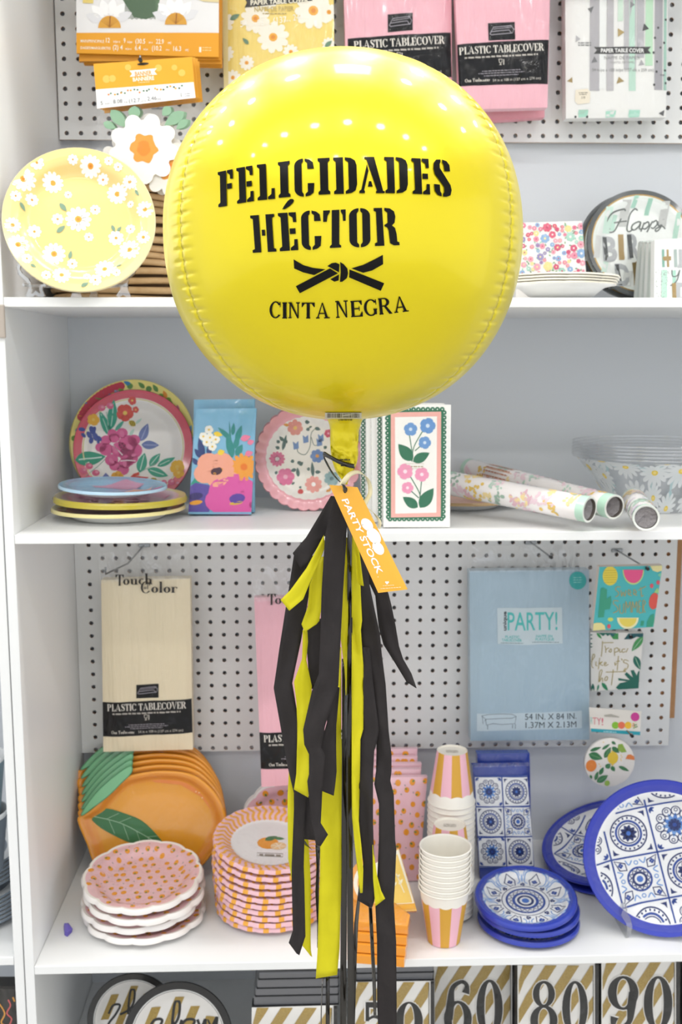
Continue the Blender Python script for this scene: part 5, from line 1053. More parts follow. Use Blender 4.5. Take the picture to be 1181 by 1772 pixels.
for i in (1, 2): dup(o, ['', 'second pink scalloped plate, right behind the front pink-rimmed one', 'rearmost pink scalloped plate of the three behind the balloon neck'][i], lean(c+Vector((0, .0095*i, .001*i)), 17, 0))
# --- white napkin packs with scalloped green border
def greennap():
    A = Art(); z = Zm(420, 680, 2.9525); G = '#2f7355'
    x0, y0, x1, y1 = 742, 88, 1030, 640
    def edge(a, b_, n):
        for i in range(n): t = (i+.5)/n; (X, Y_), = z((a[0]+(b_[0]-a[0])*t, a[1]+(b_[1]-a[1])*t)); A.ell(X, Y_, 4.2, 4.2, G, n=12); A.up(); A.ell(X, Y_, 1.1, 1.1, '#f5f3ee', n=8); A.l -= 1
    edge((740, 96), (745, 650), 22); edge((1030, 92), (1025, 648), 22); edge((740, 90), (1032, 88), 12); edge((742, 648), (1028, 646), 12)
    A.up(2); A.poly(z((743, 95), (1027, 92), (1023, 645), (747, 647)), G); A.up(); A.poly(z((757, 104), (1014, 100), (1012, 636), (758, 640)), '#f0b3aa'); A.up(); A.poly(z((778, 128), (993, 124), (990, 615), (780, 620)), '#f7f5f0'); A.up()
    for p in (((865, 355), (875, 280), (925, 190)), ((865, 300), (850, 205)), ((880, 300), (920, 265)), ((910, 590), (905, 520), (850, 420)), ((905, 540), (915, 440)), ((900, 540), (850, 495))): A.curve(z(*p), 1.6, G)
    for a in ((868, 350, 795, 265, 62), (870, 355, 955, 310, 50), (905, 590, 975, 490, 62), (895, 588, 818, 535, 50)): (X, Y_), (X2, Y2) = z((a[0], a[1]), (a[2], a[3])); A.leaf(X, Y_, X2, Y2, a[4]/2.9525, G)
    A.up()
    for x, y, r, k in ((858, 190, 34, '#6e9bd2'), (945, 172, 40, '#6696d0'), (930, 258, 32, '#6e9bd2'), (830, 405, 40, '#f09cbc'), (915, 420, 36, '#f09cbc'), (842, 488, 30, '#f09cbc')): (X, Y_), = z((x, y)); blossom(A, X, Y_, r/2.9525, k, '#cfe0f2' if k[1] == '6' else '#fbe0ea', 5, x)
    A.line(z((828, 365), (924, 365), (924, 390), (828, 390)), .5, '#b9a98a', True); A.tiny(703, 732, 809, 2.5, '#b9a98a')
    return A
gw = 'white green-scalloped napkin packs right of the balloon neck'
yq = onz(722, 914, Z2).y
q0 = [(662, 701), (781, 702), (779, 914), (664, 914)]
labs = ['front white napkin pack with blue and pink flowers in a green scalloped border', 'second white napkin pack behind the green-bordered front one', 'third white napkin pack behind the green-bordered front one', 'fourth white napkin pack back, just right of the balloon neck', 'rearmost white napkin pack, its green scalloped edge showing beside the neck']
for i in range(5):
    y1 = 914-4.3*i; dx = -9.5*i; q = [(662+dx, 701-.6*i), (776+dx+3*i, 700-.5*i), (774+dx+3*i, y1), (664+dx, y1)] if i else q0
    A = greennap() if i == 0 else None
    if i in (1, 4):
        A = Art()
        for k in range(26): A.ell(q[0][0]+4.5, q[0][1]+12+k*7.6, 4, 4, '#3f6f58', n=10); A.up(); A.ell(q[0][0]+4.5, q[0][1]+12+k*7.6, 1.5, 1.5, '#f5f3ee', n=7); A.l -= 1
    pack('napkin_pack', labs[i], 'napkins', q, yq+.028*i, .024, '#f5f4f0|g', A, 2, .0025, .0006, 20+i, i == 0, group=gw, on=Z2)
# --- plate under the rolls
Rr = .1; cr = onz(812, 889, Z2); A = Art()
b = plate_mesh(.108, [(.8, '#e9c3b4|g'), (1.1, '#d9b38a|g')], None, .17, seg=80, klip='#c9a878|g', kback='#f1f0ee', lip=.03)
o = tag(b.build('paper_plate'), 'pale peach plate lying under the wrapping rolls', 'plate'); o.matrix_world = frame((cr.x, cr.y+.105, Z2+.0006), (0, 0, 1), (0, 1, 0))
# --- floral wrapping rolls
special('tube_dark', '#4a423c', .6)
special('crumpled_film', '#8f8a8c', .2, coat=.6, noise_scale=90, bump=1, dist=.01)
def roll(label, p0, p1, r, seed, peach=False):
    t = thing('wrapping_roll', label, 'gift wrap roll', p1-Vector((0, 0, r)), 'floral wrapping rolls'); ax = (p1-p0); Ln = ax.length; ax.normalize()
    a = Vector((0, 0, 1)).cross(ax).normalized(); u = ax.cross(a)
    P = lambda s_, th_, rr: p0+ax*(s_*Ln)+(a*math.cos(th_)+u*math.sin(th_))*rr
    b = MB(); n = 32
    G = [[P(s_, 2*PI*k/n, r) for k in range(n)] for s_ in (0, .03, .5, .955, 1)]
    b.grid(G, None, True, True, lambda i, j: ['#bfe0cd|g', '#f4efee|g', '#f4efee|g', '#bfe3cf|g'][j])
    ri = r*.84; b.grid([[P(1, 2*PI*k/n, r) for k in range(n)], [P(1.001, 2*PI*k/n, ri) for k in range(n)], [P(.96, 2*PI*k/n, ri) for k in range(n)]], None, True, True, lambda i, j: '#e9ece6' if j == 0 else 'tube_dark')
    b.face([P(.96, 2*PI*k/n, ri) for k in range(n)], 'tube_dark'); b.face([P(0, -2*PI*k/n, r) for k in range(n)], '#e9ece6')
    A = Art(); g = random.Random(seed); C = ['#e8c56a', '#b9d3c4', '#e9cfd8', '#d9cfe0', '#f0d9a0', '#9fb8a8', '#e2b9c4']
    for _ in range(46):
        s_, h = g.uniform(.04, .93), g.uniform(0, 2*PI); k = g.choice(C)
        for _ in range(12):
            d1, d2 = g.gauss(0, .022), g.gauss(0, .3); A.ell(s_*Ln*10+d1*Ln*10, (h+d2)*r*10, .022+g.random()*.035, .018+g.random()*.03, k, g.uniform(0, 3), 6)
    if peach:
        A.up(); A.rect(.17*Ln*10, 0, .38*Ln*10, 4*r*10, '#e9bfa8'); A.rect(.385*Ln*10, 0, .42*Ln*10, 2*r*10, '#55504a')
        A.up()
        for k in range(6): A.tiny(.18*Ln*10, .36*Ln*10, .3+k*.09, .04, '#c98f76', seed=k)
    b.art(A, lambda x, y, l: P(min(x/10/Ln, .95), y/10/r, r+.0004+.0001*l), .25); b.build('paper_tube', t)
    f = MB(); G = []
    for j in range(5):
        G.append([P(.985-.02*(1-(j/4)**2)+.008*noise.noise(Vector((k*.8, j, seed))), 2*PI*k/14, ri*.97*(j/4)) for k in range(14)])
    f.grid(G, 'crumpled_film', True, True); f.build('crumpled_film', t)
    return t
rr = .0225
roll('front floral wrapping roll, lying lowest to the left', at(742, 829, .24), at(1021, 882, -.012), rr, 3)
roll('long floral wrapping roll with a peach label, reaching furthest back', at(812, 811, .43), at(1064, 877.5, .013), .0215, 4, True)
roll('floral wrapping roll whose open end juts furthest right over the shelf edge', at(1097, 865, .11), at(1119, 896, -.092), .0215, 5)
# --- nested clear daisy bowls
bc = at(1128, 902, .27); Rb_ = .156; gb = 'clear daisy bowls nested on the second shelf'
def bowlmesh(detail):
    b = MB(); H = .108; pr = [(0, .0008), (.42, .0008), (.5, .004), (.60, .03), (.74, .062), (.88, .088), (.93, H*.915), (.955, H*.945), (1.0, H*.95), (1.0, H), (1.012, H), (1.012, H-.003)]
    sm_ = spl(pr, 3); b.grid([[(rr_*Rb_*math.cos(2*PI*k/72), rr_*Rb_*math.sin(2*PI*k/72), z_) for k in range(72)] for rr_, z_ in sm_], None, True, True, lambda i, j: 'clear_rim' if j > len(sm_)-7 else 'clear_bowl')
    q = [(rr_, z_) for rr_, z_ in sm_ if .45 < rr_ < .96]
    def surf(th_, v, l):
        v = min(max(v, 0), 1)*(len(q)-1); i = min(int(v), len(q)-2); t = v-i; rr_ = q[i][0]+(q[i+1][0]-q[i][0])*t; z_ = q[i][1]+(q[i+1][1]-q[i][1])*t; R1 = rr_*Rb_+.0006+.0002*l
        return Vector((R1*math.cos(th_), R1*math.sin(th_), z_-.0004))
    if detail:
        A = Art(); g = random.Random(4); pts = []
        for _ in range(400):
            s_ = g.choice([.16, .2, .24, .3]); x, y = g.uniform(3.0, 6.4), g.uniform(.15, .93)
            if all(math.hypot(x-a, (y-b_)*.95) > (s_+c_)*.72 for a, b_, c_ in pts):
                pts.append((x, y, s_)); A.l = 1; 
                for k in range(2): a = g.uniform(0, 6.28); A.leaf(x, y, x+s_*1.15*math.cos(a), y+s_*1.15*math.sin(a), s_*.6, 'frost_mint')
                A.l = 2; A.flower(x, y, s_, 13, 'frost_daisy', None, g.uniform(0, 6), .95, .25, 1.0); A.l = 3; A.ell(x, y, s_*.22, s_*.22, '#f0d04c', n=10); A.l = 4; A.ell(x, y, s_*.12, s_*.12, '#f6e08c', n=8)
        b.art(A, lambda x, y, l: surf(x, y, l), .12)
    return b
for nm, col, al in (('frost_daisy', '#f2f5f6', .7), ('frost_mint', '#bfe0e4', .6)):
    m, N, L, B = newmat(nm); B.inputs['Base Color'].default_value = hexc(col); B.inputs['Alpha'].default_value = al; B.inputs['Roughness'].default_value = .3
bo = tag(bowlmesh(True).build('clear_bowl'), 'lowest clear plastic bowl printed with white daisies, second shelf right', 'bowl', gb); bo.matrix_world = Matrix.Translation((bc.x, bc.y, Z2+.0006))
bp_ = bowlmesh(False).build('clear_bowl'); tag(bp_, 'second clear bowl nested in the daisy bowl', 'bowl', gb); bp_.matrix_world = Matrix.Translation((bc.x, bc.y, Z2+.0006+.0062))
for i in (2, 3, 4): dup(bp_, ['', '', 'third clear bowl nested in the daisy bowl', 'fourth clear bowl nested in the daisy bowl', 'topmost clear bowl nested in the daisy bowl'][i], Matrix.Translation((bc.x, bc.y, Z2+.0006+.0062*i)))
# ================================================================== LOWER BAY: hanging packs
def peg(label, basepx, tippx, tipz=None, **k):
    bp0 = at(*basepx, PB); tp = onz(*tippx, tipz if tipz is not None else bp0.z); return hook(label, bp0, tp, **k), tp
def hookb(label, bpx, mids, tip, **k): return hook(label, at(*bpx, PB), tip, upx=[at(x, y, Y) for x, y, Y in mids], **k)
ghl = 'packaged table covers on the lower pegboard'
# cream
A = bandart((177, 1214.5), (332, 1208.5), (333.5, 1267), (178.5, 1274), [(237, 1183.5), (275.5, 1181.5), (275.5, 1205.5), (237, 1206.5)])
def touch(A, x0, y0):
    k = '#241d18'; ds = dict(st=.16, th=.045, sf=.03)
    x, y = x0+6.5, y0+24; A.serif('T', x-4, y, 19, k, width=14, **ds); A.serif('ouch', x+9, y-1.5, 19, k, width=51, rot=-.02, **ds)
    A.serif('C', x0+46, y0+37, 20, k, width=16, **ds); A.serif('olor', x0+64, y0+36, 19, k, width=45, **ds); A.serif('of', x0+51, y0+30, 8, k, width=8, **ds)
A2 = Art(); touch(A2, 199, 988)
Yc = .375
root, P = pack('table_cover', 'cream plastic table cover hanging at the left of the lower pegboard', 'table cover', [(175, 1004), (329, 1001), (334, 1297), (179, 1301)], Yc, .03, 'cream_plastic', A, 0, .006, .0012, 31, True, [(172, 955), (331, 948), (336, 1299), (177, 1303)], group=ghl, cut=20, famp=.003)
b = MB(); b.art(A2, lambda x, y, l: P.pt(x, y, .009, True), 12); b.build('bag_lettering', root, label='dark lettering on the clear bag top')
b = MB(); zc = Zm(0, 920, 2.46); H0 = at(248, 944, PB)
tipc = at(183, 994, Yc-.035); hookb('bent wire hook over the top left of the cream table cover', (250, 943), [(221.5, 975, .43)], tipc, end='wire', up=.008)
# pink, behind the tassel
A = bandart((447, 1267), (602, 1260), (604, 1322), (451, 1330), [(508, 1236), (546, 1234), (546, 1256), (508, 1258)])
A2 = Art(); touch(A2, 461, 1021)
Yp = .295
root, P = pack('table_cover', 'pink plastic table cover half hidden behind the tassel', 'table cover', [(440, 1034), (594, 1030), (607, 1352), (453, 1362)], Yp, .02, 'pink_plastic', A, 0, .006, .0012, 32, True, [(437, 975), (597, 968), (610, 1356), (450, 1366)], group=ghl, cut=20, famp=.003)
b = MB(); b.art(A2, lambda x, y, l: P.pt(x, y, .009, True), 12); b.build('bag_lettering', root, label='dark lettering on the clear bag top')
hook('wire hook carrying the pink table cover behind the tassel', at(530, 978, PB), onz(532, 1006, at(530, 978, PB).z))
# light blue
A = Art(); z = Zm(760, 920, 2.805); A.poly(z((280, 367), (594, 364), (597, 538), (430, 545), (283, 541)), '#cfdfe6'); A.ell(999.6, 1004, 15.2, 15.2, '#3cb3b1', n=28); A.poly(z((183, 880), (692, 865), (693, 950), (183, 965)), '#cbdce5'); A.up()
A.sans('PARTY!', 878, 1089, 31, '#4fc3bf', width=86, rot=-.01, bold=.01); A.sans('unique', 876, 1090, 6.2, '#23323a', width=33, rot=-PI/2, bold=.03)
A.sans('PLASTIC', 874, 1103, 4.6, '#5fc0bf', width=24, bold=.02); A.sans('TABLECOVER', 868, 1108.5, 4.6, '#5fc0bf', width=34, bold=.02); A.sans('NAPPE EN', 927, 1101.5, 4.6, '#5fc0bf', width=28, bold=.02); A.sans('PLASTIQUE', 926, 1107, 4.6, '#5fc0bf', width=32, bold=.02); A.tiny(866, 905, 1111.5, 1.6, '#6f8d97'); A.tiny(920, 966, 1110, 1.6, '#6f8d97')
A.sans('54 IN. X 84 IN.', 908, 1243.5, 10.6, '#2f3f49', width=89, rot=-.015); A.sans('1.37M X 2.13M', 909, 1258, 10.6, '#2f3f49', width=88, rot=-.015)
k = '#5d7280'; A.line(z((205, 890), (225, 905), (350, 900), (372, 890)), .8, k); A.line(z((205, 890), (240, 882), (350, 880), (372, 890)), .8, k); A.line(z((208, 890), (212, 930), (225, 905)), .8, k); A.line(z((225, 905), (228, 935)), .8, k); A.line(z((228, 934), (260, 926), (300, 932), (366, 926), (372, 890)), .8, k); A.line(z((234, 935), (234, 955)), 1, k); A.line(z((355, 930), (355, 950)), 1, k); A.line(z((368, 928), (368, 952)), 1, k)
for y in (999, 1003, 1007): A.tiny(992, 1006, y, 2, '#8fd6d3', seed=y)
Yb2 = .39
root, P = pack('table_cover', 'light blue plastic table cover labelled PARTY! and 54 IN. X 84 IN.', 'table cover', [(813, 988), (1020, 986), (1020.5, 1280), (815, 1282)], Yb2, .03, 'blue_plastic', A, 0, .007, .0016, 33, True, [(809, 943), (1024, 941), (1024, 1285), (811, 1287)], group=ghl, cut=20, famp=.004)
hook('wire hook carrying the light blue table cover', at(919, 938, PB), onz(954, 964, at(919, 938, PB).z), end='black_plastic', up=.003)
# small packs at the right, each on its own hook
_, tp = peg('wire hook carrying the teal summer napkins', (1068, 952), (1121, 984), end='black_plastic', up=.003)
A = Art(); z = Zm(1000, 960, 7.38); (X, Y_), = z((415, 268)); A.ell(X, Y_, 13, 16.5, '#e6d24c', .05); A.up()
for k in range(6): A.line(z((335, 200+k*30), (495, 195+k*30)), .9, '#c9b03c')
A.l = 1; A.poly(z(*[(710+138*math.cos(math.radians(a)), 190+190*math.sin(math.radians(a))) for a in range(0, 181, 12)]), '#b7dc8c'); A.up(); A.poly(z(*[(710+126*math.cos(math.radians(a)), 188+172*math.sin(math.radians(a))) for a in range(0, 181, 12)]), '#e8568c'); A.l = 1
A.poly(z(*[(640+138*math.cos(math.radians(a)), 800+145*math.sin(math.radians(a))) for a in range(0, 181, 12)]), '#f2ecc0'); A.up(); A.poly(z(*[(640+112*math.cos(math.radians(a)), 808+110*math.sin(math.radians(a))) for a in range(0, 181, 12)]), '#ead55e'); A.l = 1
A.poly(z((925, 140), (1080, 136), (1078, 200), (1020, 220), (960, 200)), '#e9dfa0'); A.poly(z((200, 880), (240, 866), (300, 866), (345, 900), (355, 955), (198, 968)), '#e9df9a')
(X, Y_), = z((975, 590)); A.ell(X, Y_, 8.6, 14.5, '#e2594e', .15); A.poly(z((975, 480), (1000, 440), (1020, 420), (1045, 470), (1035, 490)), '#a9d68a')
for x, y in ((945, 395), (1028, 352), (400, 912)): (X, Y_), = z((x, y)); A.ell(X, Y_, 3.2, 4, '#e0596a', n=10)
for P_ in (((295, 430), (330, 415), (375, 440), (370, 560), (425, 520), (430, 600), (410, 690), (345, 700), (335, 795), (260, 800)), ((930, 770), (975, 750), (985, 850), (955, 920), (880, 920), (885, 850)), ((810, 840), (850, 840), (840, 905), (800, 905))): A.poly(z(*P_), '#3a9e80')
(X, Y_), = z((418, 822)); A.ell(X, Y_, 5, 3.4, '#c9dc6a', n=10); (X, Y_), = z((1055, 255)); A.ell(X, Y_, 4, 3.2, '#7fcfae', n=8); A.up(2)
gd = '#b9a66a'
for pts in (((545, 410), (500, 405), (480, 440), (515, 470), (520, 510), (480, 535)), ((550, 450), (560, 530), (580, 470), (600, 530), (615, 450)), ((640, 500), (680, 480), (650, 440), (645, 500), (690, 520)), ((715, 500), (750, 480), (720, 440), (715, 500), (760, 515)), ((800, 410), (810, 470), (815, 530), (840, 510)), ((770, 450), (870, 400)),
            ((520, 590), (465, 580), (455, 620), (500, 660), (510, 710), (450, 740)), ((535, 630), (540, 730), (580, 735), (585, 620)), ((610, 740), (615, 590), (640, 680), (670, 590), (680, 735)), ((695, 735), (700, 590), (725, 680), (750, 590), (760, 735)), ((810, 590), (780, 595), (785, 735), (815, 730)), ((783, 660), (805, 658)), ((830, 740), (835, 580), (865, 610), (840, 660), (860, 735))): A.curve(z(*pts), 1.3, gd, 3)
pack('napkin_pack', 'teal SWEET SUMMER napkin pack with watermelon slice, topmost at right', 'napkins', [(1038, 981), (1147, 978.5), (1131.5, 1085), (1026.5, 1091.5)], tp.y+.012, .016, '#4cb9bd', A, -3, .001, .0003, 34, False, kside='#e9dcd0')
_, tp = peg('wire hook carrying the tropical leaf napkins', (1071, 1094), (1092, 1102), end='black_plastic', up=.003)
A = Art(); z = Zm(1000, 1085, 9.085); DG = '#1f6b5c'
A.poly(z((600, 950), (660, 880), (790, 850), (640, 835), (640, 800), (820, 830), (735, 740), (770, 705), (870, 790), (830, 680), (880, 670), (930, 760), (950, 700), (975, 680), (960, 960), (860, 985), (650, 985)), DG)
for a in ((895, 450, 985, 670, 110, DG), (1030, 150, 850, 375, 110, '#4d9e5c'), (380, 870, 480, 1005, 60, '#2f8a5f'), (330, 900, 310, 1005, 30, '#3f8f6f'), (235, 885, 260, 1005, 34, DG), (220, 920, 225, 1005, 24, DG), (300, 90, 380, 185, 40, '#3f9a55')): A.leaf(*z((a[0], a[1]))[0], *z((a[2], a[3]))[0], a[4]/9.085, a[5], '#a9d0b0' if a[4] > 90 else None)
A.poly(z((800, 100), (1036, 98), (1030, 170), (930, 150), (840, 190), (730, 190)), '#1f5f66'); A.poly(z((320, 90), (600, 92), (560, 150), (520, 110), (470, 140), (440, 110), (400, 140)), DG); A.poly(z((500, 110), (640, 95), (640, 190), (560, 190)), '#3f9a55'); A.poly(z((490, 105), (600, 95), (560, 150)), '#22577a')
for y in (120, 180, 260, 310): A.poly(z((205, y-14), (240, y), (205, y+16)), DG)
A.up(3)
for pts in (((390, 215), (385, 330), (370, 460)), ((395, 245), (560, 240)), ((425, 290), (440, 340), (440, 400), (445, 350), (490, 320)), ((510, 350), (490, 380), (520, 390), (530, 345), (505, 340)), ((575, 330), (580, 450)), ((575, 345), (620, 320), (640, 370), (580, 395)), ((655, 330), (660, 390), (690, 380)), ((745, 340), (700, 350), (705, 395), (750, 380)), ((790, 330), (760, 395)),
            ((215, 540), (270, 450), (240, 430), (220, 600), (250, 640)), ((290, 540), (285, 600), (310, 600)), ((345, 480), (325, 660)), ((330, 570), (390, 540), (350, 580), (400, 600)), ((410, 590), (450, 560), (420, 550), (425, 605), (480, 580)), ((580, 550), (590, 600), (610, 560)), ((640, 450), (620, 680)), ((600, 540), (660, 530)), ((685, 490), (700, 520)), ((800, 530), (740, 510), (720, 550), (790, 580), (780, 640), (720, 690), (750, 640)),
            ((330, 860), (345, 700), (385, 680), (335, 860), (385, 790), (390, 860)), ((440, 780), (420, 830), (460, 830), (470, 780), (440, 775)), ((560, 660), (530, 910)), ((440, 705), (760, 695))): A.curve(z(*pts), 1.1, '#b3a05c', 3)
pack('napkin_pack', 'white TROPIC LIKE IT\'S HOT napkin pack with dark green leaves', 'napkins', [(1022, 1094), (1114.5, 1095.5), (1105.5, 1191), (1023.5, 1196)], tp.y+.006, .014, '#efece6', A, -2, .001, .0003, 35, False, kside='#e6e2da')
hbz = at(1059, 1236, PB)
_, tp = peg('wire hook carrying the citrus coaster pack', (1059, 1237), (1094, 1273), end='black_plastic', up=.003)
Yk = max(tp.y+.03, .30)
q = [(1020, 1224), (1111, 1231), (1108, 1272), (1022.5, 1266)]; P = Pk(q, Yk, 0, .0005, .0001, 36)
root = thing('coaster_pack', 'citrus print round coaster pack under a white PARTY! header card', 'party pack', P.p0)
A = Art(); z = Zm(995, 1215, 9.085); A.poly(z((255, 412), (1032, 462), (1030, 520), (258, 462)), '#2ea3b3'); (X, Y_), = z((950, 230)); A.ell(X, Y_, 7.6, 7.6, '#d6449a', n=20)
for x, k in ((640, '#8cc43f'), (735, '#ee7a5a'), (840, '#f2c23a'), (940, '#e9e2cc')): (X, Y_), = z((x, 362)); A.ell(X, Y_, 6.2, 6.2, k, n=16)
A.up(); (X, Y_), = z((940, 370))
for k in range(9): A.ell(X+4.6*math.cos(k*2.4)*(k/9)**.5, Y_+4.6*math.sin(k*2.4)*(k/9)**.5, 1.3, 1.1, ['#4f8f4a', '#e8783a', '#3f7a4a'][k % 3], n=7)
for t, x, k in (('P', 997, '#7fcfc0'), ('A', 1008, '#7fcfc0'), ('R', 1017, '#9fd0c8'), ('T', 1026, '#e89a9a'), ('Y', 1033.5, '#e07a8a'), ('!', 1041.5, '#e07a8a')):
    if x > 1020.5: A.sans(t, x, 1253+(x-1020)*.07, 12.5, k, width=3 if t == '!' else 7)
A.sans('R', 1022.5, 1252.5, 12, '#9fd6cc', width=3.5); A.tiny(1045, 1067, 1265.8, 2, '#bfe6ea', .06); A.poly(z((460, 200), (570, 185), (700, 225), (695, 240), (470, 225)), '#b9b4a8')
b = MB(); P.body(b, .001, '#efe9df', None, 6, 6); b.art(A, lambda x, y, l: P.pt(x, y, .0004+.0002*l), 9); b.build('header_card', root)
cc = at(1056, 1320, Yk+.004); rc = pxr(44, Yk, 1320); b = MB(); n = 56
b.grid([[cc+Vector((s_*rc*math.cos(2*PI*k/n), dy, s_*rc*math.sin(2*PI*k/n))) for k in range(n)] for s_, dy in ((0, 0), (.98, 0), (1, .001), (1, .012), (0, .012))], '#f1ece6', True, True)
A = Art(); zc = lambda x, y: ((995+x/9.085-1056)/44.5, -(1215+y/9.085-1320)/43)
def cl(a, w_, k='#3f7d4f'): A.leaf(*zc(a[0], a[1]), *zc(a[2], a[3]), w_/400, k, '#6fa36f' if w_ > 80 else None)
for a, w_ in (((215, 750, 405, 690), 60), ((200, 800, 430, 885), 130), ((460, 870, 560, 690), 90), ((580, 690, 705, 790), 80), ((415, 730, 545, 640), 50), ((490, 1040, 560, 970), 90), ((580, 1010, 640, 1095), 70), ((700, 1010, 880, 1095), 60), ((735, 1130, 885, 1200), 70), ((350, 1270, 530, 1160), 110), ((390, 1150, 450, 1020), 70), ((320, 1240, 360, 1090), 60), ((235, 1150, 265, 1215), 40), ((570, 600, 640, 650), 50)): cl(a, w_)
A.poly([zc(*p) for p in ((800, 930), (840, 900), (905, 925), (960, 960), (955, 1050), (905, 1085), (840, 1040), (805, 1000))], '#3a7a4c'); A.poly([zc(*p) for p in ((680, 650), (750, 640), (825, 775), (740, 785), (670, 740))], '#94b84a'); A.up()
X, Y_ = zc(600, 870); A.ell(X, Y_, .22, .26, '#eecb3e', n=18); A.poly([zc(*p) for p in ((560, 765), (580, 745), (610, 770))], '#eecb3e'); A.poly([zc(*p) for p in ((575, 975), (598, 1005), (630, 970))], '#eecb3e')
X, Y_ = zc(668, 1250); A.ell(X, Y_, .22, .24, '#ecc840', n=18); X, Y_ = zc(520, 1290); A.ell(X, Y_, .11, .12, '#92b64a', n=14)
X, Y_ = zc(245, 995); A.ell(X, Y_, .26, .29, '#f1a45a', n=22); A.up(); A.ell(X, Y_, .22, .25, '#ea8a3c', n=22); A.l -= 1; A.poly([zc(*p) for p in ((810, 890), (840, 825), (890, 815), (950, 850), (962, 910))], '#ea8644')
for x, y in ((735, 830), (750, 860), (730, 890), (740, 915), (435, 610), (375, 970), (400, 1010)): X, Y_ = zc(x, y); A.ell(X, Y_, .03, .025, '#f2cf7a', n=7)
A.p = [q_ for q_ in A.p if max(math.hypot(*p) for p in q_[1][0]) < 1.02]
b.art(A, lambda x, y, l: cc+Vector((x*rc*.98, -.0006-.0002*l, y*rc*.98))); b.build('coasters', root)
PF = Pk([(1013, 1268), (1110, 1272), (1108, 1366), (1006, 1364)], Yk-.004, 0, .003, 0, 37); f = MB(); PF.film(f, None, .001, 36, 36, .003); f.build('clear_bag', root)
# ================================================================== LOWER BAY: on the third shelf
# --- orange-shaped plates
OZ = Zm(0, 1270, 2.812)
OUT = [(405, 405), (455, 372), (520, 300), (590, 235), (660, 207), (800, 190), (950, 213), (1060, 310), (1106, 428), (1085, 500), (1030, 600), (940, 685), (800, 720), (650, 720), (480, 650), (430, 545), (385, 432)]
LEAFC = [(405, 405), (440, 340), (500, 270), (570, 210), (640, 165), (648, 195), (600, 245), (540, 305), (480, 352)]
yo0 = onz(270, 1520, Z3).y
yo0 = .292; go = 'orange-fruit plates stacked leaning at the left of the third shelf'
def orangeplate(i, label):
    tl = 13; P = Pk(OZ((400, 200), (1100, 200), (1100, 720), (400, 720)), yo0+.012, tl, 0, 0, i); root = thing('paper_plate', label, 'plate', P.p0, go)
    cx_, cy_ = OZ((745, 455))[0]
    o2 = spl(OZ(*OUT), 5, True); n = len(o2); b = MB()
    def at_(s_, h): return [P.pt(cx_+(x-cx_)*s_, cy_+(y-cy_)*s_, h, True) for x, y in o2]
    prof_ = [(0, 0), (.5, 0), (.80, .0), (.86, .004), (.91, .011), (.97, .014), (1, .013), (1.005, .010), (.99, .006), (.9, .003), (.8, -.006), (.3, -.006)]
    ks = ['#f0a62e|g', '#f0a62e|g', '#ee9c33|g', '#ec9436|g', '#ed9a33|g', '#f2a332|g', '#ee9c2e|g', '#f0a63a', '#f3efe6', '#f3efe6', '#f3efe6']
    b.grid([at_(s_, h) for s_, h in prof_], None, True, True, lambda a, j: ks[j])
    b.face(at_(.3, -.006), '#f3efe6'); b.build('plate_dish', root)
    hl = spl(OZ(*LEAFC), 4, True); b = MB(); b.prism([P.pt(x, y, .0165, True) for x, y in hl], -P.n*.0025, '#79bd8a|g', '#467f58'); A = Art(); A.line(hl, 1.5, '#4f8f63', True); b.art(A, lambda x, y, l: P.pt(x, y, .0169, True)); b.build('paper_leaf', root, label='pale green leaf-shaped rim')
    if i == 0:
        A = Art(); up_ = [(428, 408), (470, 380), (530, 378), (600, 398), (690, 435), (760, 500), (808, 570)]; lo = [(740, 566), (640, 545), (560, 510), (490, 470), (445, 430)]
        A.poly(spl(OZ(*(up_+lo)), 3, True), '#3d7a4b'); A.poly(OZ((700, 228), (850, 225), (960, 250), (1040, 330), (1070, 420), (1040, 400), (980, 320), (880, 262), (760, 250)), '#e8893a'); A.up()
        A.curve(OZ((440, 412), (580, 445), (700, 505), (800, 565)), 1.1, '#a9cfae')
        for a in (((530, 430), (560, 500)), ((600, 452), (628, 530)), ((665, 485), (690, 555)), ((580, 445), (640, 420)), ((520, 428), (580, 400)), ((720, 515), (770, 510)), ((720, 518), (745, 560))): A.line(OZ(*a), .7, '#a9cfae')
        for x, y in ((950, 262), (965, 280), (955, 295), (985, 285), (995, 310), (985, 325), (1020, 350), (1005, 330), (970, 300)): (X, Y_), = OZ((x, y)); A.ell(X, Y_, 1.1, 1.1, '#fbe3b8', n=6)
        def fo(x, y, l):
            r_ = max(abs((x-cx_)/125), 0); return P.pt(x, y, .0008+.0002*l+(.012 if (x > 350 or y < 1360) else 0), True)
        b = MB(); b.art(A, lambda x, y, l: P.pt(x, y, .0012+.0002*l, True)); b.build('leaf_print', root, label='dark green leaf print')
        f = MB(); G = []
        for j in range(12):
            s_ = 1.03*j/11; G.append([P.pt(cx_+(x-cx_)*s_, cy_+(y-cy_)*s_, .016+.006*noise.noise(Vector((x*.03*s_, y*.03, 3)))-(.012 if j == 11 else 0), True) for x, y in o2])
        f.grid(G, 'film', True, True); f.build('clear_wrapper', root)
    return root
olab = ['front orange-fruit plate with the dark green leaf print', 'second orange-fruit plate behind the leaf-printed front one', 'third orange-fruit plate of the leaning stack', 'fourth orange-fruit plate of the leaning stack', 'fifth orange-fruit plate of the leaning stack', 'second-rearmost orange-fruit plate, its big green leaf under the cream cover', 'rearmost orange-fruit plate, just its top edge below the cream cover']
o0 = orangeplate(0, olab[0]); o1 = orangeplate(1, olab[1])
low = min((ch.matrix_world @ v.co if False else Vector(v.co)+o0.location).z for ch in o0.children for v in ch.data.vertices)
base = Vector((0, 0, Z3+.001-low))
o0.location += base; 
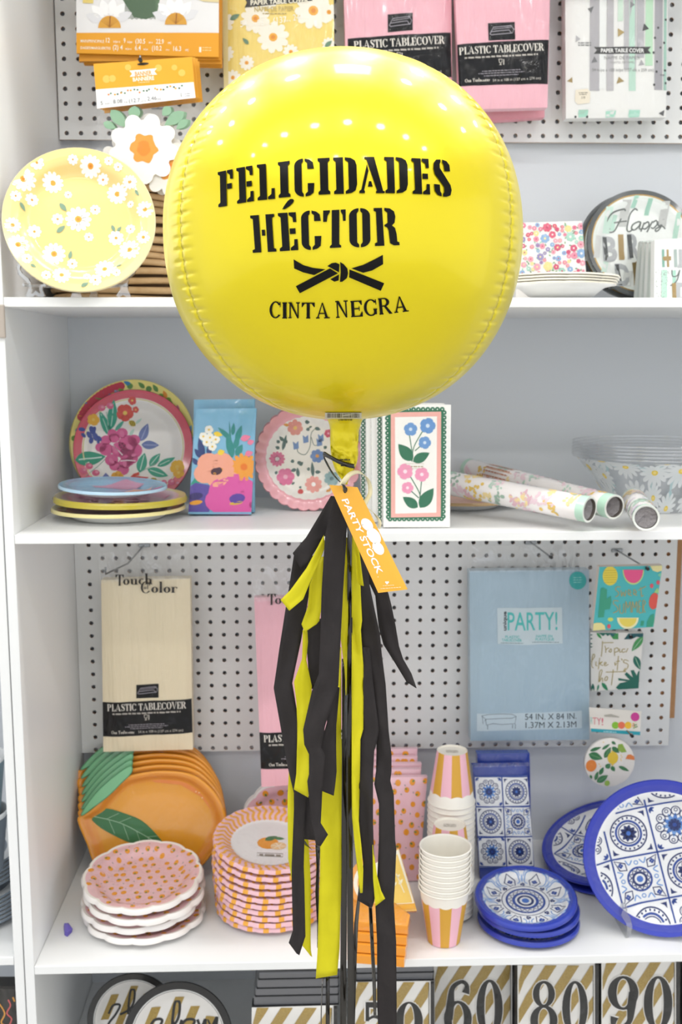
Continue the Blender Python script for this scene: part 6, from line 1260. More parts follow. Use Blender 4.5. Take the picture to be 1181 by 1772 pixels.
offs = [(-.002, .0155, .007), (-.007, .031, .014), (-.012, .0465, .021), (-.018, .062, .028), (-.029, .076, .035), (-.040, .089, .042)]
p1 = o1.location.copy()
for i, d in enumerate(offs):
    if i == 0: o1.location = p1+base+Vector(d)
    else: dup(o1, olab[i+1], M=Matrix.Translation(p1+base+Vector(d)) @ Matrix.Rotation(math.radians([0, 1, 2, 3.5, 6, 9][i]), 4, 'Y'))
# --- small pink scalloped orange-print plates
gs = 'small pink orange-print plates stacked at the front left of the third shelf'
c = onz(234, 1636, Z3); c.y -= .008; Rq = pxr(99, .17, 1540)
A = Art(); orange_scatter(A, -1, -1, 1, 1, .225, .047, 3, disc(.93), .95)
b = plate_mesh(Rq, [(.955, '#f2c5cb|g'), (1.1, '#f6efe8|g')], A, .15, .045, 12, 120, .02, klip='#f7f2ee|g', kback='#f7f2ee', lip=.05)
pm = tag(b.build('paper_plate'), 'topmost small pink plate printed with oranges, front left', 'plate', gs)
n4 = 4
for i in range(n4):
    M = frame((c.x+[.003, -.004, .004, 0][i]+.001, c.y+Rq*.97+[-.002, .006, .0, .004][i], Z3+.001+.0235*i), ([.01, -.015, .02, 0][i], -.02*(i > 0)-.035*i, 1), (0, 1, 0), .3*i+.2)
    if i == n4-1: pm.matrix_world = M; wrap_on(pm, Rq, 9, .16)
    else: dup(pm, ['lowest', 'second from the bottom', 'second from the top'][i]+' of the four small pink orange-print plates', M)
# --- tall stack of striped plates
gs = 'tall stack of pink and orange striped plates on the third shelf'
c = onz(466, 1621, Z3); Rs = pxr(95, .19, 1490)
A = Art()
for i in range(44):
    a = 2*PI*i/44; pts = []
    for j in range(9): r = .70+.29*j/8; pts.append((r*math.cos(a+.035*math.sin(j*1.1)), r*math.sin(a+.035*math.sin(j*1.1))))
    A.line(pts, .05, '#f2ad3f')
A.up(); orange(A, -.02, -.02, .2, .5, False, .9); A.up(2); A.leaf(-.08, .06, .14, .2, .13, '#3f7a4b', None); A.leaf(.08, .14, .28, .13, .09, '#4f8a55'); A.up(); A.ell(.17, -.1, .15, .11, '#f6cf9a', .3, 12); A.up()
for k in range(6): A.line([(.17, -.1), (.17+.13*math.cos(k), -.1+.1*math.sin(k))], .012, '#fbf3e6')
A.line([(-.2, -.42), (.26, -.42), (.26, -.33), (-.2, -.33)], .012, '#8d8378', True); A.tiny(-.16, .22, -.38, .06, '#8d8378')
b = plate_mesh(Rs, [(.70, '#f4f1f1|g'), (1.1, '#f3c3cd|g')], A, .13, .02, 22, 132, .016, klip='#f0b7c4', kback='#f3cdd3', lip=.04, cut=.14, lipf=lambda i, j: '#f2ad3f' if i % 6 < 2 else '#f3c3cd|g')
pm = tag(b.build('paper_plate'), 'topmost striped plate with a single orange printed in its white centre', 'plate', gs); g = random.Random(8)
ns = 10; Ht = .0122
for i in range(ns):
    til = (.012*i, -.012*i)
    M = frame((c.x-.001*i+g.uniform(-.003, .003)+.004, c.y+Rs*.98+g.uniform(-.002, .002)+.001*i, Z3+.001+Ht*i*(1+.02*i)), (.012*i*.6+g.uniform(-.004, .004), -.017*i, 1), (0, 1, 0), g.uniform(-.06, .06) if i < ns-1 else 0)
    if i == ns-1: pm.matrix_world = M; wrap_on(pm, Rs, 12, .14)
    else: dup(pm, ORD[ns-1-i]+' striped plate of the tall pink and orange stack', M)
# --- pink orange-print plates standing behind
c = at(492, 1408, .37); Rp2 = pxr(74, .37, 1408); gs2 = 'pink orange-print plates standing behind the striped stack'
A = Art(); orange_scatter(A, -1, -1, 1, 1, .3, .075, 6, disc(.93))
b = plate_mesh(Rp2, [(.95, '#f2c3cd|g'), (1.1, '#f6f1ee|g')], A, .14, .045, 12, 120, klip='#f6f1ee|g')
o = tag(b.build('paper_plate'), 'front pink orange-print plate standing behind the striped stack', 'plate', gs2); M0 = lean(c, 12); o.matrix_world = M0; rest(o, Z3)
dup(o, 'rear pink orange-print plate standing behind the striped stack', lean(o.matrix_world.to_translation()-lean(c, 12).col[2].to_3d()*.008+Vector((0, 0, .0025)), 12))
# --- pink orange-print napkin packs
gn = 'pink orange-print napkin packs behind the tassel'
def pinknap(q, seed): A = Art(); orange_scatter(A, q[0][0]+4, q[0][1]+6, q[1][0]-4, q[2][1]-8, 22, 4.6, seed, lambda x, y: True, 1.15); return A
yq = onz(685, 1528, Z3).y
qs = [[(643, 1348), (740, 1347), (725.5, 1527), (634, 1529)], [(636, 1333), (729, 1333), (718, 1516), (630, 1518)], [(637, 1325), (730, 1325), (717, 1508), (630, 1510)], [(632, 1315), (723, 1315), (712, 1500), (626, 1502)], [(631, 1303), (723, 1302), (712, 1492), (626, 1494)]]
for i, q in enumerate(qs):
    A = Art(); g = random.Random(i+2)
    if i == 0: A = pinknap(q, 4)
    else:
        for k in range(4): orange(A, q[0][0]+8+g.uniform(0, 78), q[0][1]+7, 4.4, 1.5)
    pack('napkin_pack', ['front pink napkin pack printed with small oranges', 'second pink orange-print napkin pack behind the front one', 'third pink orange-print napkin pack from the front', 'fourth pink orange-print napkin pack from the front', 'rearmost pink orange-print napkin pack, topmost edge'][i], 'napkins', q, yq+.004+.0245*i, .014, '#f2c6d2|g', A, 4, .0025, .0006, 40+i, i < 2, group=gn, on=Z3)
# --- orange slice napkin packs
gw = 'orange slice napkin packs at the front of the third shelf'
def slicepack(label, verts, top, art, k, film=True, th=.02):
    root = thing('napkin_pack', label, 'napkins', verts[0], gw); ps = [Vector(p) for p in verts]; nn = (ps[1]-ps[0]).cross(ps[2]-ps[0]).normalized()
    if nn.dot(CAM-ps[0]) < 0: nn = -nn
    b = MB(); b.prism(ps, -nn*th, k, '#ee9a2c|g')
    if art: b.art(art, lambda x, y, l: atp(x, y, ps[0], nn)+nn*(.0004+.0002*l))
    b.build('folded_stack', root)
    if film:
        f = MB(); cen = sum(ps, Vector())/len(ps); G = []
        for j in range(9): G.append([cen+(p-cen)*(1.05*j/8)+nn*(.003+.003*noise.noise(p*20+Vector((j*.7, 0, 0)))-(.016 if j == 8 else 0)) for p in [ps[m]+(ps[(m+1) % len(ps)]-ps[m])*s_ for m in range(len(ps)) for s_ in (0, .25, .5, .75)]])
        f.grid(G, 'film', True, True); f.build('clear_wrapper', root)
    return root
zt = .028
for i in range(4):
    z0 = Z3+.001+.0178*i; pts = [onz(x, y, z0+.0165) for x, y in ((606, 1652-19*i), (700+2*i, 1660-19*i), (704+2*i, 1640-19*i), (650, 1570-12*i), (612, 1585-12*i))]
    slicepack(['lowest', 'second from the bottom', 'third from the bottom', 'fourth from the bottom'][i]+' orange-edged slice napkin pack in the flat pile', pts, None, None, '#f0a23a|g', i == 3, .0155)
pb_ = at(724, 1576, .055); P3 = Pk([(640, 1470), (692, 1466), (722, 1578), (640, 1582)], .06, 38, 0, 0, 1)
T3 = lambda *p: [P3.pt(x, y, 0, True) for x, y in p]
A = Art(); A.poly([(690, 1470), (720, 1572), (643, 1577), (640, 1560), (640, 1500)], '#fbf6e4'); A.up(); A.poly([(688, 1478), (714.5, 1562), (646, 1566), (644, 1556), (668, 1500)], '#f4cf62'); A.up(); A.poly([(646, 1566.5), (718, 1563), (720, 1573), (646, 1577)], '#f2b52c'); A.line([(645, 1567), (717, 1563.5)], 2.4, '#fdf8ea'); A.up()
for a, b_ in (((686, 1482), (680, 1510)), ((700, 1545), (686, 1512)), ((660, 1530), (682, 1512))): A.line([a, b_], 1.6, '#fbf3d8')
for x, y, r in ((694, 1526, 3.4), (684, 1530, 2.6), (690, 1516, 2.2)): A.leaf(x-r, y+r*1.4, x+r, y-r*1.4, r*1.5, '#fdf3d2')
slicepack('yellow wedge napkin pack tilted on top of the orange-slice pile', T3((690, 1467), (722, 1576), (657, 1580), (657, 1500)), None, A, '#f3c24e|g', True, .016)
A = Art(); 
P4 = Pk([(604, 1480), (650, 1480), (650, 1570), (600, 1570)], .075, 36, 0, 0, 2); T4 = lambda *p: [P4.pt(x, y, 0, True) for x, y in p]
arcp = [(650+46*math.cos(math.radians(a)), 1528+48*math.sin(math.radians(a))) for a in range(100, 261, 10)]
A.poly([(650+38*math.cos(math.radians(a)), 1528+38*math.sin(math.radians(a))) for a in range(100, 261, 10)], '#fbf3e0'); A.up(); A.poly([(650+31*math.cos(math.radians(a)), 1528+31*math.sin(math.radians(a))) for a in range(100, 261, 10)], '#f2b04a')
slicepack('round orange-slice napkin pack leaning beside the yellow wedge', T4(*arcp), None, A, '#f0a23a|g', True, .016)
# --- striped paper cups
CUPR, CUPB, CUPH = .0462, .0305, .106
def cup_mesh(k_out=True):
    b = MB(); n = 96
    def P(s_, a, dr=0): r = CUPB+(CUPR-CUPB)*s_+dr; return Vector((r*math.cos(a), r*math.sin(a), s_*CUPH))
    def edge(a): return .80-.028*abs(math.sin(a*6))
    b.grid([[P(s_ if s_ < .75 else edge(2*PI*i/n), 2*PI*i/n) for i in range(n)] for s_ in (0, .02, .4, .8)], None, True, True, lambda i, j: ('#d9a53c', '#f2bccb')[(i*12//n) % 2])
    b.grid([[P(edge(2*PI*i/n), 2*PI*i/n) for i in range(n)], [P(.93, 2*PI*i/n) for i in range(n)], [P(.985, 2*PI*i/n) for i in range(n)]], '#f7f3ea', True, True)
    lip = [(.985, .0002), (.978, .0016), (.99, .0024), (1.004, .0018), (1.004, .0002), (.985, -.0006)]
    b.grid([[P(s_, 2*PI*i/n, d) for i in range(n)] for s_, d in lip], '#f9f5ec', True, True)
    b.grid([[P(s_, 2*PI*i/n, -.0006) for i in range(n)] for s_ in (.985, .6, .06)], '#f8f4ea', True, True); b.face([P(.06, 2*PI*i/n, -.0006) for i in range(n)], '#f5f0e4')
    b.grid([[P(0, 2*PI*i/n) for i in range(n)], [P(.035, 2*PI*i/n, -.0016) for i in range(n)]], '#f2ede2', True, True); b.face([P(.035, -2*PI*i/n, -.0016) for i in range(n)], '#f3eee4')
    A = Art()
    for y in (.25, .05, -.15): A.tiny(-.5, .5, y, .1, '#a09a90', seed=int(y*100)+30)
    b.art(A, lambda x, y, l: Vector((x*CUPB*.8, -y*CUPB*.8, .0334*CUPH*.97-.0004)))
    return b
gc = 'pink and gold striped paper cups on the third shelf'
cm = tag(cup_mesh().build('paper_cup'), 'outermost cup of the upright stack, pink and gold stripes to its foot', 'cup', gc)
cb = onz(771.5, 1640, Z3); cx0, cy0 = cb.x, cb.y+CUPB*.9
cm.matrix_world = Matrix.Translation((cx0, cy0, Z3+.0008)) @ Matrix.Rotation(.2, 4, 'Z')
for i in range(1, 9): dup(cm, (ORD[8-i] if i < 8 else 'topmost')+' white cup rim nested in the upright striped cup stack', Matrix.Translation((cx0+.0002*i, cy0+.0004*i, Z3+.0008+.0098*i)) @ Matrix.Rotation(.2+.4*i, 4, 'Z'))
fl = Matrix.Rotation(PI, 4, 'X')
def invstack(px, py, zbase, nn, lab, Yc):
    top = at(px, py, Yc); z_top = top.z
    for i in range(nn):
        zt_ = z_top-.0118*i
        dup(cm, ('topmost cup of the ' if i == 0 else ORD[i]+' cup of the ')+lab, Matrix.Translation((top.x, top.y, zt_)) @ fl @ Matrix.Rotation(.35*i+.15, 4, 'Z'))
yc2 = cy0+.19; zt2 = at(783, 1298, yc2).z
nn2 = int((zt2-Z3-CUPH-.001)/.0118)+1
invstack(783, 1298, Z3, nn2, 'taller upside-down cup stack at the back', yc2)
yc3 = cy0+.095; zt3 = at(779, 1426, yc3).z; nn3 = int((zt3-Z3-CUPH-.001)/.0118)+1
invstack(779, 1426, Z3, nn3, 'shorter upside-down cup stack in the middle', yc3)
# --- blue tile pattern
NV = '#24479a'; LB = '#6f9bd8'; DN = '#1d2f6b'
def tile_clover(A, x, y, s_, rot=.3):
    A.ring(x, y, s_*.40, s_*.03, DN, 32); A.ring(x, y, s_*.29, s_*.045, NV, 30); A.ring(x, y, s_*.225, s_*.022, DN, 24)
    for k in range(22): a = 2*PI*k/22; A.ell(x+s_*.335*math.cos(a), y+s_*.335*math.sin(a), s_*.028, s_*.02, DN, a, 6)
    for k in range(5):
        a = rot+2*PI*k/5
        for d in (-.3, .3): A.leaf(x+s_*.03*math.cos(a), y+s_*.03*math.sin(a), x+s_*.19*math.cos(a+d), y+s_*.19*math.sin(a+d), s_*.095, DN)
    A.up(); A.ell(x, y, s_*.05, s_*.05, '#3f6fc4', n=8); A.l -= 1
    for sx in (-1, 1):
        for sy in (-1, 1): X, Y_ = x+sx*s_*.43, y+sy*s_*.43; A.poly([(X, Y_), (X-sx*s_*.14, Y_-sy*s_*.015), (X-sx*s_*.06, Y_-sy*s_*.06), (X-sx*s_*.015, Y_-sy*s_*.14)], DN)
def tile_loop(A, x, y, s_):
    for k in range(10):
        a = 2*PI*k/10; A.ring(x+s_*.31*math.cos(a), y+s_*.31*math.sin(a), s_*.105, s_*.022, DN, 14); A.leaf(x, y, x+s_*.27*math.cos(a), y+s_*.27*math.sin(a), s_*.1, LB if k % 2 else '#4f7fca')
        A.ring(x+s_*.33*math.cos(a), y+s_*.33*math.sin(a), s_*.045, s_*.018, DN, 10)
    A.up(); A.flower(x, y, s_*.14, 10, DN, None); A.up(); A.ell(x, y, s_*.045, s_*.045, NV, n=8); A.l -= 2
    for sx in (-1, 1):
        for sy in (-1, 1):
            X, Y_ = x+sx*s_*.44, y+sy*s_*.44
            for d in ((0, .11), (.11, 0), (.08, .08)): A.leaf(X, Y_, X-sx*s_*d[0], Y_-sy*s_*d[1], s_*.05, NV)
def tile_eye(A, x, y, s_):
    A.ring(x, y, s_*.27, s_*.04, NV, 28); A.ring(x, y, s_*.165, s_*.05, DN, 22); A.ell(x, y, s_*.07, s_*.07, '#3f6fc4', n=14)
    for k in range(12): a = 2*PI*k/12; b_ = a+PI/12; c_ = a-PI/12; A.line([(x+s_*.17*math.cos(c_), y+s_*.17*math.sin(c_)), (x+s_*.235*math.cos(a), y+s_*.235*math.sin(a)), (x+s_*.17*math.cos(b_), y+s_*.17*math.sin(b_))], s_*.024, DN)
    for sx in (-1, 1):
        for sy in (-1, 1):
            X, Y_ = x+sx*s_*.34, y+sy*s_*.34; d = s_*.115
            A.line([(X+sx*d, Y_+sy*d), (X-sx*d*.9, Y_+sy*d*.3), (X-sx*d, Y_-sy*d), (X+sx*d*.3, Y_-sy*d*.9)], s_*.03, DN, True); A.flower(X, Y_, s_*.055, 4, NV, None)
            A.curve([(x+sx*s_*.08, y+sy*s_*.42), (x+sx*s_*.16, y+sy*s_*.33), (x+sx*s_*.22, y+sy*s_*.44)], s_*.026, LB, 4); A.curve([(x+sx*s_*.42, y+sy*s_*.08), (x+sx*s_*.33, y+sy*s_*.16), (x+sx*s_*.44, y+sy*s_*.22)], s_*.026, LB, 4)
    for a in range(4): A.ring(x+s_*.36*math.cos(a*PI/2), y+s_*.36*math.sin(a*PI/2), s_*.05, s_*.02, LB, 12)
def tiles(A, ox, oy, s_, rot, keep, n=3, sx=1, sy=1, shear=0):
    B_ = Art()
    for i in range(-n, n+1):
        for j in range(-n, n+1):
            x, y = i*s_, j*s_; k = (i+2*j) % 4 if (i+j) % 2 else -1
            if (i+j) % 2 == 0: tile_clover(B_, x, y, s_)
            elif j % 2 == 0: tile_loop(B_, x, y, s_)
            else: tile_eye(B_, x, y, s_)
            B_.up(3); h = s_/2
            for a, b_ in (((x-h, y-h), (x+h, y-h)), ((x-h, y-h), (x-h, y+h))):
                for m in range(6): p_, q_ = [(a[0]+(b_[0]-a[0])*t, a[1]+(b_[1]-a[1])*t) for t in (m/6, (m+1)/6)]; B_.line([p_, q_], s_*.035, NV)
            B_.l -= 3
    c_, d_ = math.cos(rot), math.sin(rot)
    for k, loops, l in B_.p:
        L2 = [[(ox+(x*c_-y*d_)*sx+shear*(x*d_+y*c_), oy+(x*d_+y*c_)*sy) for x, y in lp] for lp in loops]
        if all(keep(x, y) for x, y in L2[0]): A.p.append((k, L2, l+A.l))
# napkin packs with tiles
gt = 'blue tile-pattern napkin packs on the third shelf'
q = [(818, 1333), (911, 1331), (926, 1516), (831, 1527)]; A = Art()
def inner(x, y): u, v = invq([(821, 1350), (915, 1348), (924, 1505), (830, 1508)], x, y); return -.03 <= u <= 1.03 and -.02 <= v <= 1.02
A.poly([(821, 1350), (915, 1348), (924, 1505), (830, 1508)], '#eef0f2'); A.up(); B_ = Art(); B_.l = A.l; tiles(B_, 893.5, 1376, 47.5, .0, lambda x, y: True, 3, 1, 1.09, .06); A.p += clipq(B_, [(821, 1350), (915, 1348), (924, 1505), (830, 1508)]).p
A.up(3); A.line([(868, 1349), (877, 1506)], 1.8, NV)
for v in (0, .335, .67, 1): A.line([(821+9*v, 1350+158*v), (915+9*v, 1348+157*v)], 1.6, NV)
yq = onz(880, 1522, Z3).y
pack('napkin_pack', 'front blue and white tile-pattern napkin pack in its wrapper', 'napkins', q, yq, .022, '#2a3f96|g', A, 4, .002, .0006, 50, True, [(816, 1326), (914, 1324), (929, 1520), (828, 1530)], group=gt, on=Z3)
pack('napkin_pack', 'rear blue tile napkin pack, its plain navy top above the front one', 'napkins', [(826, 1307), (917, 1306), (921, 1508), (838, 1510)], yq+.035, .024, '#2a3f96|g', None, 3, .003, .001, 51, True, group=gt, on=Z3)
# small blue plates, flat stack
def smallblue():
    A = Art(); A.ring(0, 0, .40, .045, NV, 40); A.ring(0, 0, .27, .06, NV, 32); A.ring(0, 0, .17, .05, DN, 26); A.ell(0, 0, .075, .075, '#3f6fc4', n=14); A.ring(0, 0, .48, .015, DN, 40)
    for k in range(18): a = 2*PI*k/18; A.line([(.28*math.cos(a-.17), .28*math.sin(a-.17)), (.345*math.cos(a), .345*math.sin(a)), (.28*math.cos(a+.17), .28*math.sin(a+.17))], .018, DN)
    for k in range(8):
        a = 2*PI*k/8+.2; X, Y_ = .66*math.cos(a), .66*math.sin(a); c_, d_ = math.cos(a), math.sin(a); f = lambda u, v: (X+u*c_-v*d_, Y_+u*d_+v*c_)
        A.line([f(.16, 0), f(.02, .12), f(-.14, .05), f(-.1, 0), f(-.14, -.05), f(.02, -.12)], .022, DN, True); A.flower(*f(0, 0), .06, 4, NV, None, a)
        for s_ in (-1, 1): A.curve([f(.2, s_*.1), f(.12, s_*.22), f(-.05, s_*.2), f(-.1, s_*.12)], .022, LB, 4); A.curve([f(.2, s_*.17), f(.16, s_*.25), f(.06, s_*.26)], .02, '#8fb0e2', 4)
        A.flower(.54*math.cos(a+.39), .54*math.sin(a+.39), .05, 3, DN, None, a); A.leaf(.8*math.cos(a+.39), .8*math.sin(a+.39), .6*math.cos(a+.39), .6*math.sin(a+.39), .05, '#9ab8e6')
    return A
gb = 'small navy-rimmed tile plates stacked flat on the third shelf'
c = onz(929, 1642, Z3); c.y -= .006; Rb3 = pxr(85, .13, 1560)
b = plate_mesh(Rb3, [(.86, '#eef0f3|g'), (1.1, '#2c3fb0|g')], smallblue(), .14, seg=96, th=.02, klip='#2c3fb0|g', kback='#2a3d9e|g', lip=.05, flat=.7)
pm = tag(b.build('paper_plate'), 'topmost small blue plate with a ringed medallion in its centre', 'plate', gb)
for i, M in enumerate((frame((c.x+.003, c.y+Rb3*.99, Z3+.001), (0, 0, 1), (0, 1, 0), .5), frame((c.x+.002, c.y+Rb3*.99, Z3+.026), (.0, -.06, 1), (0, 1, 0), .2), frame((c.x-.004, c.y+Rb3*.96, Z3+.047), (-.04, -.13, 1), (0, 1, 0), .1))):
    if i == 2: pm.matrix_world = M; wrap_on(pm, Rb3, 21, .15)
    else: dup(pm, ['lowest small navy-rimmed plate under the medallion plate', 'middle small navy-rimmed plate under the medallion plate'][i], M)
# big blue plate on its stand
c = at(1146, 1485, .085); Rg = pxr(134, .085, 1485); A = Art()
tiles(A, -.43, .26, .60, .27, disc(.85), 4)
b = plate_mesh(Rg, [(.855, '#f2f3f5|g'), (1.1, '#2b3ab2|g')], A, .11, seg=120, flute=.0, klip='#2b3ab2|g', kback='#2a3aa6', cut=.09)
bigM = lean(c, 10, -13)
big = tag(b.build('paper_plate'), 'large blue and white tile-pattern plate on the clear stand, right edge', 'plate', 'large navy-rimmed tile plates'); big.matrix_world = bigM; wrap_on(big, Rg, 23, .12); rest(big, Z3+.006)
# two more of them, tilted behind
c2 = at(1012, 1490, .2)
t2 = frame(at(1054, 1486, .27), (-.34, -.25, .92), (0, 0, 1), .15)
td = dup(big, 'lower of the two tilted tile plates resting behind the large blue plate', frame(at(1058, 1491, .322)+Vector((.010, .004, -.026)), (-.25, -.10, .96), (0, 0, 1), .6)); dz = rest(td, Z3)
t2 = frame(at(1058, 1491, .322)+Vector((0, 0, dz)), (-.28, -.12, .95), (0, 0, 1), .15); dup(big, 'upper of the two tilted tile plates resting behind the large blue plate', t2)
st = thing('plate_stand', 'clear acrylic easel holding the large blue tile plate', 'stand', (c.x, c.y, Z3))
zz = Zm(700, 1270, 2.455); LG2 = [(938, 785), (946, 790), (945, 808), (960, 835), (968, 870), (962, 900), (950, 916), (938, 918), (946, 890), (944, 860), (930, 840), (920, 820), (926, 800)]
b = MB(); pp = [at(x, y, c.y-.03) for x, y in zz(*LG2)]; mz = min(p.z for p in pp); b.prism([p+Vector((0, 0, Z3+.0004-mz)) for p in pp], Vector((.0, .07, 0)), 'acrylic'); b.build('leg', st)
ddx = 2*(c.x-pp[0].x); b = MB(); b.prism([Vector((2*c.x-p.x, p.y, p.z))+Vector((0, 0, Z3+.0004-mz)) for p in pp], Vector((.0, .07, 0)), 'acrylic'); b.build('leg', st)
b = MB(); b.tube([(pp[6].x, c.y+.035, Z3+.012), (2*c.x-pp[6].x, c.y+.035, Z3+.012)], .003, 'acrylic', 6); b.build('cross_bar', st)
# purple scrap
b = MB(); z = Zm(20, 1420, 5.906); pts = [onz(x, y, Z3+.0006) for x, y in z((532, 1085), (575, 1095), (618, 1140), (570, 1188), (540, 1170))]
top = [p+Vector((.001, .002, .006+.003*(i % 2))) for i, p in enumerate(pts)]; apex = sum(top, Vector())/5+Vector((0, .002, .006))
for i in range(5): j = (i+1) % 5; b.face([pts[i], pts[j], top[j], top[i]], '#6f5fc0'); b.face([top[i], top[j], apex], '#7d6fd0')
tag(b.build('paper_scrap', origin=pts[0]), 'small crumpled purple paper scrap on the bare shelf corner', 'scrap')
# ================================================================== BOTTOM BAY
gh = 'black and gold striped Happy plates on the bottom shelf'
c = at(309, 1792, .12); Rh2 = pxr(93, .12, 1792); A = Art()
for i in range(-5, 6):
    x = i*.36
    for m in range(10):
        y0, y1 = -.9+.18*m, -.9+.18*(m+1); P_ = [(x+y0*.42, y0), (x+.17+y0*.42, y0), (x+.17+y1*.42, y1), (x+y1*.42, y1)]
        if all(a*a+b_*b_ < .8**2 for a, b_ in P_): A.poly(P_, 'glitter')
A.ring(0, 0, .87, .02, '#e9e9e6', 60); A.up(2)
for pts in ([(-.55, .12), (-.45, .3), (-.3, .3), (-.4, .1), (-.55, -.1), (-.45, -.2)], [(-.3, .1), (-.1, .2), (.0, .35), (.02, .6), (-.06, .62), (-.1, .4), (-.12, .1)], [(.05, .2), (.15, .3), (.3, .28), (.2, .1), (.1, .0)], [(.35, .3), (.42, .15), (.5, .3), (.45, -.1)], [(.55, .3), (.62, .18), (.72, .36), (.65, .0), (.5, -.2)], [(-.12, .3), (-.02, .1), (.06, .3)]): A.curve(pts, .05, '#2a2a2b')
b = plate_mesh(Rh2, [(.84, '#e9e6e2|g'), (.88, '#2c2c2e|g'), (1.1, '#222224|g')], A, .1, seg=96)
o = tag(b.build('paper_plate'), 'front black-rimmed gold striped Happy plate at the bottom edge', 'plate', gh); o.matrix_world = lean(c, 14); rest(o, Z4)
o = dup(o, 'rear black-rimmed gold striped plate, left of and behind the front one', lean(at(232, 1790, .20), 14) @ Matrix.Scale(.86, 4)); rest(o, Z4)
# black and gold napkin packs
gq = 'black and gold number napkin packs on the bottom shelf'
def bgq(q, Y, label, num, seed, edges=0, film=True, thick=.03):
    A = Art(); yb = ypx(Z4+.003, Y); q = [q[0], q[1], (q[2][0], yb), (q[3][0], yb)]
    (ax, ay), (bx_, by), (cx_, cy_), (dx, dy) = q; W = bx_-ax
    for i in range(-2, 9):
        for m in range(6):
            t0, t1 = m*.12, (m+1)*.12; x0 = ax+i*W*.28+W*.06
            P_ = [(x0-t0*W*1.0+W*.0, ay+t0*W*1.5), (x0+W*.14-t0*W, ay+t0*W*1.5), (x0+W*.14-t1*W, ay+t1*W*1.5), (x0-t1*W, ay+t1*W*1.5)]
            P_ = [(min(max(x, ax+2), bx_-9), y) for x, y in P_]
            if max(p[0] for p in P_)-min(p[0] for p in P_) > .6: A.poly(P_, 'glitter')
    A.up(); A.line([(bx_-7.5, ay), (cx_-7.5, cy_)], 1.2, '#f0eeea'); A.poly([(bx_-6.5, by), (bx_, by), (cx_, cy_), (cx_-6.5, cy_)], '#1d1d1f'); A.line([(bx_-9.5, ay), (cx_-9.5, cy_)], 1.0, '#1d1d1f')
    A.up(2)
    if num:
        x0, y0, h, wd = num[1:]; A.serif(num[0], x0, y0, h, '#1e1f21', width=wd, st=.185, th=.05, halo='#f4f2ee', hw=4.6, gap=.1)
    return pack('napkin_pack', label, 'napkins', q, Y, thick, '#eceae6|g', A, 0, .002, .0005, seed, film, group=gq, kside='#232326', on=Z4)
Yn = .10
bgq([(751, 1672), (893, 1669), (893, 1960), (751, 1960)], Yn+.05, 'gold striped napkin pack numbered 60', ('60', 768, 1796, 97, 102), 60)
bgq([(896, 1679), (1036, 1675), (1036, 1960), (896, 1960)], Yn, 'gold striped napkin pack numbered 80', ('80', 917, 1797, 92, 100), 61)
bgq([(1041, 1677), (1176, 1672), (1176, 1960), (1041, 1960)], Yn, 'gold striped napkin pack numbered 90', ('90', 1051, 1792, 92, 112), 62)
bgq([(1183, 1672), (1300, 1668), (1300, 1960), (1183, 1960)], Yn, 'gold striped napkin pack cut off at the right edge', None, 63)
bgq([(611, 1701), (752, 1699), (752, 1960), (611, 1960)], .05, 'gold striped napkin pack numbered 50 behind the streamers', ('50', 628, 1800, 66, 104), 64)
bgq([(436, 1741), (584, 1737), (584, 1960), (434, 1960)], .05, 'gold striped napkin pack left of the streamers', None, 65)
special('black_foil', '#6f7074', .3, coat=.4, noise_scale=50, bump=.3, dist=.004)
def slab(label, xl, xr, y0, y1, Y, nx):
    b = MB(); p0, p1 = at(xl, y0, Y), at(xr, y1, Y); b.box((p0.x, Y, p1.z), (p1.x, Y+.10, p0.z), 'black_foil', .003)
    d = MB(); d.box((p0.x-.001, Y-.001, p1.z-.0008), (p1.x+.001, Y+.1, p1.z+.0016), '#141416', .001)
    t = thing('napkin_pack', label, 'napkins', p0, gq); b.build('folded_stack', t); d.build('black_band', t); return t
for i, (y0, y1) in enumerate(((1683, 1692.5), (1694, 1708), (1710, 1721.5), (1723, 1738))):
    slab(['topmost', 'second', 'third', 'lowest'][i]+' black wrapped napkin layer stacked left of the streamers', 448-3*i, 586, y0, y1, .056, 0)
for i, (y0, y1) in enumerate(((1676, 1682.5), (1684, 1698))): slab(['upper', 'lower'][i]+' black wrapped napkin layer above the number 50 pack', 617, 751-i*1, y0, y1, .056, 0)
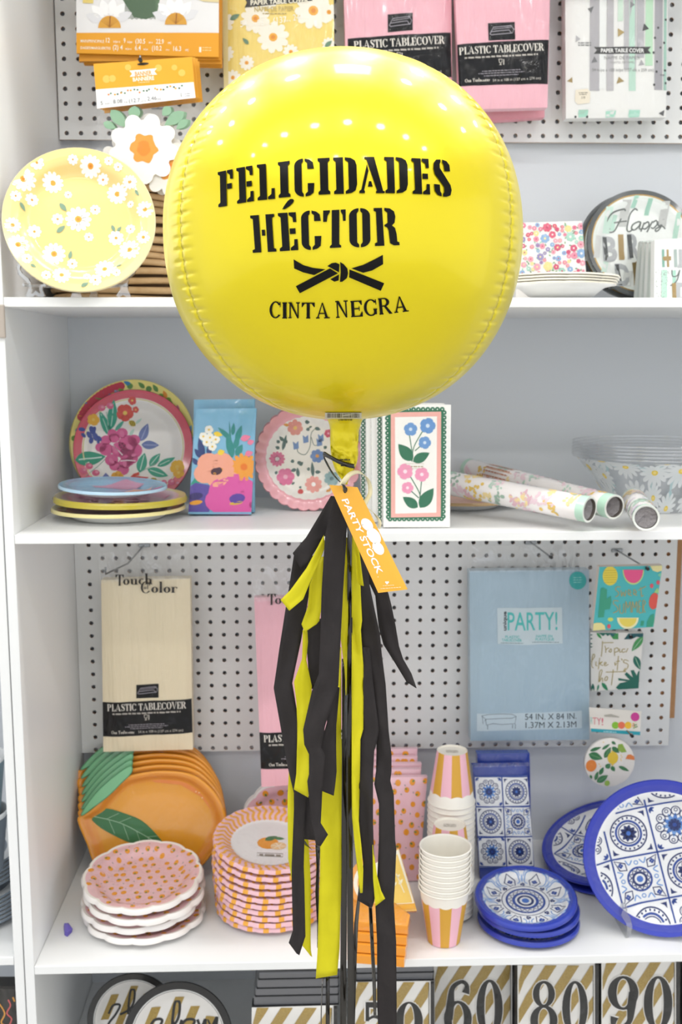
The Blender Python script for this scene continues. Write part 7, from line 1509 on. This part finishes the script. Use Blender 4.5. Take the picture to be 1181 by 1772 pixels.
# ================================================================== NEIGHBOURING BAY
gN = 'grey tableware in the neighbouring unit'
def npx(px, Y=.06): return at(px, 1500, Y).x
special('slate', '#6f7a86', .45); special('slate_teal', '#9fc0c0', .45)
xr = at(7, 1400, .06).x; rc_ = .05
def ncup(z0, label, k):
    b = MB(); X, Y = xr-rc_, .075; n = 48
    pr = [(.72, 0), (.75, .004), (.98, .108), (1.02, .112), (1.02, .118), (.97, .118), (.96, .1), (.72, .006)]
    b.grid([[(X+rc_*s_*math.cos(2*PI*i/n), Y+rc_*s_*math.sin(2*PI*i/n), z0+h) for i in range(n)] for s_, h in pr], None, True, True, lambda i, j: [k, k, '#e9ebec', '#e9ebec', '#e9ebec', '#dfe2e4', '#dfe2e4'][j])
    b.face([(X+rc_*.72*math.cos(2*PI*i/n), Y+rc_*.72*math.sin(2*PI*i/n), z0+.001) for i in range(n)], '#dfe2e4')
    return tag(b.build('paper_cup', origin=(X, Y, z0)), label, 'cup')
# striped plates stack at the foot
Rn = .11; zc_ = zn3+.0006; xs = at(19, 1600, .06).x-Rn
b = plate_mesh(Rn, [(.8, '#7d8894'), (1.1, '#f0f1f1')], None, .12, seg=64, th=.03, klip='#7f8a96', kback='#5f6973', lip=.02)
pm = tag(b.build('paper_plate'), 'lowest grey and white rimmed plate in the stack at the left edge', 'plate', gN)
for i in range(13):
    M = frame((xs-.0012*i, .06+Rn, zc_+.0075*i+(.018 if i > 6 else 0)), (0, 0, 1), (0, 1, 0))
    if i == 0: pm.matrix_world = M
    else: dup(pm, ORD[12-i]+' grey and white rimmed plate in the stack at the left edge', M)
zt4 = zc_+.0075*12+.018+.0175
ncup(zt4, 'grey paper cup on the plate stack at the left edge', '#6f7a86'); ncup(zt4+.105, 'teal-grey paper cup nested on the grey one at the left edge', '#7f97a2')
# black package with neon print
q = [(-60, 1690), (27, 1690), (33, ypx(Z4+.003, .03)), (-60, ypx(Z4+.003, .03))]; A = Art()
for pts, k in ((((-5, 1715), (8, 1735), (2, 1752), (14, 1762), (10, 1800)), '#d8973a'), (((14, 1712), (18, 1722), (12, 1735), (20, 1745), (15, 1758)), '#c95a5a'), (((4, 1768), (18, 1766), (24, 1774)), '#b8403f'), (((-20, 1730), (-8, 1740), (-14, 1760)), '#4f9e7a'), (((22, 1708), (25, 1716)), '#d8973a')): A.curve(pts, 2.6, k)
pack('napkin_pack', 'black pack with neon squiggles in the neighbouring unit', 'napkins', q, .03, .03, '#161516|g', A, 0, .002, .0006, 70, True, on=Z4)
